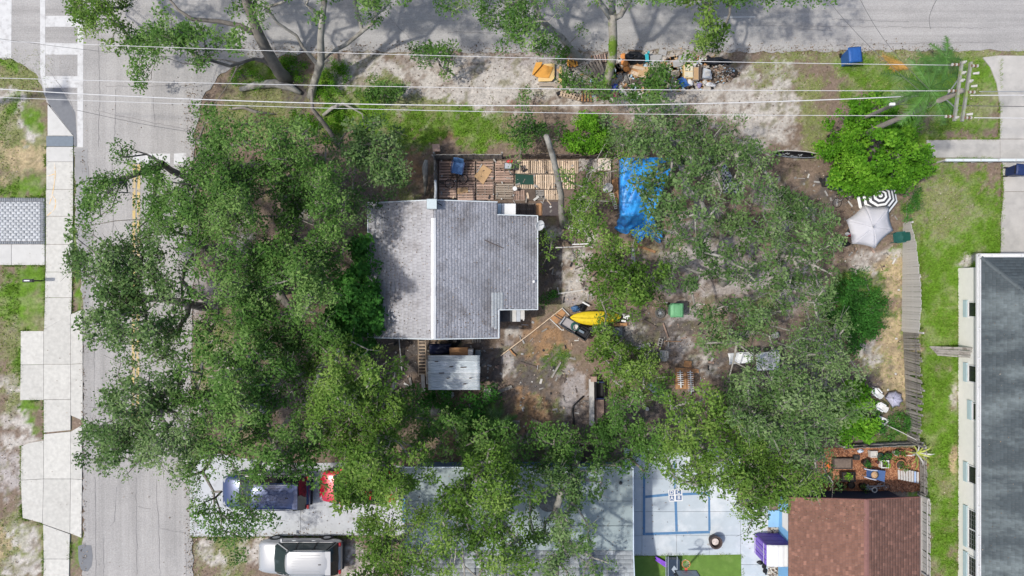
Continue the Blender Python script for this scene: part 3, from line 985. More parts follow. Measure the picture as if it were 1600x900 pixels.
def shingles(name, poly, zf, up, tabw, course, m, parent, seed=1, lift=0.012, tone=(0.8, 1.18), rare=None, blotch=0.0, tw_jit=0.0):
    """overlapping tabs laid on the roof plane zf(x,y) over the plan polygon; up = plan direction of the slope"""
    rg = random.Random(seed)
    up = Vector((up[0], up[1])).normalized()
    al = Vector((up.y, -up.x))
    ss = [Vector(p).dot(al) for p in poly]
    tt = [Vector(p).dot(up) for p in poly]
    s0, s1, t0, t1 = min(ss), max(ss), min(tt), max(tt)
    vs = []
    ti = []
    t = t0
    row = 0
    while t < t1:
        s = s0 - (tabw / 2 if row % 2 else 0) + rg.uniform(-0.02, 0.02)
        while s < s1:
            w = tabw * (1 + rg.uniform(-tw_jit, tw_jit))
            cs, ct = s + w / 2, t + course / 2
            if cs > s0 - w and inpoly(*(al * min(max(cs, s0 + 0.01), s1 - 0.01) + up * ct), poly):
                g = 0.005
                a, b = max(s + g, s0), min(s + w - g, s1)
                lf = lift + rg.uniform(-0.004, 0.004)
                q = []
                te = min(t + course * 1.12, t1)
                for (x_, y_, dz) in ((a, t, lf), (b, t, lf), (b, te, 0.003), (a, te, 0.003)):
                    p = al * x_ + up * y_
                    q.append((p.x, p.y, zf(p.x, p.y) + dz))
                for (x_, y_) in ((a, t), (b, t)):
                    p = al * x_ + up * y_
                    q.append((p.x, p.y, zf(p.x, p.y)))
                vs.append(q)
                tn = rg.uniform(*tone)
                if rare and rg.random() < rare[0]:
                    tn *= rare[1]
                if blotch:
                    p = al * cs + up * ct
                    tn *= 1 + blotch * (float(vnoise(np.array([p.x]), np.array([p.y]), 1.7, seed)[0]) - 0.5)
                ti.append(tn)
            s += w
        t += course
        row += 1
    vs = np.array(vs)
    k = len(vs)
    base = np.array([(0, 1, 2, 3), (4, 5, 1, 0)])
    fs = (base[None] + (np.arange(k) * 6)[:, None, None]).reshape(-1, 4)
    o = np_mesh(name, vs.reshape(-1, 3), fs, m, parent, tint=np.repeat(np.array(ti), 2), kind='stuff')
    return o


def roof_sheet(name, poly, zf, m, parent, th=0.06):
    return MB().prism(poly, lambda x, y: zf(x, y) - th, lambda x, y: zf(x, y)).build(name, m, parent)


M_SHG = mat('grey_shingle', (0.385, 0.38, 0.40), 0.9, 0.12, 9, 0.3, 60, alpha_tint=True, col2=(0.235, 0.22, 0.22), c2scale=0.6, c2lo=0.5, c2hi=0.66)
M_SHB = mat('red_brown_shingle', (0.185, 0.094, 0.068), 0.9, 0.12, 9, 0.3, 60, alpha_tint=True)
M_SHT = mat('slate_teal_shingle', (0.056, 0.070, 0.077), 0.85, 0.12, 9, 0.3, 60, alpha_tint=True, col2=(0.135, 0.16, 0.165), c2scale=0.55, c2lo=0.47, c2hi=0.66, stretch=(0.35, 1.6, 1))
M_SHP = mat('patio_grey_shingle', (0.33, 0.35, 0.36), 0.9, 0.12, 9, 0.3, 60, alpha_tint=True)
M_DECK = mat('roof_felt', (0.10, 0.10, 0.105), 0.95, 0.1)

# ------------------------------------------------------------------ the main house
hx0, hxr, hx1 = P(575, 318, 2.7).x, P(677, 313, 3.9).x, P(840, 340, 2.5).x
yn, ys, yn2, ys2 = 4.42, -2.57, P(0, 337, 2.6).y, P(0, 483.5, 2.55).y
xn2, xs2 = P(777, 0, 2.95).x, P(779.5, 0, 2.95).x
zl = lambda x, y: 2.7 + (x - hx0) / (hxr - hx0) * 1.2
zr = lambda x, y: 3.9 - (x - hxr) / (hx1 - hxr) * 1.4
house = thing('grey_roofed_house', 'single storey house with grey shingle roof and white ridge strip', 'house', (0, 0, 0))
wl = MB()
wl.prism([(hx0 + 0.35, yn - 0.35), (hxr, yn - 0.35), (xn2 - 0.3, yn - 0.35), (xn2 - 0.3, yn2 - 0.3), (hx1 - 0.35, yn2 - 0.3), (hx1 - 0.35, ys2 + 0.3), (xs2 - 0.3, ys2 + 0.3), (xs2 - 0.3, ys + 0.35), (hx0 + 0.35, ys + 0.35)], -0.05, 2.5)
wl.build('wall', M_CREAM, house)
lp = [(hx0, ys), (hxr, ys), (hxr, yn), (hx0, yn)]
rpol = [(hxr, ys), (xs2, ys), (xs2, ys2), (hx1, ys2), (hx1, yn2), (xn2, yn2), (xn2, yn), (hxr, yn)]
roof = roof_sheet('roof', lp, zl, M_DECK, house)
roof_sheet('roof', rpol, zr, M_DECK, house)
shingles('shingles', lp, zl, (1, 0), 0.17, 0.24, M_SHG, roof, 3, tone=(0.93, 1.06), blotch=0.4, lift=0.006)
shingles('shingles', rpol, zr, (-1, 0), 0.19, 0.15, M_SHG, roof, 4, tone=(0.9, 1.06), blotch=0.45, lift=0.006)
rc = MB()
for i in range(14):
    a_, b_ = ys + (yn - 0.9 - ys) * i / 14, ys + (yn - 0.9 - ys) * (i + 1) / 14
    w = random.uniform(0.10, 0.125)
    rc.add([(hxr - w, a_, zl(hxr - w, 0) + 0.03), (hxr - w, b_, zl(hxr - w, 0) + 0.03), (hxr + 0.01, b_, 3.945), (hxr + 0.01, a_, 3.945), (hxr + w + 0.02, b_, zr(hxr + w, 0) + 0.03), (hxr + w + 0.02, a_, zr(hxr + w, 0) + 0.03)], [(0, 3, 2, 1), (3, 5, 4, 2)])
rc.build('ridge_strip', M_WHITE, roof, thick=0.012)
M_TRIM = mat('light_trim', (0.56, 0.60, 0.62), 0.7, 0.1)
tr = MB()
for p0, p1, z0, z1 in (((hx0, ys), (hx0, yn), 2.7, 2.7), ((hx0, yn), (hxr, yn), 2.7, 3.9), ((hxr, yn), (xn2, yn), 3.9, zr(xn2, 0)), ((hx1, ys2), (hx1, yn2), 2.5, 2.5), ((xn2, yn2), (hx1, yn2), zr(xn2, 0), 2.5), ((xs2, ys2), (hx1, ys2), zr(xs2, 0), 2.5), ((hx0, ys), (hxr, ys), 2.7, 3.9), ((hxr, ys), (xs2, ys), 3.9, zr(xs2, 0)), ((xs2, ys), (xs2, ys2), zr(xs2, 0), zr(xs2, 0))):
    tr.beam((*p0, z0 - 0.01), (*p1, z1 - 0.01), 0.05, 0.13)
tr.build('fascia', M_TRIM, house)
# pale repair shingles along the notch
rs = [(P(768, 0, 3).x, P(0, 457, 3).y), (P(786.5, 0, 3).x, P(0, 457, 3).y), (P(786.5, 0, 3).x, ys2 + 0.02), (xs2 - 0.03, ys2 + 0.02), (xs2 - 0.03, P(0, 514, 3).y), (P(768, 0, 3).x, P(0, 511, 3).y)]
shingles('repair_shingles', rs, lambda x, y: zr(x, y) + 0.014, (-1, 0), 0.19, 0.15, mat('new_pale_shingle', (0.46, 0.475, 0.475), 0.9, 0.08, 9, alpha_tint=True), roof, 9, tone=(0.95, 1.05))
# low tin awning in the notch
aw = thing('tin_awning', 'low black and white tin awning in the notch of the grey roof', 'awning', (P(800, 495, 0).x, P(800, 495, 0).y, 0))
for i in range(6):
    u0 = 781 + i * 6.5
    MB().prism(rectP(u0, 484.5, u0 + 6.1, 502.5 if i < 5 else 499, 2.1), 2.06 + 0.01 * (i % 2), 2.1 + 0.01 * (i % 2)).build('sheet', M_DARK if i in (0, 1, 2) else M_DIRTYW if i in (3, 5) else M_GREYM, aw)
for u in (783, 818):
    p = P(u, 500, 2.0)
    MB().tube([(p.x, p.y, 0), (p.x, p.y, 2.06)], 0.04, 6).build('post', M_DIRTYW, aw)
# chimney, pipe, antenna dish, light fittings
ch = thing('metal_chimney', 'square blue grey metal chimney cap on the roof ridge', 'chimney', (P(675, 319, 4.2).x, P(675, 319, 4.2).y, 3.7))
c0 = P(675, 319, 4.3)
MB().box((c0.x, c0.y, 4.0), (0.44, 0.44, 0.7)).build('shaft', M_DARK, ch)
MB().box((c0.x, c0.y, 4.38), (0.52, 0.52, 0.06), taper=0.92).build('cap', mat('chimney_cap', (0.40, 0.46, 0.48), 0.5, 0.08, metal=0.3), ch)
MB().beam((c0.x + 0.2, c0.y + 0.1, 4.3), (c0.x + 0.45, c0.y - 0.02, 3.95), 0.05, 0.05).build('brace', M_DARK, ch)
MB().tube([P(680, 311, 3.4), P(681, 295, 3.3), P(680, 282, 3.2)], 0.07, 8).build('flue_pipe', mat('galvanised', (0.42, 0.44, 0.46), 0.5, 0.1, metal=0.4), ch)
dish = thing('satellite_dish', 'white satellite dish on the right eave of the grey roof', 'satellite dish', tuple(P(841, 352, 2.5)))
d0 = P(843, 352, 2.9)
dm = MB()
dm.X = Matrix.Translation(d0) @ Matrix.Rotation(math.radians(35), 4, 'Y') @ Matrix.Rotation(math.radians(20), 4, 'X')
dm.lathe([(0.02, -0.05), (0.12, -0.035), (0.22, 0.0), (0.28, 0.045), (0.27, 0.05), (0.21, 0.012), (0.11, -0.02), (0.02, -0.03)], 18)
dm.build('reflector', M_WHITE, dish, smooth=True)
MB().tube([P(840, 354, 2.4), P(841, 353, 2.75), d0], 0.025, 6).build('mount', M_GREYM, dish)
MB().tube([d0, d0 + Vector((0.2, 0.05, 0.2))], 0.012, 5).build('arm', M_GREYM, dish)
sk = thing('white_roof_box', 'white box with pale blue side beside the roof corner', 'box', tuple(P(793, 327, 0)))
MB().prism(rectP(784, 318, 806, 337, 2.4), 1.2, 2.4).build('cover', M_WHITE, sk, bevel=0.02)
MB().prism(rectP(777.5, 318, 783.6, 337, 2.3), 1.2, 2.3).build('side_panel', mat('pale_blue_panel', (0.46, 0.56, 0.62), 0.6, 0.06), sk)
ss_ = MB().prism(polyP([(690, 311), (714, 309.5), (714.5, 313.5), (690, 315)], 2.7), 2.6, 2.7).build('loose_roof_sheet', M_SHG)
tag(ss_, 'loose grey sheet sticking out over the deck from the roof edge', 'sheet')
st = MB().tube([P(757, 375, zr(P(757, 375, 3.2).x, 0) + 0.03), P(787, 388, zr(P(787, 388, 2.9).x, 0) + 0.03)], 0.018, 5).build('fallen_stick', M_DARKW)
tag(st, 'thin dark stick lying on the right slope of the grey roof', 'stick')
for u, v in ((834, 438), (838, 400), (834, 442)):
    pass
vt = thing('roof_vent', 'tiny white vent pipe near the right eave of the grey roof', 'vent', tuple(P(834, 440, 2.55)))
p = P(834, 440, 2.6)
MB().tube([(p.x, p.y, 2.5), (p.x, p.y, 2.72)], 0.05, 8).build('pipe', M_WHITE, vt)
MB().lathe([(0.075, 0), (0.075, 0.03), (0.03, 0.06)], 10, (p.x, p.y, 2.71)).build('hood', M_WHITE, vt)

# ------------------------------------------------------------------ house under the oaks at the bottom
sx0, sx1, syn, sym = P(632, 0, 2.6).x, P(988, 0, 2.6).x, P(0, 731, 2.6).y, P(0, 861, 2.75).y
hs_ = thing('low_roofed_house', 'house with flat grey green roof and paler shingles under the oaks', 'house', (0, sym, 0))
MB().prism([(sx0 + 0.4, -22), (sx1 - 0.35, -22), (sx1 - 0.35, syn - 0.35), (sx0 + 0.4, syn - 0.35)], -0.05, 2.42).build('wall', mat('slate_blue_wall', (0.14, 0.22, 0.33), 0.8, 0.08), hs_)
zflat = lambda x, y: 2.6 + (syn - y) * 0.02
M_MEMB = mat('roof_membrane', (0.275, 0.325, 0.325), 0.75, 0.07, 1.5, 0.1, 30, orand=0.05, col2=(0.21, 0.25, 0.26), c2scale=0.6, c2lo=0.5, c2hi=0.75)
ys_ = [syn, P(0, 783, 2.65).y, P(0, 822, 2.7).y, sym]
for i in range(3):
    roof_sheet('roof_sheet', [(sx0, ys_[i + 1] + 0.012), (sx1, ys_[i + 1] + 0.012), (sx1, ys_[i] - 0.012), (sx0, ys_[i] - 0.012)], zflat, M_MEMB, hs_)
zsl = lambda x, y: 2.6 + (syn - sym) * 0.02 + (sym - y) * 0.28
rf2 = roof_sheet('roof', [(sx0, -22), (sx1, -22), (sx1, sym - 0.02), (sx0, sym - 0.02)], zsl, M_DECK, hs_)
shingles('shingles', [(sx0, -19), (sx1, -19), (sx1, sym), (sx0, sym)], zsl, (0, -1), 0.33, 0.2, M_SHP, rf2, 12, tone=(0.72, 1.2), rare=(0.12, 1.25), tw_jit=0.2)
t2 = MB()
t2.beam((sx1 + 0.03, sym, 2.62 + 0.1), (sx1 + 0.03, syn, 2.6), 0.05, 0.12)
t2.beam((sx1 + 0.03, sym, zsl(0, sym) - 0.02), (sx1 + 0.03, -22, zsl(0, -22) - 0.02), 0.05, 0.14)
t2.beam((sx0, syn + 0.03, 2.58), (sx1, syn + 0.03, 2.58), 0.05, 0.12)
t2.build('fascia', mat('pale_blue_trim', (0.52, 0.60, 0.68), 0.6, 0.06), hs_)
MB().beam((sx0 - 0.03, P(0, 775, 2.5).y, 2.58), (sx0 - 0.03, P(0, 815, 2.5).y, 2.58), 0.14, 0.16).build('gutter', mat('bright_blue_trim', (0.12, 0.32, 0.62), 0.5, 0.06), hs_)
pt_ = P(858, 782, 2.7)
MB().lathe([(0.0, 0.0), (0.62, 0.0), (0.62, 0.012), (0.0, 0.03)], 26, (pt_.x, pt_.y, zflat(0, pt_.y) + 0.004)).build('painted_shadow', mat('painted_shadow_grey', (0.10, 0.108, 0.11), 0.9, 0.15, 5), hs_)  # dark disc standing in for a cast shadow, painted onto the flat roof
p = P(970, 755, 2.75)
MB().lathe([(0.06, 0), (0.06, 0.1), (0.09, 0.1), (0.05, 0.16)], 10, (p.x, p.y, zflat(0, p.y))).build('vent', M_DARK, hs_)

# ------------------------------------------------------------------ red brown house at the lower right
bx0, bxr, bx1, byn = P(1232, 0, 2.45).x, 18.35, P(1437, 0, 2.4).x, P(0, 777.5, 2.45).y
rh = thing('red_roofed_house', 'house with red brown shingle roof, navy gable wall and blue side', 'house', (bxr, byn, 0))
zrl = lambda x, y: 2.45 + (x - bx0) / (bxr - bx0) * 0.38
zrr = lambda x, y: 2.83 - (x - bxr) / (bx1 - bxr) * 0.43
wy = byn - 0.36
g = MB()
g.add([(bx0 + 0.4, wy, -0.05), (bx1 - 0.3, wy, -0.05), (bx1 - 0.3, wy, 2.35), (bxr, wy, 2.73), (bx0 + 0.4, wy, 2.4), (bx0 + 0.4, wy - 0.2, -0.05), (bx1 - 0.3, wy - 0.2, -0.05), (bx1 - 0.3, wy - 0.2, 2.35), (bxr, wy - 0.2, 2.73), (bx0 + 0.4, wy - 0.2, 2.4)], [(4, 3, 2, 1, 0), (5, 6, 7, 8, 9), (0, 1, 6, 5), (1, 2, 7, 6), (2, 3, 8, 7), (3, 4, 9, 8), (4, 0, 5, 9)])
g.build('gable_wall', mat('navy_wall', (0.020, 0.027, 0.05), 0.7, 0.08), rh)
MB().prism([(bx0 + 0.4, -22), (bx0 + 0.6, -22), (bx0 + 0.6, wy - 0.2), (bx0 + 0.4, wy - 0.2)], -0.05, 2.4).build('side_wall', M_SKYB, rh)
MB().prism([(bx1 - 0.5, -22), (bx1 - 0.3, -22), (bx1 - 0.3, wy - 0.2), (bx1 - 0.5, wy - 0.2)], -0.05, 2.3).build('side_wall', M_SKYB, rh)
wnd = MB().box((bx0 + 0.37, P(0, 808, 1.0).y - 0.1, 1.35), (0.07, 1.0, 1.25)).build('window', M_WHITE, rh)
MB().box((bx0 + 0.33, P(0, 808, 1.0).y - 0.1, 1.35), (0.02, 0.86, 1.1)).build('blind', mat('white_blind', (0.72, 0.72, 0.70), 0.7, 0.05), wnd)
A_ = [(bx0, -22), (bxr, -22), (bxr, byn), (bx0, byn)]
B_ = [(bxr, -22), (bx1, -22), (bx1, byn), (bxr, byn)]
r1 = roof_sheet('roof', A_, zrl, M_DECK, rh)
roof_sheet('roof', B_, zrr, M_DECK, rh)
A2 = [(bx0, -17.5), (bxr, -17.5), (bxr, byn), (bx0, byn)]
B2 = [(bxr, -17.5), (bx1, -17.5), (bx1, byn), (bxr, byn)]
shingles('shingles', A2, zrl, (1, 0), 0.19, 0.15, M_SHB, r1, 21, tone=(0.8, 1.1), rare=(0.12, 1.35), tw_jit=0.2)
shingles('shingles', B2, zrr, (-1, 0), 0.19, 0.15, M_SHB, r1, 22, tone=(0.8, 1.1), rare=(0.12, 1.35), tw_jit=0.2)
rr = MB()
y = -17.5
while y < byn:
    e = min(y + 0.24, byn)
    rr.add([(bxr - 0.13, y, zrl(bxr - 0.13, 0) + 0.022), (bxr, y, 2.862), (bxr + 0.13, y, zrr(bxr + 0.13, 0) + 0.022), (bxr - 0.13, e, zrl(bxr - 0.13, 0) + 0.012), (bxr, e, 2.852), (bxr + 0.13, e, zrr(bxr + 0.13, 0) + 0.012)], [(0, 1, 4, 3), (1, 2, 5, 4)])
    y += 0.24
rr.build('ridge_cap', mat('ridge_brown', (0.21, 0.105, 0.09), 0.9, 0.15, 5), r1)
fa = MB()
fa.beam((bx0, byn + 0.02, 2.42), (bxr, byn + 0.02, 2.80), 0.04, 0.12)
fa.beam((bxr, byn + 0.02, 2.80), (bx1, byn + 0.02, 2.37), 0.04, 0.12)
fa.build('fascia', mat('maroon_trim', (0.16, 0.07, 0.06), 0.8, 0.08), rh)
MB().beam((bx1 + 0.03, byn, 2.37), (bx1 + 0.03, -22, 2.37), 0.06, 0.1).build('gutter', mat('brown_gutter', (0.20, 0.15, 0.13), 0.6, 0.1), rh)

# ------------------------------------------------------------------ white house at the right edge
ex0, ey0 = P(1532.5, 0, 2.5).x, P(0, 402, 2.5).y
wx = P(1497.5, 0, 0).x
wyn = ey0 - 0.5
wh = thing('white_walled_house', 'white walled house with slate grey hip roof and white gutters', 'house', (wx, wyn, 0))
MB().prism([(wx, -22), (wx + 9, -22), (wx + 9, wyn), (wx, wyn)], -0.05, 2.42).build('wall', mat('white_stucco', (0.80, 0.785, 0.745), 0.9, 0.05, 3, 0.15, 40), wh)
SL = 0.36
zw = lambda x, y: 2.52 + (x - ex0) * SL
zn = lambda x, y: 2.52 + (ey0 - y) * SL
q = 7.0
PW = [(ex0, ey0), (ex0 + q, ey0 - q), (ex0 + q, -22), (ex0, -22)]
PN = [(ex0, ey0), (ex0 + 2 * q, ey0), (ex0 + q, ey0 - q)]
rw = roof_sheet('roof', PW, zw, M_DECK, wh)
roof_sheet('roof', PN, zn, M_DECK, wh)
shingles('shingles', [(ex0, ey0), (ex0 + 5.6, ey0 - 5.6), (ex0 + 5.6, -17.2), (ex0, -17.2)], zw, (1, 0), 0.22, 0.155, M_SHT, rw, 31, tone=(0.84, 1.12), lift=0.012)
shingles('shingles', [(ex0, ey0), (ex0 + 11, ey0), (ex0 + 5.6, ey0 - 5.6)], zn, (0, -1), 0.22, 0.155, M_SHT, rw, 32, tone=(0.9, 1.2), lift=0.012)
hc = MB()
for i in range(30):
    a_, b_ = i * 0.19, (i + 1.1) * 0.19
    z0_, z1_ = 2.56 + a_ * SL, 2.55 + b_ * SL
    o_ = 0.1
    hc.add([(ex0 + a_ - o_ * 0.7, ey0 - a_ - o_ * 0.7, z0_ - 0.03), (ex0 + a_, ey0 - a_, z0_ + 0.015), (ex0 + a_ + o_ * 0.7, ey0 - a_ + o_ * 0.7, z0_ - 0.03), (ex0 + b_ - o_ * 0.7, ey0 - b_ - o_ * 0.7, z1_ - 0.035), (ex0 + b_, ey0 - b_, z1_ + 0.005), (ex0 + b_ + o_ * 0.7, ey0 - b_ + o_ * 0.7, z1_ - 0.035)], [(0, 1, 4, 3), (1, 2, 5, 4)])
hc.build('hip_cap', mat('hip_grey', (0.085, 0.10, 0.105), 0.85, 0.12), rw)


def gutter(p0, p1, nx, ny):
    g = MB()
    for off, z0_, z1_ in ((0.0, 2.40, 2.53), (0.155, 2.38, 2.53)):
        a_ = (p0[0] + nx * off, p0[1] + ny * off, (z0_ + z1_) / 2)
        b_ = (p1[0] + nx * off, p1[1] + ny * off, (z0_ + z1_) / 2)
        g.beam(a_, b_, 0.03, z1_ - z0_)
    g.beam((p0[0] + nx * 0.077, p0[1] + ny * 0.077, 2.38), (p1[0] + nx * 0.077, p1[1] + ny * 0.077, 2.38), 0.12, 0.012)
    L_ = math.hypot(p1[0] - p0[0], p1[1] - p0[1])
    for i in range(int(L_ / 1.55) + 1):
        t = (i + 0.5) * 1.55 / L_
        if t < 1:
            c_ = (p0[0] + (p1[0] - p0[0]) * t + nx * 0.077, p0[1] + (p1[1] - p0[1]) * t + ny * 0.077, 2.525)
            g.box(c_, (0.155 if nx else 0.03, 0.155 if ny else 0.03, 0.012))
    return g.build('gutter', M_WHITE, wh)


gutter((ex0 - 0.02, ey0 + 0.15), (ex0 - 0.02, -22), -1, 0)
gutter((ex0 - 0.17, ey0 + 0.02), (ex0 + 14, ey0 + 0.02), 0, 1)
M_PANE = mat('window_pane', (0.02, 0.024, 0.03), 0.08, 0.05, spec=0.6)
M_SHUT = mat('pale_blue_shutter', (0.42, 0.54, 0.58), 0.7, 0.05)
for v0, v1, kind in ((472, 495, 'a'), (571, 597, 'a'), (629, 655, 'b'), (728, 755, 'a'), (797, 858, 'c'), (870, 930, 'c')):
    ya, yb = P(0, v1, 1.2).y, P(0, v0, 1.2).y
    yc, hh = (ya + yb) / 2, (yb - ya)
    z0_ = 0.9 if kind != 'b' else 1.25
    w = MB()
    for yy in (ya, yb):
        w.box((wx - 0.03, yy, z0_ + 0.55), (0.06, 0.06, 1.2))
    for zz in (z0_, z0_ + 1.15):
        w.box((wx - 0.03, yc, zz), (0.08, hh + 0.1, 0.07))
    wo_ = w.build('window', M_WHITE, wh)
    if kind == 'c':
        MB().box((wx - 0.028, yc, z0_ + 0.57), (0.05, 0.07, 1.06)).build('mullion', M_WHITE, wo_)
        gg = MB()
        for k in range(1, 4):
            for sgn in (-1, 1):
                gg.box((wx - 0.022, yc + sgn * hh / 8 * k, z0_ + 0.57), (0.012, 0.012, 1.06))
        for k in range(1, 5):
            gg.box((wx - 0.0235, yc, z0_ + 1.1 * k / 5), (0.012, hh - 0.08, 0.012))
        gg.build('glazing_bars', mat('grey_bar', (0.30, 0.30, 0.30), 0.6, 0.05), wo_)
    MB().box((wx - 0.012, yc, z0_ + 0.57), (0.015, hh - 0.06, 1.08)).build('pane', M_PANE, wo_)
    MB().box((wx - 0.05, yc + 0.03, z0_ - 0.2), (0.09, hh + 0.14, 0.3)).build('sill_panel', M_SHUT, wo_)
# fence panel leaning at the white wall
fp = thing('leaning_fence_panel', 'grey weathered fence panel leaning against the white wall', 'fence panel', tuple(P(1480, 550)))
for i in range(7):
    y_ = P(0, 543, 0.5).y - i * 0.075
    MB().beam((P(1452 + i * 2, 0, 0).x, y_, 0.04), (wx - 0.04, y_ + random.uniform(-0.04, 0.04), 1.15 + random.uniform(-0.2, 0.15)), 0.07, 0.022).build('board', M_WOODG, fp)


def roof_litter(parent, poly, zf, n, seed, bias=None):
    """leaves and twig scraps blown onto a roof"""
    rng = np.random.default_rng(seed)
    xs = [p[0] for p in poly]
    ys = [p[1] for p in poly]
    q = []
    while len(q) < n:
        x, y = rng.uniform(min(xs), max(xs)), rng.uniform(min(ys), max(ys))
        if bias and rng.random() > bias(x, y):
            continue
        if inpoly(x, y, poly):
            q.append((x, y, zf(x, y) + 0.035))
    c = np.array(q)
    a = rng.uniform(0, 6.283, n)
    l = rng.uniform(0.012, 0.045, n)
    w = l * rng.uniform(0.2, 0.7, n)
    ex = np.stack([np.cos(a) * l, np.sin(a) * l, np.zeros(n)], -1)
    ey = np.stack([-np.sin(a) * w, np.cos(a) * w, np.zeros(n)], -1)
    v = np.stack([c - ex, c + ey, c + ex, c - ey], 1).reshape(-1, 3)
    np_mesh('fallen_leaves', v, np.arange(n * 4).reshape(-1, 4), M_LITTER, parent, tint=rng.beta(1.2, 2.2, n), kind='stuff')


roof_litter(roof, lp, zl, 900, 5, lambda x, y: 0.15 + 0.85 * min(1, max(0, (hxr - x) / 3.2)) ** 1.5)
roof_litter(roof, rpol, zr, 320, 6, lambda x, y: 0.2 + 0.8 * (y < -1.2))
roof_litter(r1, A2, zrl, 260, 7, lambda x, y: 0.1 + 0.9 * (y > byn - 1.2))
roof_litter(rw, [(ex0, ey0 - 0.1), (ex0 + 3, ey0 - 3), (ex0 + 3, -17), (ex0, -17)], zw, 160, 8)
roof_litter(hs_, [(sx0, sym), (sx1, sym), (sx1, syn), (sx0, syn)], zflat, 700, 9)
# ------------------------------------------------------------------ trees
# canopy cover traced on 20 px cells: row -> (first column, cover 0-9 per cell)
CAN = {
    0: [(5, '89985'), (12, '53'), (18, '5662'), (23, '2'), (27, '2784'), (33, '26645678654'), (54, '47')],
    1: [(5, '58884'), (11, '233321'), (19, '43'), (23, '32'), (28, '34'), (34, '22'), (37, '578853'), (54, '57')],
    2: [(5, '3461'), (8, '257888997'), (17, '44'), (37, '1478743'), (45, '2'), (54, '385')],
    3: [(8, '377675462'), (17, '32'), (32, '6763'), (38, '13'), (41, '67543'), (53, '3674')],
    4: [(10, '356'), (15, '61'), (32, '5763'), (42, '363'), (53, '42')],
    5: [(10, '461'), (14, '16'), (32, '242'), (44, '73'), (50, '486')],
    6: [(9, '163'), (28, '3665'), (43, '2764'), (49, '3773')],
    7: [(28, '6763'), (40, '33'), (46, '754'), (49, '68751')],
    8: [(14, '2573'), (20, '2'), (40, '44'), (49, '5777653')],
    9: [(15, '37544'), (20, '6465'), (27, '4554'), (40, '7753'), (47, '4578777654'), (57, '3')],
    10: [(15, '67676'), (20, '77764'), (26, '467763'), (39, '58762'), (47, '678877776664')],
    11: [(9, '42'), (14, '27887488886438887'), (31, '4'), (40, '7523'), (47, '6888887888887')],
    12: [(8, '176673'), (13, '237985378998647887'), (31, '4'), (40, '3'), (47, '3556678887787'), (60, '3')],
    13: [(7, '5643752488898978999744888'), (31, '5'), (44, '354'), (48, '345566755675'), (60, '42')],
    14: [(6, '678516668999997899987656'), (30, '64'), (44, '3774'), (48, '046666556'), (57, '644'), (60, '763')],
    15: [(6, '677436889999993899998753'), (30, '2'), (43, '16873'), (49, '17776554665'), (60, '87741')],
    16: [(6, '563117999899993589888'), (27, '74'), (44, '787'), (49, '17776666666'), (60, '888762')],
    17: [(5, '343'), (10, '488788997634854786'), (28, '3'), (44, '6884'), (50, '3574467776'), (60, '777774')],
    18: [(5, '32246677768874555865'), (25, '85'), (41, '2525776624'), (51, '4666777766'), (60, '677763')],
    19: [(5, '656788765456668788788'), (26, '5'), (42, '51'), (45, '256631'), (51, '3677754453'), (60, '477763')],
    20: [(5, '667888873454689888897'), (26, '6'), (42, '4'), (45, '577544465455554'), (60, '46775')],
    21: [(5, '358888885353789988898'), (26, '6'), (45, '467887653466665'), (60, '777763')],
    22: [(6, '3788877552268997389'), (25, '8'), (46, '778875275'), (57, '455'), (60, '677775')],
    23: [(7, '4888445423689973898'), (26, '3'), (45, '1467872'), (55, '33566'), (60, '53676')],
    24: [(6, '56888656535589856843'), (46, '11263'), (54, '663566'), (60, '6234655')],
    25: [(6, '66777777646548986788'), (26, '4'), (46, '131'), (55, '56676'), (60, '3656776')],
    26: [(6, '257766653564579988888'), (27, '3'), (46, '36'), (54, '456666'), (60, '56677753')],
    27: [(8, '46366524777799988874'), (28, '42'), (46, '563'), (50, '45'), (54, '34'), (57, '455'), (60, '4777775')],
    28: [(9, '253563487785787677'), (27, '6765'), (31, '3'), (47, '56787'), (57, '255'), (60, '57787773')],
    29: [(8, '556576546879868578877'), (29, '65'), (46, '2678764'), (56, '5676'), (60, '78877762')],
    30: [(7, '2777777666889962389988'), (29, '8666'), (47, '666665'), (54, '366777'), (60, '8878876')],
    31: [(7, '6777767778899862489888'), (29, '8876'), (47, '355346656677'), (59, '7'), (60, '88888763')],
    32: [(7, '2677756677777853688778'), (29, '887567643'), (46, '2773216647'), (56, '7888'), (60, '88888875')],
    33: [(6, '6888876777656876677778'), (28, '78767776436424666577886776688888'), (60, '888877')],
    34: [(6, '57888868897447657776889867763677887678856667888876788'), (59, '8'), (60, '888864')],
    35: [(6, '45888877985544567777889963674588996577654446888856888'), (59, '8'), (60, '87686')],
    36: [(6, '25754654765456654652599975641389997777766446544677888'), (59, '8'), (60, '87774')],
    37: [(8, '221024743157534530899999620588897778866312314788888'), (58, '88'), (60, '888762')],
    38: [(14, '351035110'), (25, '28999872'), (34, '378878644787'), (46, '5'), (54, '456788'), (60, '88775')],
    39: [(15, '65445221'), (26, '585565467888885612562'), (57, '578'), (60, '642')],
    40: [(15, '47766'), (20, '63'), (27, '2887677677776454773'), (57, '477')],
    41: [(15, '356654'), (27, '278656467778746787'), (46, '4'), (58, '43')],
    42: [(16, '3552'), (28, '68754475777677778'), (45, '75')],
    43: [(18, '4'), (27, '48888775324576667654')],
    44: [(27, '588876664146677775544')],
}
cells = []
for r, runs in CAN.items():
    for c0_, s_ in runs:
        for i, chh in enumerate(s_):
            if chh != '0':
                cells.append(((c0_ + i) * 20 + 10, r * 20 + 10, int(chh)))
CELLS = np.array(cells, float)


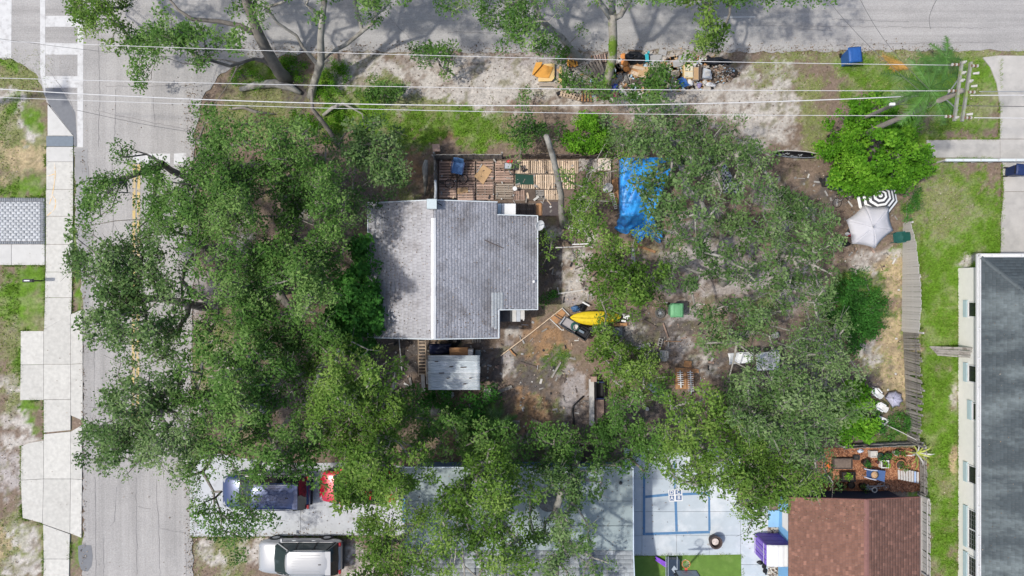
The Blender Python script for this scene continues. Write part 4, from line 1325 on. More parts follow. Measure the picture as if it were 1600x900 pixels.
def frusta(p0, p1, r0, r1, n=5):
    """vectorised tapered limbs"""
    d = p1 - p0
    L_ = np.linalg.norm(d, axis=1, keepdims=True)
    L_[L_ < 1e-6] = 1e-6
    d = d / L_
    ref = np.where(np.abs(d[:, 2:3]) > 0.9, np.array([[1.0, 0, 0]]), np.array([[0, 0, 1.0]]))
    a = np.cross(d, ref)
    a /= np.linalg.norm(a, axis=1, keepdims=True)
    b = np.cross(d, a)
    t = np.arange(n) * 2 * math.pi / n
    ring = a[:, None] * np.cos(t)[None, :, None] + b[:, None] * np.sin(t)[None, :, None]
    v = np.concatenate([p0[:, None] + ring * r0[:, None, None], p1[:, None] + ring * r1[:, None, None]], 1)
    k = np.arange(n)
    base = np.stack([k, (k + 1) % n, n + (k + 1) % n, n + k], -1)
    f = (base[None] + (np.arange(len(p0)) * 2 * n)[:, None, None]).reshape(-1, 4)
    return v.reshape(-1, 3), f


def leaves(cent, tintc, per, rh, rv, lsize, tilt, rng, aspect=0.5):
    n = len(cent) * per
    c = np.repeat(cent, per, 0)
    a = rng.uniform(0, 6.283, n)
    # leaves sit along short sprays that radiate from the twig end
    nsp = 7
    spray = rng.integers(0, nsp, n)
    base_a = np.repeat(rng.uniform(0, 6.283, len(cent)), per) + spray * (6.283 / nsp) + rng.normal(0, 0.22, n)
    rad = rh * np.sqrt(rng.random(n)) * (0.75 + 0.5 * rng.random(n))
    pos = c + np.stack([np.cos(base_a) * rad, np.sin(base_a) * rad, rng.normal(0, rv, n) - 0.25 * rad ** 2], -1)
    nx, ny = rng.normal(0, tilt, n), rng.normal(0, tilt, n)
    nrm = np.stack([nx, ny, np.ones(n)], -1)
    nrm /= np.linalg.norm(nrm, axis=1, keepdims=True)
    e1 = np.stack([np.cos(a), np.sin(a), np.zeros(n)], -1)
    e1 -= nrm * (e1 * nrm).sum(1, keepdims=True)
    e1 /= np.linalg.norm(e1, axis=1, keepdims=True)
    e2 = np.cross(nrm, e1)
    s = (lsize * rng.uniform(0.6, 1.35, n) * np.repeat(rng.uniform(0.7, 1.35, len(cent)), per))[:, None]
    w = s * aspect * rng.uniform(0.7, 1.2, n)[:, None]
    v = np.stack([pos - e1 * s * 0.5, pos + e2 * w * 0.5 + e1 * s * 0.05, pos + e1 * s * 0.5 - nrm * s * 0.12, pos - e2 * w * 0.5 + e1 * s * 0.05], 1)
    t = np.clip(np.repeat(tintc, per) + rng.normal(0, 0.13, n), 0, 1)
    return v.reshape(-1, 3), np.arange(n * 4).reshape(-1, 4), t


def skeleton(base, clumps, rng, tr, fork_z, step=0.9):
    """grows limbs from a trunk to the leaf clumps; returns edges with radii"""
    cen = clumps.mean(0)
    fork = np.array([base[0] + (cen[0] - base[0]) * 0.25, base[1] + (cen[1] - base[1]) * 0.25, fork_z])
    nodes = [np.array([base[0], base[1], -0.1])]
    par = [-1]
    dist = [0.0]
    k = max(2, int(fork_z / 0.7))
    wob = rng.normal(0, 0.07, (k, 2)).cumsum(0)
    for i in range(1, k + 1):
        t = i / k
        q = nodes[0] * (1 - t) + fork * t
        q[:2] += wob[i - 1] * (1 - t) * 2 * t
        nodes.append(q)
        par.append(len(nodes) - 2)
        dist.append(dist[-1] + 0.7)
    i0 = k // 2
    N_ = np.array(nodes)
    D_ = np.array(dist)
    order = np.argsort(np.linalg.norm(clumps - fork, axis=1))
    leafn = []
    for ci in order:
        c = clumps[ci]
        dv = c - N_
        dd = np.linalg.norm(dv, axis=1)
        cost = dd + 0.35 * D_ + np.where(dv[:, 2] < -0.4, 1.5, 0)
        cost[:i0] = 1e9
        j = int(np.argmin(cost))
        m_ = max(1, int(round(dd[j] / step)))
        pj = j
        for q in range(1, m_ + 1):
            t = q / m_
            p = N_[j] * (1 - t) + c * t
            if q < m_:
                p = p + rng.normal(0, 0.09 * min(1.5, dd[j]), 3) * np.array([1, 1, 0.6])
                p[2] -= 0.3 * math.sin(math.pi * t) * min(1.2, dd[j] * 0.3)
            N_ = np.vstack([N_, p])
            D_ = np.append(D_, D_[pj] + dd[j] / m_)
            par.append(pj)
            pj = len(par) - 1
        leafn.append(pj)
    cnt = np.zeros(len(par))
    for l in leafn:
        cnt[l] += 1
    for i in range(len(par) - 1, 0, -1):
        cnt[par[i]] += cnt[i]
    tot = max(1, cnt[0])
    R_ = np.maximum(0.014, tr * (cnt / tot) ** 0.48)
    R_[:k + 1] = np.maximum(R_[:k + 1], tr * np.linspace(1.25, 0.85, k + 1))
    R_[0] = tr * 1.6
    par = np.array(par)
    ch_ = np.arange(1, len(par))
    return N_[par[1:]], N_[ch_], np.minimum(R_[par[1:]], R_[ch_] * 1.7 + 0.02), R_[ch_], k


LM = {
    'oak': leafmat('oak_leaf', (0.038, 0.094, 0.020), (0.086, 0.188, 0.035), (0.205, 0.32, 0.09), 0.3),
    'pale': leafmat('pale_oak_leaf', (0.050, 0.104, 0.030), (0.106, 0.192, 0.054), (0.235, 0.32, 0.135), 0.28),
    'bright': leafmat('bright_leaf', (0.040, 0.125, 0.008), (0.092, 0.25, 0.014), (0.22, 0.44, 0.04), 0.32),
    'deep': leafmat('deep_leaf', (0.024, 0.085, 0.014), (0.050, 0.175, 0.026), (0.12, 0.32, 0.055), 0.3),
    'olive': leafmat('olive_leaf', (0.048, 0.104, 0.016), (0.104, 0.202, 0.029), (0.235, 0.34, 0.078), 0.3),
}


def make_tree(name, label, base, clumps, tintc, lm='oak', tr=0.2, fork=2.0, per=66, rh=0.40, rv=0.13, ls=0.14, tilt=0.6, bark=None, seed=1, cat='tree', group=None, twigs=2, aspect=0.5, trunk_pts=None, part='trunk'):
    rng = np.random.default_rng(seed)
    base = np.array(base, float)
    t = thing(name, label, cat, (base[0], base[1], 0), group)
    low = clumps - np.array([0, 0, 0.28])
    p0, p1, r0, r1, k = skeleton(base, low, rng, tr, fork)
    v, f = frusta(p0, p1, r0, r1, 6)
    if twigs:
        nt_ = len(clumps) * twigs
        c = np.repeat(low, twigs, 0)
        a = rng.uniform(0, 6.283, nt_)
        L_ = rng.uniform(0.25, 0.75, nt_)
        q0 = c
        q1 = q0 + np.stack([np.cos(a) * L_, np.sin(a) * L_, rng.normal(0.30, 0.12, nt_)], -1)
        v2, f2 = frusta(q0, q1, np.full(nt_, 0.012), np.full(nt_, 0.006), 3)
        f = np.concatenate([f.reshape(-1, 4), f2 + len(v)])
        v = np.concatenate([v, v2])
    np_mesh(part, v, f, bark or M_BARK, t, smooth=True)
    lv_, lf_, lt_ = leaves(clumps, tintc, per, rh, rv, ls, tilt, rng, aspect)
    np_mesh('crown', lv_, lf_, LM[lm], t, tint=lt_)
    return t


DMAP = np.zeros((47, 82))
for _u, _v, _d in CELLS:
    DMAP[int(_v // 20) + 1, int(_u // 20) + 1] = _d
DMAP[0] = DMAP[1]
DMAP[46] = DMAP[45]


def inward(u, v):
    r, c = int(v // 20) + 1, int(u // 20) + 1
    if not (1 <= r <= 45 and 1 <= c <= 80):
        return 0.0, 0.0
    gu = gv_ = 0.0
    for dr in (-1, 0, 1):
        for dc in (-1, 0, 1):
            gu += dc * DMAP[r + dr, c + dc]
            gv_ += dr * DMAP[r + dr, c + dc]
    m_ = math.hypot(gu, gv_)
    if m_ < 4:
        return 0.0, 0.0
    k = 6 * min(1, m_ / 16) / m_
    return gu * k, gv_ * k


def crown_from_cells(cs, zlo, zhi, seed, cdens=0.46, cen=None):
    """leaf clumps for traced cells: a domed, lumpy crown surface with a thinner layer below"""
    rng = np.random.default_rng(seed)
    cu, cv = cs[:, 0].mean(), cs[:, 1].mean()
    if cen:
        cu, cv = cen
    R = np.sqrt(((cs[:, 0] - cu) ** 2 + (cs[:, 1] - cv) ** 2)).max() + 20
    out = []
    tint = []
    for u, v, d in cs:
        n = (d * 0.8 - 0.6 + (d >= 7) * 0.6) * cdens
        n = int(n) + (rng.random() < n - int(n))
        if d >= 8:
            n += 1
        iu, iv = inward(u, v)
        for _ in range(n):
            uu, vv = u + iu + rng.uniform(-10, 10), v + iv + rng.uniform(-10, 10)
            e = min(1.0, (((uu - cu) ** 2 + (vv - cv) ** 2) ** 0.5) / R)
            lump = float(vnoise(np.array([uu]), np.array([vv]), 52, 31, 2)[0])
            z = zlo + (zhi - zlo) * (1 - e ** 2) * 0.75 + (lump - 0.5) * 4.2 + rng.normal(0, 0.3)
            if rng.random() < 0.25:
                z -= rng.uniform(0.7, 2.2)
            z = max(z, 1.2)
            out.append(P(uu, vv, z))
            tint.append(np.clip(0.5 + (lump - 0.5) * 0.7 + rng.normal(0, 0.17), 0, 1))
    return np.array([tuple(p) for p in out]), np.array(tint)


def disc_clumps(discs, seed, dens=1.0, zl=0.5, upright=False):
    """clumps on lumps given as (u, v, radius px, top height)"""
    rng = np.random.default_rng(seed)
    out = []
    for u, v, r, zt in discs:
        n = int(dens * (r / 28) ** 2 * 14) + 3
        for _ in range(n):
            a, q = rng.uniform(0, 6.283), math.sqrt(rng.random())
            z = zl + (zt - zl) * math.sqrt(max(0.05, 1 - q * q)) + rng.normal(0, 0.12)
            if rng.random() < 0.25:
                z *= rng.uniform(0.5, 0.9)
            pt = P(u + r * q * math.cos(a), v + r * q * math.sin(a), 0.0 if upright else max(0.1, z))
            out.append((pt.x, pt.y, max(0.1, z)))
    out = np.array(out)
    return out, np.clip(rng.normal(0.5, 0.18, len(out)), 0, 1)


# name label, trunk base (photo px on the ground), crown centre (photo px), low and high crown height, leaf type, trunk radius, bark
OAKS = [
    ('oak hanging into the top left corner over the crosswalk', (150, -90), (150, 20), 4.5, 6.0, 'olive', 0.22, M_BARK),
    ('leaning oak whose thick trunk crosses the top left verge', (447, 128), (270, 70), 4.0, 6.5, 'oak', 0.14, M_BARK),
    ('oak with forked grey trunk beside the bright green mounds', (486, 150), (560, -10), 5.0, 7.5, 'oak', 0.13, M_BARKL),
    ('dense oak at the top edge left of the mossy trunk', (905, 92), (800, 25), 4.5, 7.0, 'oak', 0.20, M_BARKL),
    ('narrow leafy oak limb hanging over the top road right of the mossy trunk', (1140, -70), (1105, 45), 4.0, 6.0, 'olive', 0.18, M_BARK),
    ('young leafy tree alone on the white sand beside the top road', (690, 108), (670, 85), 1.8, 3.2, 'oak', 0.06, M_BARK),
    ('oak reaching over the yellow centre line near the stop line', (352, 285), (185, 290), 5.5, 7.5, 'oak', 0.17, M_BARK),
    ('wide oak above the yellow line in the middle of the street', (332, 480), (180, 440), 6.0, 8.0, 'pale', 0.22, M_BARK),
    ('oak spreading over the lower half of the street', (335, 610), (190, 650), 6.0, 8.0, 'pale', 0.2, M_BARK),
    ('dark oak between the street and the left end of the grey house', (395, 262), (345, 290), 6.0, 8.5, 'oak', 0.30, M_BARK),
    ('broad oak just above and left of the grey house', (470, 300), (460, 275), 5.8, 8.0, 'oak', 0.32, M_BARK),
    ('oak with open twigs above the upper left corner of the grey roof', (600, 215), (595, 235), 4.0, 6.0, 'pale', 0.16, M_BARK),
    ('big oak in the middle of the wood left of the grey house', (430, 450), (445, 450), 5.8, 8.2, 'oak', 0.32, M_BARK),
    ('oak beside the sandy gap in the left wood', (350, 400), (350, 420), 6.0, 8.0, 'oak', 0.24, M_BARK),
    ('oak with a thick pale limb above the parked blue car', (415, 640), (370, 600), 6.0, 8.5, 'oak', 0.28, M_BARKL),
    ('light green oak left of the corrugated shed roof', (560, 610), (565, 640), 5.5, 8.0, 'olive', 0.24, M_BARKL),
    ('oak spraying over the white driveway and the blue car', (330, 700), (350, 790), 4.5, 6.0, 'oak', 0.09, M_BARK),
    ('oak above the lower end of the left wood', (430, 715), (440, 715), 5.0, 7.0, 'oak', 0.20, M_BARK),
    ('tall olive oak over the red car', (590, 725), (600, 730), 6.0, 8.5, 'olive', 0.26, M_BARK),
    ('large oak over the left half of the flat grey green roof', (745, 712), (760, 800), 6.0, 8.5, 'olive', 0.30, M_BARKL),
    ('oak over the left lower corner of the flat grey green roof', (600, 850), (615, 860), 5.0, 7.0, 'olive', 0.20, M_BARK),
    ('oak with dark twigs over the right half of the flat roof', (900, 705), (895, 800), 5.5, 8.0, 'pale', 0.26, M_BARKL),
    ('pale oak over the verge below the rubbish piles', (1050, 225), (1050, 185), 4.5, 6.5, 'pale', 0.22, M_BARKL),
    ('bushy oak right of the wooden pallet deck', (905, 345), (915, 320), 4.0, 5.5, 'olive', 0.14, M_BARKL),
    ('pale twiggy oak above the blue tarpaulin', (1075, 300), (1060, 310), 5.0, 7.0, 'pale', 0.24, M_BARKL),
    ('pale twiggy oak left of the white parasol', (1215, 345), (1240, 370), 5.0, 7.0, 'pale', 0.26, M_BARKL),
    ('pale oak around the checked cloth in the yard', (1165, 245), (1170, 260), 4.5, 6.5, 'pale', 0.22, M_BARKL),
    ('oak in the yard between the grey house and the blue tarpaulin', (955, 425), (955, 430), 4.5, 6.0, 'olive', 0.18, M_BARK),
    ('thin pale oak in the middle of the right hand canopy', (1130, 440), (1130, 430), 4.5, 6.5, 'pale', 0.22, M_BARKL),
    ('thin oak above the white canvas roof in the yard', (1170, 500), (1165, 510), 4.0, 6.0, 'pale', 0.18, M_BARKL),
    ('oak beside the tan straw strip near the fence', (1285, 560), (1290, 550), 4.5, 6.5, 'pale', 0.22, M_BARKL),
    ('big oak over the lower right of the back yard', (1215, 640), (1220, 640), 5.5, 8.0, 'pale', 0.30, M_BARKL),
    ('oak above the upper right corner of the play court', (1180, 725), (1180, 735), 5.5, 7.5, 'olive', 0.26, M_BARKL),
    ('vine covered oak over the soil pit in the yard', (985, 590), (985, 570), 2.5, 4.0, 'olive', 0.16, M_BARKL),
    ('dark oak at the lower end of the yard above the flat roof', (985, 690), (990, 680), 4.0, 6.0, 'oak', 0.22, M_BARK),
    ('leafy oak between the yard and the play court', (1085, 690), (1090, 690), 5.0, 7.0, 'olive', 0.24, M_BARKL),
    ('low oak beside the lower left corner of the yard dirt', (860, 690), (855, 680), 3.5, 5.5, 'oak', 0.14, M_BARK),
    ('leafy young tree below the corrugated shed roof', (700, 650), (690, 670), 3.0, 4.5, 'oak', 0.12, M_BARK),
    ('leafy bush tree beside the rubbish heap on the verge', (1035, 130), (1025, 125), 2.0, 3.2, 'oak', 0.08, M_BARK),
    ('small leafy tree left of the mossy trunk among the pallets', (895, 125), (900, 120), 1.8, 3.0, 'oak', 0.08, M_BARK),
    ('dark small tree left of the round bright shrub', (835, 205), (835, 205), 2.5, 4.0, 'oak', 0.10, M_BARK),
    ('grey green weedy sapling clump on the verge below the white sand', (600, 150), (600, 145), 0.9, 1.6, 'oak', 0.05, M_BARK),
    ('small leafy tree at the right eave of the grey house', (855, 385), (855, 385), 1.8, 3.0, 'olive', 0.06, M_BARK),
]
cc = np.array([o[2] for o in OAKS], float)
wt = np.array([1.0] * len(OAKS))
for i, o in enumerate(OAKS):
    if o[4] < 4.2:
        wt[i] = 1.5
    if 'wide oak' in o[0] or 'lower half of the street' in o[0] or 'big oak' in o[0].lower() or 'large oak' in o[0]:
        wt[i] = 0.85
dd_ = np.sqrt((CELLS[:, None, 0] - cc[None, :, 0]) ** 2 + (CELLS[:, None, 1] - cc[None, :, 1]) ** 2) * wt[None]
dd_ = dd_ + 14 * (vnoise(CELLS[:, 0], CELLS[:, 1], 40, 77)[:, None] - 0.5)
own = dd_.argmin(1)
# the part of the top crowns beyond the picture edge, whose shade falls on the road
EXTRA = {0: [(150, -40, 70)], 1: [(330, -60, 80), (400, -30, 50)], 2: [(520, -70, 90), (600, -60, 70), (470, -40, 40)], 3: [(800, -50, 90), (720, -30, 50)], 4: [(1110, -50, 60)],
         16: [], 19: [(760, 930, 50)], 20: [(600, 930, 60)], 21: [(900, 930, 50)]}
for i, (lab, bs, cn, z0_, z1_, lm, tr_, bk) in enumerate(OAKS):
    cs = CELLS[own == i]
    for (u, v, r) in EXTRA.get(i, []):
        add = [(a, b, 6) for a in range(int(u - r), int(u + r), 20) for b in range(int(v - r), int(v + r), 20) if (a - u) ** 2 + (b - v) ** 2 < r * r and (b < 0 or b > 900)]
        cs = np.concatenate([cs, np.array(add, float).reshape(-1, 3)]) if len(add) else cs
    if len(cs) == 0:
        print('EMPTY', lab)
        continue
    cl, ti = crown_from_cells(cs, z0_, z1_, 100 + i, (0.34 if bs[0] > 800 else 0.42) if lm == 'pale' else 0.46)
    b0 = P(*bs)
    make_tree('oak_tree', lab, (b0.x, b0.y), cl, ti, lm, tr_, ls=0.125 + 0.035 * ((i * 37) % 10) / 10, fork=z0_ * 0.38, bark=bk, seed=200 + i, group='oaks around the houses', twigs=3 if lm == 'pale' else 1)

# mossy forked trunk on the verge, crown beyond the top edge
cl, ti = crown_from_cells(np.array([(a, b, 5) for a in range(900, 1330, 20) for b in range(-190, -5, 20) if random.random() < 0.75 and not (1060 < a < 1120 and b > -60)], float), 6.0, 8.0, 77)
mt = thing('oak_tree', 'oak with thick mossy green trunk forking over the top road', 'tree', tuple(P(946, 148)), 'oaks around the houses')
q = MB()
trunk = [P(944, 150, -0.1), P(945, 138, 0.3), P(951, 118, 1.2), P(957, 90, 2.2), P(958, 60, 3.2), P(957, 32, 4.0), P(956, 18, 4.4)]
q.tube(trunk, [0.34, 0.27, 0.24, 0.235, 0.225, 0.22, 0.22], 10)
q.build('trunk', M_BARKM, mt, smooth=True)
q = MB()
q.tube([P(957, 32, 4.0), P(945, 14, 4.6), P(930, -6, 5.2), P(905, -50, 6)], [0.16, 0.14, 0.12, 0.05], 8)
q.tube([P(957, 30, 4.0), P(970, 24, 4.5), P(981, 4, 5.0), P(1000, -40, 5.8), P(1080, -80, 6.5), P(1180, -90, 6.8)], [0.16, 0.14, 0.13, 0.11, 0.08, 0.04], 8)
q.tube([P(956, 20, 4.4), P(957, 0, 5.0), P(960, -60, 6.2), P(1000, -120, 6.8)], [0.18, 0.15, 0.11, 0.05], 8)
q.build('limb', M_BARKL, mt, smooth=True)
lv_, lf_, lt_ = leaves(cl, ti, 60, 0.46, 0.13, 0.15, 0.5, np.random.default_rng(9))
np_mesh('crown', lv_, lf_, LM['oak'], mt, tint=lt_)
# moss and ferns tufts on that trunk
cl, ti = disc_clumps([(952, 118, 8, 1.7), (957, 92, 7, 2.6), (956, 70, 7, 3.3)], 5, 1.0, 1.2)
lv_, lf_, lt_ = leaves(cl, ti + 0.2, 26, 0.14, 0.05, 0.06, 0.8, np.random.default_rng(5))
np_mesh('moss', lv_, lf_, LM['bright'], mt, tint=lt_)

# thick explicit limbs seen through the crowns: bare trunks
def snag(name, label, pts, rad, bk, group=None):
    t = thing(name, label, 'tree trunk', tuple(P(pts[0][0], pts[0][1], 0)), group)
    MB().tube([P(*p) for p in pts], rad, 9).build('trunk', bk, t, smooth=True)
    return t


snag('bare_trunk', 'bare grey trunk leaning across the wooden pallet deck', [(882, 352, -0.05), (877, 330, 1.0), (877, 305, 2.2), (871, 275, 3.2), (864, 245, 4.2), (857, 222, 5.0), (853, 212, 5.4)], [0.3, 0.17, 0.16, 0.155, 0.15, 0.14, 0.12], M_BARKL)
q = snag('bare_trunk', 'thick bare oak trunk leaning over the top left verge', [(447, 124, 0), (436, 112, 0.8), (420, 84, 2.0), (404, 55, 3.0), (394, 28, 3.8), (384, 2, 4.6), (375, -30, 5.2)], [0.42, 0.33, 0.29, 0.26, 0.23, 0.2, 0.15], M_BARK)
MB().tube([P(404, 55, 3.0), P(375, 40, 3.6), P(340, 33, 4.0), (P(300, 30, 4.4)), P(278, 15, 4.8), P(262, -5, 5)], [0.15, 0.13, 0.11, 0.1, 0.07, 0.05], 7).build('limb', M_BARK, q, smooth=True)
q = snag('bare_trunk', 'pale forked trunk rising beside the bright green mounds', [(486, 152, 0), (490, 132, 0.7), (498, 108, 1.8), (502, 96, 2.4), (501, 60, 3.6), (504, 25, 4.6), (508, -10, 5.4)], [0.24, 0.2, 0.2, 0.21, 0.17, 0.15, 0.13], M_BARKL)
MB().tube([P(502, 98, 2.4), P(512, 93, 2.5)], [0.12, 0.07], 7).build('limb', M_BARKL, q, smooth=True)
MB().tube([P(503, 30, 4.5), P(490, 15, 5), P(478, 8, 5.3), P(486, -10, 5.5)], [0.09, 0.07, 0.06, 0.05], 6).build('limb', M_BARKL, q, smooth=True)
snag('fallen_log', 'fat grey fallen log on the top left verge below the thick trunk', [(375, 140, 0.15), (400, 133, 0.2), (430, 130, 0.22), (455, 137, 0.2), (470, 146, 0.12)], [0.12, 0.2, 0.24, 0.2, 0.1], M_BARKL)
snag('fallen_log', 'dark curved fallen limb below the grey log on the verge', [(358, 170, 0.1), (380, 168, 0.15), (400, 175, 0.15), (428, 178, 0.12)], [0.05, 0.08, 0.09, 0.04], M_BARK)
snag('fallen_log', 'grey forked dead branch on the verge beside the bright mound', [(505, 180, 0.1), (520, 168, 0.4), (536, 162, 0.6), (552, 170, 0.5), (566, 178, 0.3), (570, 196, 0.1)], [0.09, 0.1, 0.09, 0.05, 0.04, 0.03], M_BARKL)
snag('bare_trunk', 'long dark leaning trunk running down toward the grey house', [(530, 230, -0.05), (515, 205, 0.8), (500, 185, 1.5), (488, 170, 2.0), (487, 140, 2.6)], [0.15, 0.13, 0.12, 0.1, 0.06], M_BARK)
snag('bare_trunk', 'thick pale limb showing in the gap above the blue car', [(425, 700, 2.5), (433, 676, 3.2), (450, 656, 3.8), (468, 640, 4.2), (480, 624, 4.5)], [0.12, 0.12, 0.11, 0.1, 0.08], M_BARKL)
snag('bare_trunk', 'grey limb crossing the sandy gap over the street edge', [(350, 500, 2.4), (335, 478, 3.0), (312, 463, 3.5), (292, 448, 4.0), (280, 432, 4.4)], [0.15, 0.13, 0.12, 0.11, 0.07], M_BARKL)
snag('bare_trunk', 'grey limb reaching toward the stop line', [(318, 232, 2.8), (300, 255, 3.2), (286, 272, 3.5), (272, 280, 3.8)], [0.08, 0.065, 0.05, 0.025], M_BARKL)
snag('fallen_log', 'split driftwood stump leaning along the left end of the deck fence', [(664, 306, 0.1), (665, 285, 0.5), (664, 262, 0.8), (666, 250, 0.9)], [0.05, 0.12, 0.17, 0.1], M_BARKL)

# bright round leaved tree at the upper right
DJ = [(1370, 235, 62, 4.8), (1320, 210, 34, 4.2), (1375, 180, 34, 4.2), (1420, 245, 34, 4.2), (1335, 265, 44, 4.0), (1405, 275, 26, 3.6), (1345, 180, 26, 4.0), (1445, 250, 22, 3.8), (1300, 240, 24, 3.6), (1420, 205, 20, 4.2), (1345, 282, 22, 3.2), (1372, 284, 20, 3.2), (1385, 278, 16, 3.2)]
cl, ti = disc_clumps(DJ, 41, 1.15, 1.4)
ti = np.clip(ti + 0.6 * (vnoise(cl[:, 0], cl[:, 1], 0.8, 9, 2) - 0.5), 0, 1)
cl[:, 2] += 1.6 * (vnoise(cl[:, 0], cl[:, 1], 0.9, 19, 2) - 0.5)
make_tree('broadleaf_tree', 'bright green round leaved tree above the striped parasol', tuple(P(1365, 240))[:2], cl, ti, 'bright', 0.16, 1.2, per=64, rh=0.3, rv=0.12, ls=0.145, tilt=0.65, seed=41, aspect=0.7, twigs=0)
cl, ti = disc_clumps([(917, 210, 30, 1.9), (900, 218, 18, 1.5), (935, 220, 16, 1.4), (925, 192, 18, 1.7)], 42, 1.6, 0.3)
make_tree('round_shrub', 'small round bright green shrub on the verge above the deck', tuple(P(917, 212))[:2], cl, ti, 'bright', 0.05, 0.4, per=50, rh=0.28, rv=0.1, ls=0.13, tilt=0.5, seed=42, cat='shrub', aspect=0.6, twigs=0)
cl, ti = disc_clumps([(565, 385, 20, 3.8), (575, 420, 22, 4.2), (560, 455, 36, 4.8), (578, 470, 28, 4.9), (550, 500, 34, 4.6), (583, 500, 22, 4.3), (540, 525, 26, 4.0), (562, 528, 28, 4.0), (528, 480, 24, 4.6)], 43, 1.3, 0.6)
make_tree('glossy_shrub', 'tall deep green glossy shrub against the left end of the grey house', tuple(P(600, 468))[:2], cl, ti, 'deep', 0.08, 1.2, per=52, rh=0.36, rv=0.12, ls=0.2, tilt=0.5, seed=43, cat='shrub', aspect=0.6, twigs=0)
cl, ti = disc_clumps([(1335, 620, 24, 2.2), (1350, 650, 24, 2.0), (1330, 668, 26, 1.8), (1310, 650, 26, 2.0), (1360, 675, 14, 1.2)], 44, 1.3, 0.3)
make_tree('glossy_shrub', 'bright glossy shrub beside the white garden chairs', tuple(P(1335, 645))[:2], cl, ti, 'bright', 0.05, 0.5, per=50, rh=0.34, rv=0.1, ls=0.18, tilt=0.55, seed=44, cat='shrub', aspect=0.6, twigs=0)
cl, ti = disc_clumps([(1340, 455, 36, 0.8), (1355, 490, 34, 0.7), (1320, 490, 40, 0.9), (1365, 515, 22, 0.5), (1330, 525, 30, 0.6), (1300, 475, 24, 0.7), (1375, 470, 16, 0.5)], 45, 1.3, 0.05)
make_tree('ground_shrub', 'low deep green shrub mass beside the straw strip', tuple(P(1340, 490))[:2], cl, ti * 0.8, 'deep', 0.04, 0.25, per=46, rh=0.32, rv=0.07, ls=0.13, tilt=0.7, seed=45, cat='shrub', twigs=0)
cl, ti = disc_clumps([(690, 615, 24, 1.4), (665, 635, 20, 1.2), (730, 640, 30, 1.6), (760, 620, 20, 1.4), (745, 660, 24, 1.3), (705, 650, 20, 1.2)], 46, 1.1, 0.2)
make_tree('garden_shrub', 'mixed green shrubs at the lower edge of the corrugated roof', tuple(P(715, 640))[:2], cl, ti, 'deep', 0.05, 0.4, per=46, rh=0.34, rv=0.1, ls=0.14, tilt=0.6, seed=46, cat='shrub', twigs=1)
cl, ti = disc_clumps([(942, 490, 13, 2.6), (944, 515, 14, 2.6), (950, 535, 16, 2.4), (965, 555, 22, 2.0), (985, 570, 26, 1.8), (1010, 560, 20, 1.4), (935, 548, 16, 1.0)], 47, 1.5, 0.6)
make_tree('vine_column', 'vine covered snag crossing the yellow kayak', tuple(P(955, 545))[:2], cl, ti, 'olive', 0.12, 1.0, per=46, rh=0.3, rv=0.15, ls=0.13, tilt=0.6, seed=47, cat='vine', twigs=1)
for i, (lab, dsc) in enumerate([
    ('bright rounded weed mound left of the white sand', [(520, 122, 26, 0.7), (508, 145, 18, 0.5), (532, 108, 14, 0.4)]),
    ('small weed mound left of the thick leaning trunk', [(380, 118, 18, 0.5), (400, 125, 12, 0.4)]),
    ('weed mound between the two pale trunks', [(455, 102, 16, 0.5), (470, 112, 14, 0.5)]),
    ('low weeds left of the fallen dead branch', [(480, 185, 24, 0.5), (520, 190, 18, 0.4), (505, 205, 18, 0.5)]),
    ('weeds growing at the corner of the grey roof by the eave', [(862, 462, 10, 0.5), (850, 470, 8, 0.4)]),
    ('ragged weeds along the fence at the straw strip end', [(1405, 655, 20, 0.5), (1390, 672, 18, 0.5), (1375, 640, 12, 0.4), (1420, 665, 10, 0.5)]),
    ('weeds between the straw and the light fence', [(1426, 300, 12, 0.6), (1428, 322, 12, 0.7), (1418, 335, 10, 0.5)]),
]):
    cl, ti = disc_clumps(dsc, 60 + i, 1.6, 0.05)
    make_tree('weed_mound', lab, tuple(P(dsc[0][0], dsc[0][1]))[:2], cl, ti, 'bright' if i < 4 else 'deep', 0.02, 0.15, per=50, rh=0.22, rv=0.05, ls=0.085, tilt=0.8, seed=60 + i, cat='weeds', group='weed mounds', twigs=0, part='stem')


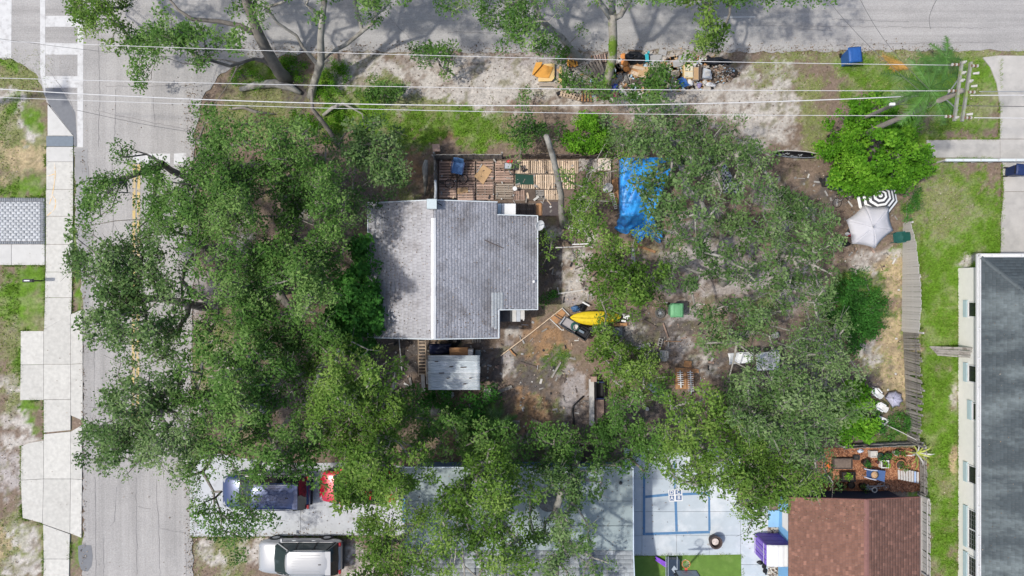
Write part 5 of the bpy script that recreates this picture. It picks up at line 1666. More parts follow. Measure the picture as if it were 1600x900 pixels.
# ------------------------------------------------------------------ palms
def palm(label, base, top, fronds, L, seed, dead=0, lm='deep', trunk_r=0.09):
    rg = random.Random(seed)
    t = thing('palm_tree', label, 'palm', tuple(P(base[0], base[1], 0)), 'palms')
    b0, p1 = P(*base, -0.05), P(*top)
    mid = (b0 + p1) / 2 + Vector((rg.uniform(-0.2, 0.2), rg.uniform(-0.2, 0.2), 0))
    MB().tube([b0, mid, p1], [trunk_r * 1.25, trunk_r, trunk_r * 0.9], 9).build('trunk', M_BARK, t, smooth=True)
    for k in range(fronds):
        a = 2 * math.pi * k / fronds + rg.uniform(-0.25, 0.25)
        if k < 0:
            continue
        Lk = L * rg.uniform(0.75, 1.1)
        isd = k < dead
        mb = MB()
        spine = []
        droop = rg.uniform(0.25, 0.6) + (0.5 if isd else 0)
        for i in range(11):
            s_ = i / 10
            r_ = Lk * s_
            spine.append(p1 + Vector((math.cos(a) * r_, math.sin(a) * r_, 0.45 * s_ - droop * 1.9 * s_ * s_)))
        mb.tube(spine, [0.03 - 0.024 * i / 10 for i in range(11)], 4)
        for i in range(2, 38):
            s_ = i / 38
            j = min(9, int(s_ * 10))
            p = spine[j].lerp(spine[j + 1], s_ * 10 - j)
            d = (spine[j + 1] - spine[j]).normalized()
            for sg in (-1, 1):
                side_ = d.cross(Vector((0, 0, 1))).normalized() * sg
                ln = 0.62 * math.sin(math.pi * min(0.97, 0.12 + s_ * 0.86)) ** 0.7 * (L / 2.2) * rg.uniform(0.75, 1.1)
                q1 = p + side_ * ln * 0.85 + d * ln * 0.5 + Vector((0, 0, rg.uniform(-0.22, 0.06)))
                w = d * 0.02
                mb.add([p - w, p + w, q1], [(0, 1, 2)])
        o = mb.build('frond', M_DEADF if isd else M_FROND, t)
    return t


M_FROND = mat('palm_frond', (0.055, 0.135, 0.022), 0.5, 0.25, 3, orand=0.35)
M_DEADF = mat('dead_frond', (0.46, 0.25, 0.06), 0.7, 0.2, 3, orand=0.15)
palm('tall palm in front of the utility pole', (1294, 214), (1452, 138, 9.3), 12, 1.9, 3)
snag('bare_trunk', 'grey leaning trunk between the bright tree and the palm', [(1390, 226, 0), (1408, 208, 1.2), (1428, 190, 2.4), (1446, 173, 3.4)], [0.1, 0.08, 0.07, 0.05], M_BARK)
palm('small palm at the kerb above the utility pole arms', (1470, 105), (1478, 92, 1.4), 9, 1.2, 4)
palm('small fan palm below the corrugated shed roof', (775, 665), (775, 662, 1.2), 12, 1.3, 6)
df = thing('dead_frond', 'orange dead palm frond lying on the verge right of the blue bin', 'palm frond', tuple(P(1400, 98)))
for k in range(5):
    mb = MB()
    a0 = P(1420 - k * 2, 108 - k, 0.1)
    a1 = P(1378 + k * 4, 86 + k * 6, 0.25)
    mb.tube([a0, a0.lerp(a1, 0.5) + Vector((0, 0, 0.15)), a1], [0.02, 0.015, 0.005], 4)
    for i in range(24):
        t_ = i / 24
        p = a0.lerp(a1, t_) + Vector((0, 0, 0.15 * math.sin(3.14 * t_)))
        d = (a1 - a0).normalized()
        for sg in (-1, 1):
            s_ = Vector((-d.y, d.x, 0)) * sg
            q1 = p + s_ * 0.22 + d * 0.25 + Vector((0, 0, random.uniform(-0.1, 0.05)))
            mb.add([p - d * 0.015, p + d * 0.015, q1], [(0, 1, 2)])
    mb.build('leaflet_rib', M_DEADF, df)
# ------------------------------------------------------------------ cars
def car(name, label, centre, L, Wd, Ht, paint, front_deg, suv=True, rails=True, roof_paint=None, trim=M_BLACK):
    t = thing(name, label, 'car', (centre.x, centre.y, 0.03), 'parked cars')
    a = math.radians(front_deg)
    X = Matrix.Translation(Vector((centre.x, centre.y, 0.03))) @ Matrix.Rotation(a, 4, 'Z')

    def mb():
        q = MB()
        q.X = X
        return q
    hw = Wd / 2
    belt = 0.98 if suv else 0.90
    hood = 0.98 if suv else 0.84
    # body shell: stations from tail to nose
    st = [(-L / 2, 0.80, 0.45, belt - 0.16), (-L / 2 + 0.06, 0.90, 0.30, belt - 0.03), (-L / 2 + 0.35, 0.97, 0.22, belt + 0.02), (-L * 0.25, 1.0, 0.20, belt + 0.01), (0, 1.0, 0.20, belt), (L * 0.14, 1.0, 0.20, belt),
          (L * 0.25, 1.0, 0.20, hood + 0.02), (L * 0.36, 0.985, 0.20, hood - 0.04), (L * 0.44, 0.93, 0.24, hood - 0.12), (L / 2 - 0.05, 0.82, 0.30, hood - 0.25), (L / 2, 0.68, 0.40, hood - 0.40)]
    sec = [(0.88, 0.0), (1.0, 0.18), (1.0, 0.55), (0.975, 0.82), (0.90, 0.97), (0.55, 1.02), (0.0, 1.04)]
    vs = []
    for x, w, zb, zt in st:
        half = [(hw * w * a_, zb + (zt - zb) * b_) for a_, b_ in sec]
        for y, z in half:
            vs.append((x, y, z))
        for y, z in half[-2::-1]:
            vs.append((x, -y, z))
    k = len(sec) * 2 - 1
    fs = []
    for i in range(len(st) - 1):
        for j in range(k - 1):
            fs.append((i * k + j, (i + 1) * k + j, (i + 1) * k + j + 1, i * k + j + 1))
        fs.append((i * k + k - 1, (i + 1) * k + k - 1, (i + 1) * k, i * k))
    fs.append(tuple(range(k)))
    fs.append(tuple(range(len(st) * k - 1, (len(st) - 1) * k - 1, -1)))
    body = mb().add(vs, fs).build('body', paint, t, smooth=True, sub=1)
    # cabin: glass block with roof panel and pillars
    xb0, xb1 = -L / 2 + (0.16 if suv else 0.55), L * 0.285
    xr0, xr1 = -L / 2 + (0.52 if suv else 1.25), L * 0.105
    zb, zr_ = belt - 0.03, Ht - 0.05
    wb, wr = hw * 0.93, hw * 0.74
    def ring(x0, x1, w, z):
        return [(x0, -w, z), (x0 + 0.12, -w * 1.0, z), (x1 - 0.25, -w, z), (x1, -w * 0.8, z), (x1 + 0.06, 0, z), (x1, w * 0.8, z), (x1 - 0.25, w, z), (x0 + 0.12, w, z), (x0, w, z), (x0 - 0.05, 0, z)]
    lo, hi = ring(xb0, xb1, wb, zb), ring(xr0, xr1, wr, zr_)
    n = len(lo)
    mb().add(lo + hi, [(i, (i + 1) % n, n + (i + 1) % n, n + i) for i in range(n)] + [tuple(range(n, 2 * n))]).build('window_glass', glassmat(), t, smooth=False)
    hi2 = [(x, y * 1.03, z) for x, y, z in ring(xr0 - 0.03, xr1 + 0.03, wr, zr_ - 0.02)]
    hi3 = [(x, y * 1.02, z) for x, y, z in ring(xr0 - 0.02, xr1, wr, zr_ + 0.035)]
    hi4 = [(x * 0.97 + (xr0 + xr1) / 2 * 0.03, y * 0.82, z) for x, y, z in ring(xr0 + 0.05, xr1 - 0.08, wr, zr_ + 0.06)]
    f3 = []
    for q_ in range(2):
        f3 += [(q_ * n + i, q_ * n + (i + 1) % n, (q_ + 1) * n + (i + 1) % n, (q_ + 1) * n + i) for i in range(n)]
    f3 += [tuple(range(2 * n, 3 * n)), tuple(range(n - 1, -1, -1))]
    xm, xh = (xr0 + xr1) / 2, (xr1 - xr0) / 2 + 0.05
    def rf(a_, b_):
        s_, q_ = a_ * 2 - 1, b_ * 2 - 1
        hwx = wr * 1.04 * (1 - 0.10 * max(0.0, s_) ** 3 - 0.05 * max(0.0, -s_) ** 4)
        return (xm + xh * s_ * (1 - 0.06 * q_ * q_ * (s_ > 0)) , hwx * q_, zr_ + 0.075 - 0.07 * abs(q_) ** 3 - 0.055 * abs(s_) ** 4)
    roof_ = mb().grid(rf, 16, 12).build('roof_panel', roof_paint or paint, t, smooth=True, thick=0.03)
    for sg in (-1, 1):
        for (x0, x1, y0, y1) in ((xb1 - 0.18, xr1 - 0.1, wb * 0.955, wr * 0.98), (xb0 + 0.14, xr0 + 0.12, wb, wr), (0.02, -0.02, wb, wr), (-L * 0.22, -L * 0.21, wb, wr)):
            if x0 < xb0 + 0.1:
                continue
            mb().beam((x0, sg * (y0 + 0.012), zb), (x1, sg * (y1 + 0.012), zr_), 0.05, 0.03).build('pillar', paint if abs(x0) > 0.4 and x0 > 0 else trim, t)
        m_ = mb()
        m_.box((xb1 - 0.42, sg * (hw + 0.10), belt + 0.06), (0.14, 0.2, 0.14), taper=0.8)
        m_.build('side_mirror', paint, t, bevel=0.02)
        for x in (0.28, -L * 0.17):
            mb().box((x, sg * (hw + 0.012), belt - 0.13), (0.2, 0.03, 0.035)).build('door_handle', M_GREYM, t)
        mb().beam((xb1 - 0.35, sg * (wb + 0.02), zb + 0.02), (xb0 + 0.25, sg * (wb + 0.02), zb + 0.02), 0.02, 0.03).build('chrome_strip', mat('chrome', (0.7, 0.7, 0.7), 0.15, 0.02, metal=0.9), t)
        if rails:
            mb().tube([(xr1 - 0.2, sg * wr * 0.92, zr_ + 0.05), (xr1 - 0.3, sg * wr * 0.92, zr_ + 0.085), (xr0 + 0.3, sg * wr * 0.92, zr_ + 0.085), (xr0 + 0.2, sg * wr * 0.92, zr_ + 0.05)], 0.018, 5).build('roof_rail', M_GREYM, t)
        mb().box((L / 2 - 0.27, sg * hw * 0.70, hood - 0.235), (0.34, 0.22, 0.12), rz=-sg * 0.45).build('headlight', mat('lamp_glass', (0.30, 0.32, 0.34), 0.1, 0.03), t, bevel=0.02)
        mb().box((-L / 2 + 0.08, sg * hw * 0.80, belt - 0.12), (0.12, 0.22, 0.2)).build('tail_light', mat('tail_lamp', (0.30, 0.012, 0.015), 0.2, 0.05), t, bevel=0.02)
        for x in (L * 0.31, -L * 0.30):
            w_ = MB()
            w_.X = X @ Matrix.Translation(Vector((x, sg * (hw - 0.10), 0.34))) @ Matrix.Rotation(math.radians(90), 4, 'X')
            w_.lathe([(0.2, -0.11), (0.31, -0.115), (0.345, -0.08), (0.345, 0.08), (0.31, 0.115), (0.2, 0.11)], 20)
            wo_ = w_.build('wheel', M_RUBBER, t, smooth=False)
            r_ = MB()
            r_.X = w_.X
            r_.lathe([(0.02, -0.125), (0.2, -0.11), (0.215, -0.10), (0.215, 0.10), (0.2, 0.11), (0.02, 0.125)], 12)
            r_.build('rim', M_GREYM, wo_)
    mb().box((L / 2 - 0.06, 0, 0.42), (0.12, Wd * 0.6, 0.16)).build('grille', trim, t, bevel=0.02)
    mb().box((-L / 2 + 0.02, 0, 0.42), (0.12, Wd * 0.82, 0.2)).build('bumper', trim, t, bevel=0.03)
    sl = mb()
    sl.beam((xb1 + 0.05, 0, belt + 0.03), (L * 0.40, 0, hood - 0.05), 0.012, 0.008)
    mb().beam((L * 0.16 + 0.2, -0.5, belt + 0.03), (L * 0.16 + 0.24, 0.1, belt + 0.05), 0.02, 0.015).build('wiper', M_BLACK, t)
    mb().box((xr0 + 0.45, 0.05, zr_ + 0.085), (0.16, 0.05, 0.05), taper=0.6).build('antenna', M_BLACK, t)
    if suv:
        mb().box((xr0 + 0.02, 0, zr_ + 0.02), (0.30, wr * 1.86, 0.035)).build('rear_spoiler', roof_paint or paint, t, bevel=0.012)
        rb = mb()
        for j in range(-3, 4):
            rb.box(((xr0 + xr1) / 2 + 0.05, j * 0.15, zr_ + 0.072), ((xr1 - xr0) * 0.66, 0.02, 0.012))
        rb.build('roof_ribs', roof_paint or paint, roof_)
    return t


def carpaint(name, c, metal=0.5, rough=0.28):
    m_ = mat(name, c, rough, 0.03, 3, metal=metal, spec=0.5)
    b_ = m_.node_tree.nodes['Principled BSDF']
    b_.inputs['Coat Weight'].default_value = 0.5
    b_.inputs['Coat Roughness'].default_value = 0.08
    return m_


car('sport_utility_car', 'dark blue sport utility car under leaves on the white driveway', P(423, 762), 4.85, 1.92, 1.76, carpaint('blue_paint', (0.022, 0.042, 0.12), 0.2), 180)
car('red_car', 'red car mostly hidden by leaves behind the blue car', P(563, 755), 4.3, 1.78, 1.46, carpaint('red_paint', (0.56, 0.015, 0.045), 0.1), 180, suv=False, rails=False)
car('sport_utility_car', 'silver sport utility car parked on the sand at the bottom edge', P(475, 862), 4.62, 1.86, 1.68, carpaint('silver_paint', (0.36, 0.365, 0.37), 0.3, 0.3), 180)


# ------------------------------------------------------------------ fences
def fence(label, p0, p1, bw, hfun, m, name='wooden_fence', rails=(0.35, 1.1), lean=0.03, group=None, m_post=None, posts=2.2, gap=0.012, toward=0.0, th=0.022):
    """vertical boards, each an object of its own, sharing one mesh"""
    p0, p1 = Vector((p0[0], p0[1], 0)), Vector((p1[0], p1[1], 0))
    d = p1 - p0
    L_ = d.length
    d.normalize()
    nrm = Vector((-d.y, d.x, 0))
    t = thing(name, label, 'fence', tuple(p0), group)
    ang = math.atan2(d.y, d.x)
    proto = MB().box((0, 0, 0.5), (bw - gap, th, 1.0)).build('board', m, None, origin=(0, 0, 0))
    k = int(L_ / bw)
    for i in range(k):
        o = proto if i == 0 else proto.copy()
        if i:
            COL.objects.link(o)
        o.parent = t
        o.location = d * ((i + 0.5) * L_ / k) + nrm * random.uniform(-0.012, 0.012)
        hh = hfun((i + 0.5) / k) * random.uniform(0.965, 1.02)
        o.scale = (1, 1, hh)
        o.rotation_euler = (random.uniform(-lean, lean) * 0.5 + toward, random.uniform(-lean, lean), ang)
    for z in rails:
        MB().beam(p0 + Vector((0, 0, z * min(1, hfun(0) / 1.4))) + nrm * 0.05, p1 + Vector((0, 0, z * min(1, hfun(1) / 1.4))) + nrm * 0.05, 0.04, 0.09).build('rail', m_post or m, t)
    for j in range(int(L_ / posts) + 1):
        q_ = p0 + d * (j * L_ / max(1, int(L_ / posts))) + nrm * 0.1
        hh = hfun(min(1, j * posts / L_)) * 1.02
        MB().box((q_.x, q_.y, hh / 2), (0.09, 0.09, hh)).build('post', m_post or m, t)
    return t


fx = lambda u, v: tuple(P(u, v))[:2]
fence('pale grey board fence at the lawn, new upper stretch', fx(1411, 349), fx(1409, 517), 0.135, lambda s_: float(np.interp(s_, [0, 0.2, 0.25, 0.55, 0.75, 1], [0.75, 1.3, 1.35, 1.75, 1.85, 1.65])), M_WOODP, lean=0.006, gap=0.004)
fence('dark weathered board fence at the lawn, old lower stretch', fx(1411, 518), fx(1418, 690), 0.125, lambda s_: float(np.interp(s_, [0, 0.3, 0.7, 1], [1.55, 1.6, 1.55, 1.1])), M_WOODG, lean=0.09)
fence('dark low board fence between the yard and the red mulch garden', fx(1308, 696), fx(1428, 690), 0.15, lambda s_: 0.85, M_WOODG, rails=(0.3, 0.7))
fence('weathered fence along the top of the wooden deck, left half', fx(682, 249), fx(785, 249), 0.2, lambda s_: 1.4, M_WOODG, lean=0.04)
fence('dark sagging fence along the top of the wooden deck, right half', fx(815, 248), fx(960, 248), 0.22, lambda s_: 1.15 + 0.2 * math.sin(s_ * 9), M_DARKW, lean=0.12)
fence('weathered fence at the left end of the wooden deck', fx(684, 316), fx(683, 250), 0.2, lambda s_: 1.4, M_WOODG, lean=0.04)
fence('tall dark fence behind the shrub at the lower end of the dirt yard', fx(795, 687), fx(930, 690), 0.2, lambda s_: 0.55, M_RED, lean=0.05)
fence('rough fence on the garden side at the lawn beside the red roof', fx(1437, 768), fx(1436, 692), 0.17, lambda s_: 0.7, M_WOODG, lean=0.08)
fence('thin grey fence beside the right eave of the red roof', fx(1437, 890), fx(1437, 772), 0.17, lambda s_: 1.0, M_WOODP, lean=0.05)
# white rail fence at the right
wf = thing('white_rail_fence', 'low white rail fence between the lawn and the concrete path', 'fence', tuple(P(1530, 252)))
for i in range(6):
    p = P(1464 + i * 27, 254, 0)
    MB().box((p.x, p.y, 0.4), (0.08, 0.08, 0.8)).build('post', M_DIRTYW, wf)
for z, w in ((0.75, 0.14), (0.4, 0.05)):
    MB().beam(P(1464, 254, 0) + Vector((0, 0, z)), P(1599, 254, 0) + Vector((0, 0, z)), w, 0.07).build('rail', mat('pale_grey_rail', (0.56, 0.60, 0.60), 0.6, 0.08), wf)


# ------------------------------------------------------------------ wooden deck of pallets
def pallet(label, u0, v0, u1, v1, horiz, m, z=0.0, nsl=8, rz=0.0, group='pallets laid as a deck', gapf=0.22, tilt=0.0, miss=(), name='wooden_pallet'):
    c = P((u0 + u1) / 2, (v0 + v1) / 2, z)
    w, h = (u1 - u0) / S * 0.985, (v1 - v0) / S * 0.985
    t = thing(name, label, 'pallet', (c.x, c.y, z), group)
    if not horiz:
        pass
    a, b = (w, h) if horiz else (h, w)
    pitch = b / nsl
    base = MB()
    sl = MB().box((0, 0, 0.125), (a, pitch * (1 - gapf), 0.02)).build('slat', m, None, origin=(0, 0, 0))
    first = True
    rot = 0 if horiz else math.pi / 2
    for i in range(nsl):
        if i in miss:
            continue
        o = sl if first else sl.copy()
        if not first:
            COL.objects.link(o)
        first = False
        o.parent = t
        off = -b / 2 + (i + 0.5) * pitch
        o.location = (0, off, random.uniform(-0.004, 0.004)) if horiz else (off, 0, random.uniform(-0.004, 0.004))
        o.rotation_euler = (0, 0, rot + random.uniform(-0.02, 0.02))
        o.scale = (random.uniform(0.93, 1.0), random.uniform(0.72, 1.12), 1)
    for s_ in (-0.46, 0, 0.46):
        bm_ = MB()
        if horiz:
            bm_.box((c.x + s_ * a, c.y, z + 0.058), (0.045, b * 0.98, 0.11))
        else:
            bm_.box((c.x, c.y + s_ * a, z + 0.058), (b * 0.98, 0.045, 0.11))
        bm_.build('stringer', M_WOODG, t)
    t.rotation_euler = (tilt, 0, rz)
    return t


PL = [
    ('reddish pallet at the shaded upper left corner of the deck', 686, 252, 714, 283, True, M_RED, 7),
    ('reddish pallet below the shaded left deck corner', 686, 284, 714, 314, True, M_RED, 7),
    ('reddish deck pallet under the blue chair', 715, 252, 743, 283, True, M_RED, 7),
    ('reddish deck pallet under the small flat carton', 715, 284, 743, 314, True, M_RED, 7),
    ('reddish deck pallet under the tilted flat carton', 744, 252, 772, 283, True, M_RED, 7),
    ('dark littered deck pallet at the roof edge below the tilted carton', 744, 284, 772, 313, True, M_RED, 7),
    ('reddish deck pallet under the red grill', 773, 252, 803, 286, True, M_RED, 9),
    ('pale brown deck pallet left of the white stool', 774, 287, 803, 312, True, M_WOOD, 7),
    ('tan deck pallet above the green mat, left', 805, 251, 828, 272, False, M_TAN, 8),
    ('tan deck pallet in the upper row left of the leaning trunk', 828.5, 251, 866, 272, False, M_TAN, 12),
    ('tan deck pallet in the upper row right of the leaning trunk', 866.5, 251, 904, 272, False, M_TAN, 11),
    ('tan deck pallet carrying the green mat', 804, 273, 836, 296, False, M_TAN, 9),
    ('tan deck pallet in the middle row left of the leaning trunk', 836.5, 273, 868, 296, False, M_TAN, 9),
    ('tan deck pallet in the middle row right of the leaning trunk', 868.5, 273, 898, 296, False, M_TAN, 9),
    ('reddish deck pallet below the white stool', 802, 297, 820, 314, False, M_RED, 6),
    ('grey slatted deck pallet between dark mat and tan boards', 837, 297, 850, 313, True, M_WOODG, 6),
    ('tan deck pallet in the lowest row left of the trunk', 850.5, 297, 874, 313, False, M_TAN, 7),
    ('dark stained pallet beside the white box at the roof', 806, 318, 835, 336, False, M_DARKW, 8),
    ('brown deck pallet beside the round white table', 934, 268, 955, 292, False, M_WOOD, 6),
]
for lab, u0, v0, u1, v1, hz, m_, ns in PL:
    pallet(lab, u0, v0, u1, v1, hz, m_, nsl=ns, gapf=0.24)
dk = MB().prism(rectP(684, 250, 934, 338), -0.04, 0.006).build('deck_soil', mat('deck_dirt', (0.15, 0.11, 0.085), 0.95, 0.3, 6), ground)


def slab(name, label, cat, poly, z0, z1, m, bevel=0.0, group=None):
    o = MB().prism(polyP(poly), z0, z1).build(name, m, bevel=bevel)
    return tag(o, label, cat, group)


slab('flat_carton', 'tilted flat brown carton on the wooden deck', 'carton', [(741, 276), (755, 258), (769, 267), (755, 289)], 0.15, 0.17, M_CARD)
slab('flat_carton', 'small flat brown carton beside the black bicycle on the deck', 'carton', [(715, 295), (731, 293), (732, 301), (715, 304)], 0.15, 0.19, M_CARD)
slab('green_mat', 'dark green mat on the tan deck pallets', 'mat', [(805, 272.5), (833, 274), (834, 289), (805, 289)], 0.15, 0.17, mat('green_mat', (0.017, 0.055, 0.04), 0.9, 0.1))
slab('dark_mat', 'square dark brown mat on the deck below the green mat', 'mat', [(820.5, 297), (836, 297), (836.5, 313), (820, 313.5)], 0.02, 0.15, mat('dark_mat', (0.10, 0.075, 0.06), 0.95, 0.2))
slab('plank', 'short red brown plank beside the leaning trunk foot', 'plank', [(838, 318), (846, 318), (846, 337), (838, 337)], 0.02, 0.07, M_PLY)
slab('dark_mat', 'dark rubber sheet at the foot of the leaning trunk', 'mat', [(848, 315), (873, 315), (873, 337), (848, 338)], 0.01, 0.03, mat('rubber_sheet', (0.085, 0.07, 0.07), 0.9, 0.2))
slab('pale_board', 'square pale board at the right end of the deck', 'board', [(933.5, 246), (954, 245), (954, 267), (934, 267)], 0.12, 0.16, mat('pink_board', (0.58, 0.50, 0.43), 0.85, 0.12, 9))
slab('brick_block', 'square pinkish block outside the upper left deck corner', 'block', [(677, 228.5), (688.5, 228), (689, 239.5), (678, 240)], 0, 0.55, mat('pink_block', (0.36, 0.25, 0.20), 0.9, 0.12))
slab('flat_board', 'long red brown board beside the round white table', 'board', [(956, 281), (965, 278), (967, 318), (958, 318)], 0.02, 0.06, M_PLY)
rk = MB()
rg = random.Random(3)
for i in range(160):
    p = P(rg.uniform(904, 934), rg.uniform(247, 268))
    d = rg.uniform(0.06, 0.2)
    rk.blob((p.x, p.y, 0.04), (d, d * rg.uniform(0.6, 1), d * 0.6), 0.15, 6, 4, i)
tag(rk.build('rubble', mat('grey_rubble', (0.34, 0.31, 0.28), 0.95, 0.3, 9), origin=tuple(P(919, 257))), 'grey rubble spread on the deck beside the pale board', 'rubble', None, 'stuff')

# white stool, round table, benches
sto = thing('stool', 'small round white stool on the deck', 'stool', tuple(P(804.5, 294.5)))
p = P(804.5, 294.5, 0.55)
MB().lathe([(0.0, 0), (0.12, 0), (0.125, 0.02), (0.12, 0.035), (0.0, 0.04)], 18, (p.x, p.y, 0.52)).build('seat', M_WHITE, sto, smooth=False)
for k in range(3):
    a = k * 2.094
    MB().tube([(p.x + 0.05 * math.cos(a), p.y + 0.05 * math.sin(a), 0.52), (p.x + 0.14 * math.cos(a), p.y + 0.14 * math.sin(a), 0.12)], 0.012, 5).build('leg', M_GREYM, sto)
tb = thing('round_table', 'round white table at the right end of the deck', 'table', tuple(P(950.5, 293)))
p = P(950.5, 293, 0.7)
MB().lathe([(0.0, 0), (0.24, 0), (0.26, 0.015), (0.255, 0.03), (0.0, 0.032)], 24, (p.x, p.y, 0.69)).build('tabletop', M_DIRTYW, tb)
MB().tube([(p.x, p.y, 0.02), (p.x, p.y, 0.69)], 0.04, 8).build('stem', M_GREYM, tb)
MB().lathe([(0.2, 0), (0.2, 0.02), (0.05, 0.05)], 14, (p.x, p.y, 0.0)).build('base', M_GREYM, tb)
MB().tube([P(945.5, 285, 0.75), P(952.5, 270, 0.5)], 0.012, 5).build('rod', M_DARK, tb)
bn = thing('iron_bench', 'narrow white lattice bench below the round white table', 'bench', tuple(P(957, 318)))
for i in range(9):
    a0 = P(952.5 + i * 1.05, 303 + i * 2.9, 0.45)
    a1 = P(958.5 + i * 0.75, 302 + i * 2.9, 0.45)
    MB().beam(a0, a1, 0.05, 0.02).build('slat', M_DIRTYW, bn)
MB().beam(P(952.5, 303, 0.42), P(960.8, 327, 0.42), 0.03, 0.03).build('rail', M_DIRTYW, bn)
MB().beam(P(958.5, 302, 0.42), P(964.5, 326, 0.42), 0.03, 0.03).build('rail', M_DIRTYW, bn)
for u, v in ((953, 304), (958.5, 303), (960.5, 326), (964, 325)):
    q_ = P(u, v, 0.42)
    MB().tube([q_, (q_.x, q_.y, 0.02)], 0.015, 5).build('leg', M_DIRTYW, bn)


def chair(label, u, v, rz, m, seat_w=0.5, h=0.42, back=0.85, name='chair', arms=True, legm=None, z0=0.0):
    c = P(u, v)
    t = thing(name, label, 'chair', (c.x, c.y, z0))
    X = Matrix.Translation(Vector((c.x, c.y, z0))) @ Matrix.Rotation(math.radians(rz), 4, 'Z')

    def mb():
        q = MB()
        q.X = X
        return q
    w = seat_w
    mb().grid(lambda a, b: ((a - 0.5) * w, (b - 0.5) * w, h - 0.03 * math.sin(math.pi * a) * math.sin(math.pi * b)), 4, 4).build('seat', m, t, thick=0.03)
    mb().grid(lambda a, b: ((a - 0.5) * w * (1 - 0.1 * b), -w / 2 - 0.16 * b - 0.03 * math.sin(math.pi * a), h + (back - h) * b), 4, 3).build('backrest', m, t, thick=0.03)
    for sx in (-1, 1):
        for sy in (-1, 1):
            mb().tube([(sx * w * 0.44, sy * w * 0.44, h), (sx * w * 0.5, sy * w * 0.52, 0.0)], 0.022, 5).build('leg', legm or m, t)
        if arms:
            mb().beam((sx * w * 0.53, w * 0.42, h + 0.2), (sx * w * 0.53, -w * 0.55, h + 0.23), 0.06, 0.03).build('armrest', legm or m, t)
            mb().beam((sx * w * 0.53, w * 0.40, h + 0.2), (sx * w * 0.5, w * 0.42, h), 0.04, 0.03).build('arm_post', legm or m, t)
    return t


chair('blue folding camp chair on the left part of the deck', 716.5, 266, 170, mat('blue_canvas', (0.07, 0.16, 0.34), 0.7, 0.1), 0.62, 0.5, 0.95, 'camp_chair', True, M_NAVY, 0.14)
chair('dark green plastic garden chair at the pale fence', 1397, 372, 96, M_TEALG, 0.52, 0.42, 0.85, 'garden_chair')
chair('white plastic garden chair beside the glossy shrub, upper one', 1362, 611, 40, M_WHITE, 0.34, 0.4, 0.7, 'garden_chair')
chair('white plastic garden chair beside the glossy shrub, lower one', 1368, 633, 60, M_WHITE, 0.36, 0.4, 0.7, 'garden_chair')
chair('blue plastic chair in the rubbish row', 1064, 130, 20, M_BLUE, 0.42, 0.4, 0.7, 'broken_chair', False)
chair('white metal chair frame beside the cinder block', 1034, 552, 0, M_DIRTYW, 0.38, 0.4, 0.7, 'metal_chair', True)


def wheel(q, c, R, axis, r=0.02):
    q.X = Matrix.Translation(Vector(c)) @ Matrix.Rotation(math.radians(90), 4, 'X') if axis == 'y' else Matrix.Translation(Vector(c)) @ axis
    q.torus((0, 0, 0), R, r, 22, 6)


def bicycle(label, u, v, rz, m, lying=True, k=1.0, z0=0.06):
    c = P(u, v)
    t = thing('bicycle', label, 'bicycle', (c.x, c.y, z0))
    tip = math.radians(8 if lying else 84)
    X = Matrix.Translation(Vector((c.x, c.y, z0))) @ Matrix.Rotation(math.radians(rz), 4, 'Z') @ Matrix.Rotation(tip, 4, 'X') @ Matrix.Scale(k, 4)
    pt_ = {'r': (-0.5, 0.33), 'f': (0.52, 0.33), 'b': (-0.05, 0.3), 's': (-0.16, 0.78), 'h': (0.33, 0.8), 'hb': (0.37, 0.68)}
    V3 = lambda q, z=0.0: (pt_[q][0], pt_[q][1], z)
    for w in 'rf':
        q = MB()
        q.X = X @ Matrix.Translation(Vector(V3(w)))
        q.torus((0, 0, 0), 0.31, 0.022, 24, 6)
        wo_ = q.build('wheel', M_RUBBER, t)
        q = MB()
        q.X = X @ Matrix.Translation(Vector(V3(w)))
        for j in range(9):
            a = j * math.pi / 9
            q.tube([(0.3 * math.cos(a), 0.3 * math.sin(a), 0), (-0.3 * math.cos(a), -0.3 * math.sin(a), 0)], 0.004, 3)
        q.build('spokes', M_GREYM, wo_)
    q = MB()
    q.X = X
    for a, b in (('r', 'b'), ('r', 's'), ('b', 's'), ('b', 'hb'), ('s', 'h'), ('h', 'hb'), ('hb', 'f')):
        q.tube([V3(a), V3(b)], 0.018, 5)
    q.build('frame', m, t)
    q = MB()
    q.X = X
    q.tube([(0.30, 0.86, -0.28), (0.33, 0.88, 0), (0.30, 0.86, 0.28)], 0.015, 5)
    q.build('handlebar', M_DARK, t)
    q = MB()
    q.X = X
    q.box((-0.18, 0.84, 0), (0.26, 0.06, 0.14))
    q.build('saddle', M_BLACK, t, bevel=0.02)
    return t


bicycle('black bicycle lying on the deck beside the blue chair', 716, 291, 20, M_BLACK, True, 0.8, 0.2)
bicycle('black bicycle lying near the striped parasol', 1320, 318, 30, M_DARK, True, 0.8)
bicycle('grey bicycle lying at the navy wall of the garden', 1372, 766, 5, M_GREYM, True, 0.62, 0.25)

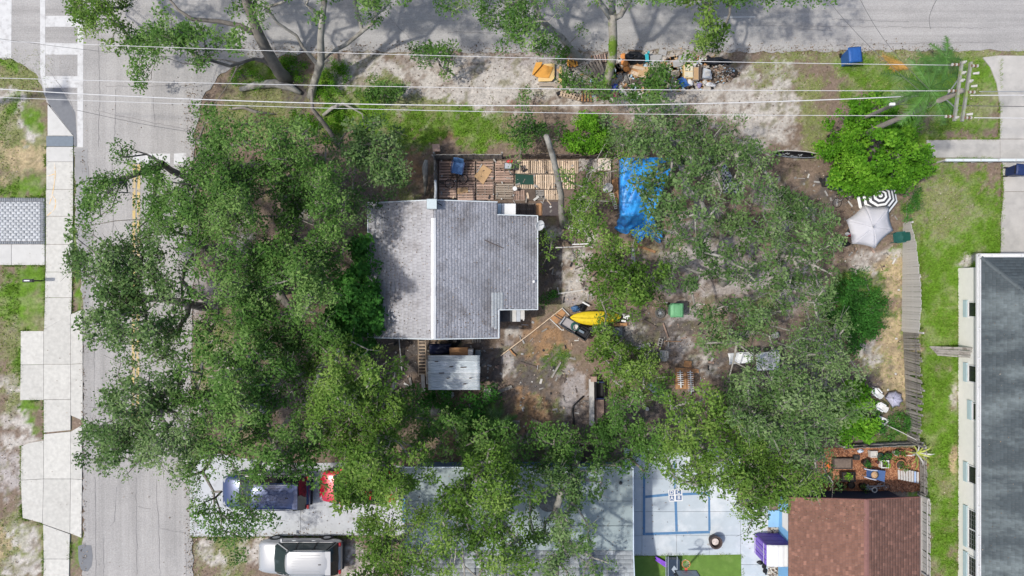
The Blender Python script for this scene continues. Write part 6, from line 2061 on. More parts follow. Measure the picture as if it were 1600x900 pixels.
# red kettle grill on the deck
gl = thing('charcoal_grill', 'black grill with a red lid on the deck', 'grill', tuple(P(794, 260)))
p = P(794, 259, 0.9)
MB().box((p.x, p.y, 0.78), (0.42, 0.36, 0.22)).build('firebox', M_DARK, gl, bevel=0.03)
MB().blob((p.x + 0.1, p.y + 0.22, 0.98), (0.42, 0.2, 0.16), 0.08, 12, 8, 2).build('lid', M_REDP, gl, smooth=True)
MB().box((p.x + 0.42, p.y - 0.06, 0.86), (0.3, 0.3, 0.03)).build('side_shelf', M_BLACK, gl)
MB().box((p.x, p.y, 0.90), (0.36, 0.3, 0.01)).build('grate', M_GREYM, gl)
for sx in (-1, 1):
    for sy in (-1, 1):
        MB().tube([(p.x + sx * 0.17, p.y + sy * 0.15, 0.7), (p.x + sx * 0.22, p.y + sy * 0.2, 0.14)], 0.016, 5).build('leg', M_BLACK, gl)

# ------------------------------------------------------------------ tarpaulin shelter
tp = thing('tarpaulin_shelter', 'bright blue tarpaulin shelter half hidden by oak twigs', 'tarpaulin', tuple(P(1000, 310)))
M_TARP = mat('blue_tarpaulin', (0.035, 0.31, 0.76), 0.4, 0.22, 6, 0.9, 9, spec=0.5, col2=(0.025, 0.21, 0.62), c2scale=2.2, c2lo=0.45, c2hi=0.6)
def tarp_top(a, b):
    u = 967 + a * (88 - 34 * b)
    v = 246 + b * 90
    z = 1.85 + 0.25 * math.sin(math.pi * min(1, a * 1.4)) - 0.25 * a + 0.05 * math.sin(9 * a + 4 * b) + 0.05 * math.sin(13 * b + 3 * a) + 0.02 * math.sin(37 * a + 11 * b)
    if a < 0.06:
        z -= 0.5 * (1 - a / 0.06)
    return P(u, v, z)
MB().grid(tarp_top, 30, 30).build('top_sheet', M_TARP, tp, smooth=True, thick=0.006)
def tarp_side(a, b):
    p0 = tarp_top(a * 0.98 + 0.01, 1.0)
    e = P(962 + a * 72, 356 + 14 * a + 7 * math.sin(a * 9), 0.12)
    q = p0.lerp(e, b)
    q.z += 0.16 * math.sin(a * 21 + b * 7) * math.sin(math.pi * b) + 0.1 * math.sin(b * 17 + a * 5) * b + 0.08 * math.sin(a * 47) * b
    q.x += 0.08 * math.sin(b * 11 + a * 17) * b
    q.z = max(q.z, 0.05)
    return q
MB().grid(tarp_side, 40, 22).build('front_flap', M_TARP, tp, smooth=True, thick=0.006)
def tarp_tail(a, b):
    u = 990 + a * 46 - 4 * b
    v = 352 + b * 22 + 6 * math.sin(a * 8) - 8 * (a < 0.2)
    z = 0.12 + 0.16 * abs(math.sin(a * 17 + b * 5)) * (1 - 0.4 * b) + 0.14 * math.sin(math.pi * b) * math.sin(a * 6 + 2) ** 2 + 0.05 * math.sin(a * 43 + b * 23)
    return P(u, v, max(0.04, z))
MB().grid(tarp_tail, 36, 20).build('crumpled_tail', M_TARP, tp, smooth=True, thick=0.006)
for u, v in ((968, 248), (968, 333), (1052, 248), (1018, 333)):
    q_ = P(u, v, 1.75)
    MB().tube([(q_.x, q_.y, 0), (q_.x, q_.y, 1.72)], 0.03, 6).build('pole', M_GREYM, tp)


# ------------------------------------------------------------------ parasols
def parasol(label, centre, corners, ztop, zrim, m, name='parasol', concave=0.07, ms=None, rings=0, base=None, rib=None):
    hub = P(*centre, ztop)
    g0 = P(*(base or centre), 0)
    t = thing(name, label, 'parasol', (g0.x, g0.y, 0))
    cr = [P(u, v, zrim) for u, v in corners]
    n = len(cr)
    if rings:
        for i in range(n):
            a, b = cr[i], cr[(i + 1) % n]
            q = MB()
            for k in range(rings):
                s0, s1 = k / rings, (k + 1) / rings
                sg = lambda s_, e: hub.lerp(e, s_) + Vector((0, 0, 0.10 * math.sin(math.pi * s_)))
                q.add([sg(s0, a), sg(s1, a), sg(s1, b), sg(s0, b)], [(0, 1, 2, 3)], k % 2)
            q.build('panel', ms, t, thick=0.006)
    else:
        for i in range(n):
            a, b = cr[i], cr[(i + 1) % n]
            def f(x, y):
                e = a.lerp(b, y)
                e = e.lerp(hub, concave * 4 * y * (1 - y))
                p_ = hub.lerp(e, x)
                p_.z += 0.10 * math.sin(math.pi * x) - 0.05 * math.sin(math.pi * y) * x
                return p_
            MB().grid(f, 5, 6).build('panel', m, t, smooth=True, thick=0.006)
    for c_ in cr:
        q = MB()
        pts = [hub.lerp(c_, s_ / 4) + Vector((0, 0, 0.10 * math.sin(math.pi * s_ / 4) + (0.012 if rib else -0.03))) for s_ in range(5)]
        q.tube(pts, 0.008, 4)
        q.build('rib', rib or M_GREYM, t)
    MB().tube([(g0.x, g0.y, 0.0), (hub.x, hub.y, ztop + 0.02)], 0.022, 8).build('pole', M_GREYM, t)
    MB().lathe([(0.03, 0), (0.04, 0.03), (0.015, 0.08)], 8, tuple(hub)).build('finial', M_GREYM, t)
    MB().lathe([(0.26, 0), (0.26, 0.06), (0.05, 0.1)], 16, (g0.x, g0.y, 0.0)).build('base', M_DARK, t)
    return t


parasol('large white hexagonal parasol with concave edges', (1364, 355), [(1322, 344), (1350, 320), (1389, 322), (1395.5, 360), (1367, 388), (1331, 381)], 2.5, 2.15, mat('white_canvas', (0.50, 0.49, 0.51), 0.8, 0.07, 2, col2=(0.43, 0.42, 0.43), c2scale=1.0), base=(1330, 363))
oc = [(1370 + 33 * math.cos(math.radians(a)), 309 + 29 * math.sin(math.radians(a))) for a in range(12, 372, 45)]
parasol('black and white striped octagonal parasol under the bright tree', (1376, 305), oc, 1.95, 1.6, None, ms=[mat('stripe_white', (0.74, 0.74, 0.73), 0.8, 0.04), mat('stripe_black', (0.05, 0.05, 0.055), 0.8, 0.06)], rings=9, base=(1352, 312))
l8 = [(1397 + 15.0 * math.cos(math.radians(a)), 624 + 13.5 * math.sin(math.radians(a))) for a in range(10, 370, 45)]
l8[3] = (1382, 621)
parasol('small lavender umbrella lying open beside the fence', (1395, 622), l8, 0.75, 0.3, mat('lavender_cloth', (0.50, 0.49, 0.60), 0.7, 0.06), name='umbrella', base=(1396, 623), rib=mat('grey_rib', (0.24, 0.24, 0.32), 0.6))
# ------------------------------------------------------------------ utility pole and overhead cables
ZP = 10.8
pb_ = P(1500, 143, ZP)
up = thing('utility_pole', 'wooden utility pole with double crossarms and insulators', 'utility pole', (pb_.x, pb_.y, 0))
MB().tube([(pb_.x, pb_.y, -0.1), (pb_.x, pb_.y, 4), (pb_.x, pb_.y, ZP + 0.15)], [0.15, 0.13, 0.10], 10).build('post', M_BARK, up, smooth=True)
M_ARM = mat('mossy_arm', (0.24, 0.24, 0.21), 0.9, 0.2, 5, col2=(0.20, 0.25, 0.09), c2scale=2.2, c2lo=0.5, c2hi=0.6)
MB().beam(P(1503, 96, ZP), P(1491, 189, ZP), 0.09, 0.12).build('crossarm', M_ARM, up)
MB().beam(P(1517, 97, ZP - 0.02), P(1503, 190, ZP - 0.02), 0.09, 0.12).build('crossarm', M_ARM, up)
M_INS = mat('brown_insulator', (0.17, 0.10, 0.06), 0.25, 0.1)
M_CER = mat('pale_ceramic', (0.45, 0.43, 0.40), 0.3, 0.06)
def insul(u, v, du, z=ZP + 0.02):
    t_ = MB()
    for k in range(4):
        c = P(u + du * k * 3.2, v, z)
        t_.X = Matrix.Translation(c) @ Matrix.Rotation(math.radians(90), 4, 'Y')
        t_.lathe([(0.02, -0.035), (0.06, -0.03), (0.065, 0.0), (0.03, 0.035)], 10, (0, 0, 0), k % 2)
    return t_.build('insulator', [M_INS, M_CER], up)
for v, u in ((101, 1501), (142, 1496), (182, 1491)):
    insul(u - 3, v, -1)
    insul(u + 17, v + 2, 1)
for u, v, r in ((1506, 97.5, 0.05), (1505, 114, 0.055), (1503, 126, 0.055), (1516, 127, 0.055), (1494, 184, 0.05)):
    c = P(u, v, ZP + 0.1)
    MB().lathe([(r, -0.05), (r, 0.02), (r * 1.3, 0.04), (r * 0.6, 0.14), (r * 0.6, 0.16)], 10, tuple(c)).build('post_insulator', M_CER, up)
for u, v in ((1524, 115), (1521, 135), (1514, 179)):
    c0, c1 = P(u - 4, v, ZP), P(u + 6, v - 1, ZP + 0.1)
    MB().tube([c0, c1], [0.04, 0.055], 8).build('fuse_cutout', M_CER, up)
MB().beam((pb_.x, pb_.y, ZP - 1.0), P(1506, 112, ZP - 0.06), 0.04, 0.03).build('brace', M_GREYM, up)
MB().beam((pb_.x, pb_.y, ZP - 1.0), P(1497, 172, ZP - 0.06), 0.04, 0.03).build('brace', M_GREYM, up)


def cable(label, pts, r, zend=10.6, sag=0.7, m=None, z0=None):
    n = len(pts)
    us = np.array([p[0] for p in pts], float)
    vs = np.array([p[1] for p in pts], float)
    k = 40
    uu = np.linspace(us[0], us[-1], k)
    cf = np.polyfit(us, vs, min(2, n - 1))
    vv = np.polyval(cf, uu) + (np.interp(uu, us, vs) - np.polyval(cf, np.array(uu))) * 0.0
    q = []
    for a, b in zip(uu, vv):
        s_ = (a - uu[0]) / (uu[-1] - uu[0])
        q.append(P(a, b, zend - sag * 4 * s_ * (1 - s_)))
    o = MB().tube(q, r, 5).build('overhead_cable', m or M_WIRE, smooth=True)
    return tag(o, label, 'cable', 'overhead cables')


cable('topmost thin white overhead cable across the whole verge', [(-200, 57), (165, 69), (400, 77.5), (800, 91.5), (1200, 98.5), (1490, 101)], 0.0115)
cable('second thin white overhead cable from the top', [(-200, 116), (0, 122), (400, 131), (800, 138.5), (1200, 141), (1484, 142)], 0.0125)
cable('thick pale overhead cable ending left of the utility pole', [(-200, 126), (0, 138.5), (200, 149), (400, 158), (620, 165), (800, 166), (1200, 158), (1443, 149.5)], 0.022, 9.2)
cable('lowest white overhead cable above the wood', [(-200, 143), (0, 152.5), (400, 166), (800, 175), (1200, 179.5), (1478, 181)], 0.0115)
cable('upper white cable leaving the pole to the right', [(1516, 149), (1800, 148)], 0.02, sag=0.05)
cable('lower thin cable leaving the pole to the right', [(1522, 184), (1800, 186)], 0.017, sag=0.05)
cable('thin dark cable crossing the right driveway', [(1395, 163), (1500, 165), (1800, 168)], 0.014, 9.0, sag=0.05, m=M_WIRED)
cable('thin middle cable leaving the pole to the right', [(1530, 143), (1800, 144)], 0.013, sag=0.05, m=M_GREYM)
def wire(label, a, b, z0_, z1_, m=M_WIRED, r=0.011):
    p0, p1 = P(*a, z0_), P(*b, z1_)
    q = [p0.lerp(p1, i / 16) - Vector((0, 0, 0.5 * math.sin(math.pi * i / 16))) for i in range(17)]
    tag(MB().tube(q, r, 4).build('service_wire', m), label, 'cable', 'thin service wires')
wire('thin service wire slanting over the top road to the pole, left one', (1250, -60), (1436, 141), 8, 10)
wire('thin service wire slanting over the top road to the pole, right one', (1330, -30), (1452, 140), 8, 10)
wire('short dark wire from the palm to the top edge', (1454, 45), (1475, -20), 6, 8)
wire('fine wire crossing the left street', (120, 172), (310, 208), 7, 7, r=0.009)
wire('fine dark wire below the second cable over the left street', (-20, 58), (330, 92), 7.5, 7.5, r=0.008)
sb = MB()
p = P(1394, 163, 9.0)
sb.box((p.x, p.y, 9.0), (0.22, 0.12, 0.14))
tag(sb.build('cable_splice_box', M_WHITE, bevel=0.02), 'small white splice box on the thin dark cable', 'box')
# second pole beyond the left edge, only its shade reaches the street
po = P(-60, 168, 0)
p2 = thing('utility_pole', 'utility pole beyond the left edge whose shadow crosses the crosswalk', 'utility pole', (po.x, po.y, 0))
MB().tube([(po.x, po.y, -0.1), (po.x, po.y, 10.8)], [0.2, 0.13], 10).build('post', M_BARKL, p2, smooth=True)
MB().box((po.x, po.y, 10.4), (0.12, 1.6, 0.12)).build('crossarm', M_ARM, p2)
MB().lathe([(0.28, 0), (0.28, 0.85), (0.1, 0.95)], 14, (po.x + 0.4, po.y + 0.1, 8.6)).build('transformer', M_GREYM, p2)


# ------------------------------------------------------------------ bins
def wheelie(label, u, v, rz, m, w=0.62, d=0.72, h=1.05, name='wheelie_bin', cat='bin', fallen=False, group=None):
    c = P(u, v)
    t = thing(name, label, cat, (c.x, c.y, 0), group)
    X = Matrix.Translation(Vector((c.x, c.y, 0))) @ Matrix.Rotation(math.radians(rz), 4, 'Z')
    def mb():
        q = MB()
        q.X = X
        return q
    mb().add([(-w * 0.4, -d * 0.4, 0.05), (w * 0.4, -d * 0.4, 0.05), (w * 0.4, d * 0.4, 0.05), (-w * 0.4, d * 0.4, 0.05), (-w / 2, -d / 2, h), (w / 2, -d / 2, h), (w / 2, d / 2, h), (-w / 2, d / 2, h)],
             [(3, 2, 1, 0), (4, 5, 6, 7), (0, 1, 5, 4), (1, 2, 6, 5), (2, 3, 7, 6), (3, 0, 4, 7)]).build('tub', m, t, bevel=0.03)
    lid = mb().grid(lambda a, b: ((a - 0.5) * (w + 0.06), (b - 0.5) * (d + 0.08), h + 0.02 + 0.05 * math.sin(math.pi * a) * math.sin(math.pi * b) ** 0.5), 6, 6).build('lid', m, t, smooth=True, thick=0.025)
    for s_ in (-0.25, 0.25):
        mb().box((s_ * w, 0, h + 0.06), (0.03, d * 0.8, 0.03)).build('lid_rib', m, lid)
    mb().tube([(-w * 0.4, d / 2 + 0.05, h - 0.03), (w * 0.4, d / 2 + 0.05, h - 0.03)], 0.022, 6).build('handle', M_BLACK, t)
    for s_ in (-1, 1):
        q = MB()
        q.X = X @ Matrix.Translation(Vector((s_ * w * 0.42, d * 0.42, 0.12))) @ Matrix.Rotation(math.radians(90), 4, 'Y')
        q.lathe([(0.04, -0.03), (0.12, -0.03), (0.12, 0.03), (0.04, 0.03)], 14)
        q.build('wheel', M_RUBBER, t)
    return t


wheelie('blue wheelie bin at the edge of the top road', 1320.5, 96, 5, mat('bin_blue', (0.022, 0.095, 0.31), 0.45, 0.1), 0.66, 0.74, 1.12, group='wheelie bins')
wheelie('green wheelie bin in the middle of the yard', 1051, 484, 0, M_GREENB, 0.66, 0.68, 1.0, group='wheelie bins')
wheelie('navy wheelie bin at the right edge by the rail fence', 1576, 270, 85, M_NAVY, 0.56, 0.62, 1.05, group='wheelie bins')
wheelie('dark bin under the bright tree, left one', 1288, 286, 10, M_DARK, 0.55, 0.5, 0.8, group='wheelie bins')
wheelie('dark teal bin under the bright tree, right one', 1300, 291, -12, mat('teal_bin', (0.02, 0.05, 0.055), 0.5, 0.1), 0.6, 0.6, 0.9, group='wheelie bins')


def thing_blob(name, label, cat, u, v, w, d, h, m, seed, rough=0.25, rz=0.0, extra=None):
    p = P(u, v)
    t = thing(name, label, cat, (p.x, p.y, 0))
    MB().blob((p.x, p.y, h * 0.42), (w, d, h), rough, 20, 12, seed, rz).build('sack', m, t, smooth=True)
    k = MB()
    k.blob((p.x + 0.1 * w, p.y, h * 0.9), (0.16, 0.12, 0.16), 0.3, 8, 5, seed + 1)
    k.build('knot', m, t, smooth=True)
    return t


M_BAGK = mat('black_bag', (0.012, 0.013, 0.016), 0.3, 0.2, 8, 0.6, 12)
M_BAGW = mat('white_bag', (0.66, 0.66, 0.67), 0.45, 0.1, 8, 0.5, 12)
thing_blob('rubbish_bag', 'big black rubbish bag right of the mossy trunk', 'bag', 989, 92, 0.95, 0.62, 0.6, M_BAGK, 1)
thing_blob('rubbish_bag', 'second black rubbish bag touching the turquoise toy', 'bag', 1001, 94, 0.55, 0.5, 0.45, M_BAGK, 2)
thing_blob('rubbish_bag', 'long black bag behind the debris heap', 'bag', 1121, 98, 1.3, 0.5, 0.4, M_BAGK, 3)
thing_blob('rubbish_bag', 'blue bag at the foot of the mossy trunk', 'bag', 960, 138, 0.4, 0.42, 0.35, mat('blue_bag', (0.03, 0.06, 0.30), 0.4, 0.2, 8, 0.5, 12), 4)
thing_blob('rubbish_bag', 'magenta bag below the blue bag', 'bag', 960, 149, 0.42, 0.36, 0.3, mat('magenta_bag', (0.36, 0.03, 0.15), 0.5, 0.2, 8, 0.5, 12), 5)
thing_blob('rubbish_bag', 'pinkish white bag below the magenta bag', 'bag', 958, 156, 0.4, 0.28, 0.22, mat('pink_bag', (0.55, 0.45, 0.48), 0.5, 0.2, 8, 0.5, 12), 6)
thing_blob('rubbish_bag', 'white bag at the front of the rubbish row', 'bag', 1110, 133, 0.5, 0.25, 0.22, M_BAGW, 7)
thing_blob('rubbish_bag', 'white bag beside the blue plastic chair', 'bag', 1077, 130, 0.42, 0.4, 0.25, M_BAGW, 8)
thing_blob('rubbish_bag', 'lilac bag right of the drawers in the rubbish row', 'bag', 1092, 134, 0.26, 0.3, 0.2, mat('lilac_bag', (0.28, 0.24, 0.42), 0.5, 0.1), 9)
thing_blob('cushion', 'beige cushion left of the cream drawers', 'cushion', 1055, 116, 0.5, 0.42, 0.22, mat('beige_cloth', (0.50, 0.43, 0.33), 0.9, 0.15), 10, 0.12)
thing_blob('cushion', 'small beige cushion beside the blue plastic chair', 'cushion', 1044, 135, 0.3, 0.22, 0.15, mat('beige_cloth', (0.5, 0.43, 0.33)), 11, 0.12)
# orange lounger cushion over boards
lc = thing('orange_cushion', 'orange folded lounger cushion beside the black bag', 'cushion', tuple(P(975, 97)))
M_ORC = mat('orange_cloth', (0.60, 0.24, 0.07), 0.85, 0.12)
for k, (u, v, w, d, r) in enumerate(((974, 88, 0.36, 0.34, 0.1), (976, 98, 0.42, 0.4, -0.3), (979, 107, 0.36, 0.36, -0.5))):
    p = P(u, v, 0.3)
    MB().blob((p.x, p.y, 0.32 - 0.04 * k), (w, d, 0.16), 0.08, 14, 8, 20 + k, r).build('pad', M_ORC, lc, smooth=True)
q = thing('turquoise_toy', 'turquoise plastic toy stand beside the black bags', 'toy', tuple(P(1011, 90)))
M_TQ = mat('turquoise_plastic', (0.03, 0.36, 0.42), 0.45, 0.08)
p = P(1011, 90, 0.3)
MB().box((p.x, p.y, 0.28), (0.2, 0.42, 0.08), 0.1).build('tray', M_TQ, q, bevel=0.02)
MB().box((p.x + 0.05, p.y + 0.22, 0.42), (0.1, 0.12, 0.3), 0.1).build('back', M_TQ, q, bevel=0.02)
for sx, sy in ((-1, -1), (1, -1), (-1, 1), (1, 1)):
    MB().tube([(p.x + sx * 0.08, p.y + sy * 0.18, 0.28), (p.x + sx * 0.11, p.y + sy * 0.22, 0.0)], 0.02, 6).build('leg', M_TQ, q)


def board_thing(name, label, cat, pts, z0_, z1_, th, m, w, group=None):
    """plank given by its two ends in photo pixels and heights"""
    a, b = P(pts[0][0], pts[0][1], z0_), P(pts[1][0], pts[1][1], z1_)
    o = MB().beam(a, b, w, th).build(name, m)
    return tag(o, label, cat, group)


# open orange tray on a yellow board
tr_ = thing('wooden_tray', 'orange and yellow wooden tray at the left of the rubbish row', 'tray', tuple(P(850, 116)))
MB().prism(polyP([(841, 129), (840, 112), (850, 101.5), (866, 101), (866, 124), (861, 128.5)]), 0.16, 0.20).build('base_board', M_YWOOD, tr_)
MB().prism(polyP([(832.5, 119), (838, 101), (864, 107), (857, 124), (839, 122.5)]), 0.215, 0.25).build('panel', M_ORANGE, tr_)
MB().prism(polyP([(837, 101), (847, 100.5), (845, 106), (832, 121), (831.5, 117)]), 0.252, 0.40).build('side_rail', M_ORANGE, tr_)
MB().prism(polyP([(838, 119), (845, 127), (861, 127), (866, 121), (866, 104), (855, 104)]), 0.0, 0.155).build('box_body', M_DARKW, tr_)
GP = 'loose planks in the rubbish row'
for i, (a, b, m_, lab) in enumerate([
    ((876, 103), (875, 130), M_YWOOD, 'pale upright plank right of the orange wooden tray'),
    ((871, 112), (871, 132), M_WOOD, 'brown plank right of the orange wooden tray'),
    ((842, 132), (876, 133), M_WOOD, 'dark plank below the orange wooden tray'),
    ((866, 134), (880, 136), M_TAN, 'short tan plank at the corner of the broken pallet'),
    ((886, 94), (900, 104), M_ORANGE, 'orange plank half hidden above the small leafy tree'),
    ((984, 103), (1008, 109), M_TAN, 'long tan plank over the collapsed boxes'),
    ((986, 112), (1010, 122), M_TAN, 'tan plank across the lower collapsed boxes'),
    ((972, 118), (958, 134), M_WOODG, 'grey plank leaning from the mossy trunk'),
    ((975, 115), (981, 130), M_WOODG, 'grey brown plank below the orange cushion'),
    ((968, 135), (982, 152), M_DIRTYW, 'white plank lying below the mossy trunk'),
    ((1087, 98), (1080, 112), M_DIRTYW, 'white strip leaning over the drawers'),
    ((1070, 104), (1071, 126), M_YWOOD, 'yellow plank in the cream drawers'),
]):
    board_thing('plank', lab, 'plank', (a, b), 0.15 + 0.02 * i % 0.1, 0.22, 0.03, m_, random.uniform(0.12, 0.2), GP)
# collapsed brown boxes
cb = thing('collapsed_carton', 'collapsed red brown cartons under tan planks', 'carton', tuple(P(1000, 112)))
for k, (pl, m_, z) in enumerate([([(982, 98), (1004, 101), (1000, 118), (980, 116)], M_PLY, 0.12), ([(995, 104), (1014, 107), (1017, 118), (996, 122)], M_CARD, 0.16), ([(984, 118), (1008, 120), (1004, 132), (986, 130)], M_DARKW, 0.1), ([(1003, 120), (1016, 117), (1012, 128), (1004, 127)], M_YWOOD, 0.14)]):
    MB().prism(polyP(pl), 0.01, lambda x, y, z=z: z + 0.12 * math.sin(7 * x + 5 * y)).build('flap', m_, cb)
GC_ = thing('grey_cardboard', 'grey flattened cardboard sheets behind the leafy bush', 'carton', tuple(P(1040, 92)))
for k, pl in enumerate([[(1028, 84), (1030, 77.5), (1042, 80), (1040, 88)], [(1016, 86), (1034, 86), (1032, 98), (1014, 99)], [(1050, 96), (1066, 92), (1068, 104), (1052, 106)], [(1060, 88), (1074, 85), (1070, 96), (1058, 97)]]):
    MB().prism(polyP(pl), 0.02 + 0.02 * k, 0.05 + 0.03 * k).build('sheet', M_GREYC, GC_)


def rpal(label, pts, n, m, z=0.05, along=True, gapf=0.45):
    """broken pallet given as a quad in photo pixels"""
    a, b, c, d = [P(u, v, z) for u, v in pts]
    t = thing('broken_pallet', label, 'pallet', tuple((a + c) / 2), 'pallets dumped on the verge')
    for i in range(n):
        s_ = (i + 0.5) / n
        p0, p1 = a.lerp(b, s_), d.lerp(c, s_)
        MB().beam(p0 + Vector((0, 0, 0.1)), p1 + Vector((0, 0, 0.1 + random.uniform(-0.03, 0.05))), (b - a).length / n * (1 - gapf), 0.025).build('slat', m, t)
    for s_ in (0.06, 0.5, 0.94):
        MB().beam(a.lerp(d, s_) + Vector((0, 0, 0.04)), b.lerp(c, s_) + Vector((0, 0, 0.04)), 0.05, 0.09).build('stringer', M_DARKW if m is not M_TAN else m, t)
    return t


rpal('broken tan pallet at the lower left of the rubbish row', [(876, 140), (910, 150), (905, 158), (874, 150)], 7, M_TAN)
rpal('broken red brown pallet piece beside the tan pallet', [(908, 142), (924, 146), (926, 160), (906, 159)], 4, M_PLY)
rpal('tilted grey slatted pallet left of the mossy trunk', [(914, 102), (938, 92), (944, 112), (932, 128)], 5, M_WOOD, 0.25, gapf=0.35)
rpal('dark pallet behind the tilted grey one', [(926, 88), (946, 84), (948, 98), (930, 98)], 5, M_RED, 0.1)
rpal('short stacked pallet ends beside the small leafy tree', [(884, 96), (902, 94), (904, 104), (886, 106)], 4, M_ORANGE, 0.05)
# cream drawers, cabinet, white appliance panel
dr = thing('drawer_unit', 'cream drawer unit lying open in the rubbish row', 'drawers', tuple(P(1070, 115)))
MB().box((P(1073, 115).x, P(1073, 115).y, 0.2), (0.52, 0.75, 0.4)).build('carcass', M_YWOOD, dr, bevel=0.01)
for k in range(2):
    MB().box((P(1073, 110 + k * 10).x, P(1073, 110 + k * 10).y, 0.42), (0.46, 0.32, 0.03)).build('drawer_front', mat('cream_board', (0.60, 0.54, 0.40), 0.7, 0.1), dr)
    MB().tube([P(1071, 110 + k * 10, 0.44), P(1075, 110 + k * 10, 0.44)], 0.012, 5).build('handle', M_DARK, dr)
cbn = thing('cabinet', 'brown cabinet lying beside the cream drawers', 'cabinet', tuple(P(1085, 118)))
MB().box((P(1085, 118).x, P(1085, 118).y, 0.18), (0.32, 0.75, 0.36)).build('carcass', M_WOOD, cbn, bevel=0.01)
MB().box((P(1085, 118).x, P(1085, 118).y, 0.37), (0.24, 0.66, 0.02)).build('door', M_CARD, cbn)
MB().box((P(1091.5, 116).x, P(1091.5, 116).y, 0.2), (0.1, 0.8, 0.4)).build('dark_side', M_DARKW, cbn)
ap = thing('appliance_panel', 'grey white appliance lid in the rubbish row', 'appliance', tuple(P(1103, 117)))
MB().prism(polyP([(1097, 109), (1108, 112), (1110, 126), (1095, 124)]), 0.02, 0.35).build('body', mat('appliance_grey', (0.42, 0.44, 0.47), 0.5, 0.08), ap, bevel=0.02)
MB().prism(polyP([(1099, 113), (1106, 114), (1107, 122), (1098.5, 121)]), 0.352, 0.372).build('inner_panel', M_DIRTYW, ap)
# heap of mixed debris
hp = MB()
def heapf(a, b):
    t_ = b * 2 * math.pi
    rr_ = 1 + 0.22 * math.sin(3 * t_ + 1) + 0.13 * math.sin(5 * t_ + 2) + 0.08 * math.sin(9 * t_)
    return P(1129 + a * rr_ * 21 * math.cos(t_), 114 + a * rr_ * 19 * math.sin(t_), max(-0.06, 0.42 * (1 - a * a) - 0.05 + 0.1 * math.sin(9 * a + 4 * t_) * (1 - a)))
hp.grid(heapf, 14, 40)
heap = tag(hp.build('debris_heap', M_SOIL, smooth=True, origin=tuple(P(1128, 115))), 'dark heap of leaves and small litter at the right of the rubbish row', 'heap')
dv_ = MB()
rg = random.Random(8)
for i in range(300):
    p = heapf(rg.random() ** 0.6, rg.random()) + Vector((0, 0, 0.03))
    s_ = rg.uniform(0.03, 0.12)
    dv_.box(tuple(p), (s_, s_ * rg.uniform(0.3, 1), 0.02), rg.uniform(0, 3), rg.choice([0, 1, 2, 3, 4, 4, 2, 0]))
dv_.build('litter', [mat('litter_tan', (0.30, 0.21, 0.13), 0.9, 0.2), M_DIRTYW, M_RED, mat('pale_blue_scrap', (0.38, 0.5, 0.58), 0.6), M_WOOD], heap)['kind'] = 'stuff'
dv_ = MB()
for i in range(800):
    u, v = rg.choice([(rg.uniform(1036, 1120), rg.uniform(88, 140)), (rg.uniform(870, 1020), rg.uniform(88, 160)), (rg.uniform(955, 1024), rg.uniform(90, 150)), (rg.gauss(1070, 20), rg.gauss(115, 12))])
    p = P(u, v, 0.03)
    s_ = rg.choice([rg.uniform(0.03, 0.13), rg.uniform(0.08, 0.3)])
    dv_.box(tuple(p), (s_, s_ * rg.uniform(0.25, 1), 0.03), rg.uniform(0, 3), rg.randint(0, 5))
tag(dv_.build('scattered_litter', [M_CARD, M_DIRTYW, M_DARKW, M_PLY, M_BLACK, mat('pale_blue_scrap', (0.38, 0.5, 0.58), 0.6)], origin=tuple(P(1000, 120))), 'small scattered scraps among the dumped rubbish', 'litter', None, 'stuff')

# mailbox on the left lawn
mbx = thing('mailbox', 'dark mailbox on a post in the left lawn', 'mailbox', tuple(P(64, 439)))
p = P(44, 438.5, 1.0)
MB().tube([(p.x, p.y, -0.05), (p.x, p.y, 0.92)], 0.045, 6).build('post', M_DARKW, mbx)
q = MB()
q.X = Matrix.Translation(p)
prof = [(-0.09, -0.1), (0.09, -0.1), (0.09, 0.02), (0.06, 0.08), (0, 0.1), (-0.06, 0.08), (-0.09, 0.02)]
q.add([(-0.26, a, b) for a, b in prof] + [(0.26, a, b) for a, b in prof], [tuple(range(7)), tuple(range(13, 6, -1))] + [(i, i + 7, (i + 1) % 7 + 7, (i + 1) % 7) for i in range(7)])
q.build('box', M_DARK, mbx)
MB().box((p.x, p.y, 1.11), (0.3, 0.06, 0.02)).build('plate', M_WHITE, mbx)

# ------------------------------------------------------------------ shed, ladder and things south of the grey house
sh = thing('tin_shed', 'small shed with overlapping corrugated grey white sheets below the house', 'shed', tuple(P(709, 582)))
MB().prism(rectP(673, 558, 746, 606, 2.0), 0, 1.95).build('wall', M_WOODG, sh)
M_TIN = mat('corrugated_tin', (0.46, 0.50, 0.52), 0.5, 0.14, 3, metal=0.25, orand=0.12, col2=(0.60, 0.62, 0.63), c2scale=1.2)
for i in range(6):
    v0, v1 = 555 + i * 8.9, 555 + (i + 1) * 8.9 + 1.2
    x0, x1 = P(668.5 + random.uniform(-0.6, 0.6), 0, 2.1).x, P(750 + random.uniform(-0.8, 0.8), 0, 2.1).x
    y0, y1 = P(0, v0, 2.1).y, P(0, v1, 2.1).y
    z = 2.12 - 0.02 * i
    def f(a, b):
        return (x0 + (x1 - x0) * a, y0 + (y1 - y0) * b, z + 0.022 * math.sin(b * math.pi * 5) + 0.02 * (1 - b) + 0.01 * math.sin(9 * a + i))
    MB().grid(f, 14, 30).build('corrugated_sheet', M_TIN, sh, smooth=True, thick=0.004)
for k, (u, v) in enumerate(((682, 565), (705, 573), (724, 574), (700, 591), (690, 583), (735, 591), (726, 600))):
    p = P(u, v, 2.2)
    MB().box((p.x, p.y, 2.17), (random.uniform(0.12, 0.35), 0.05, 0.03), 0.05).build('roof_debris', M_DARKW, sh)
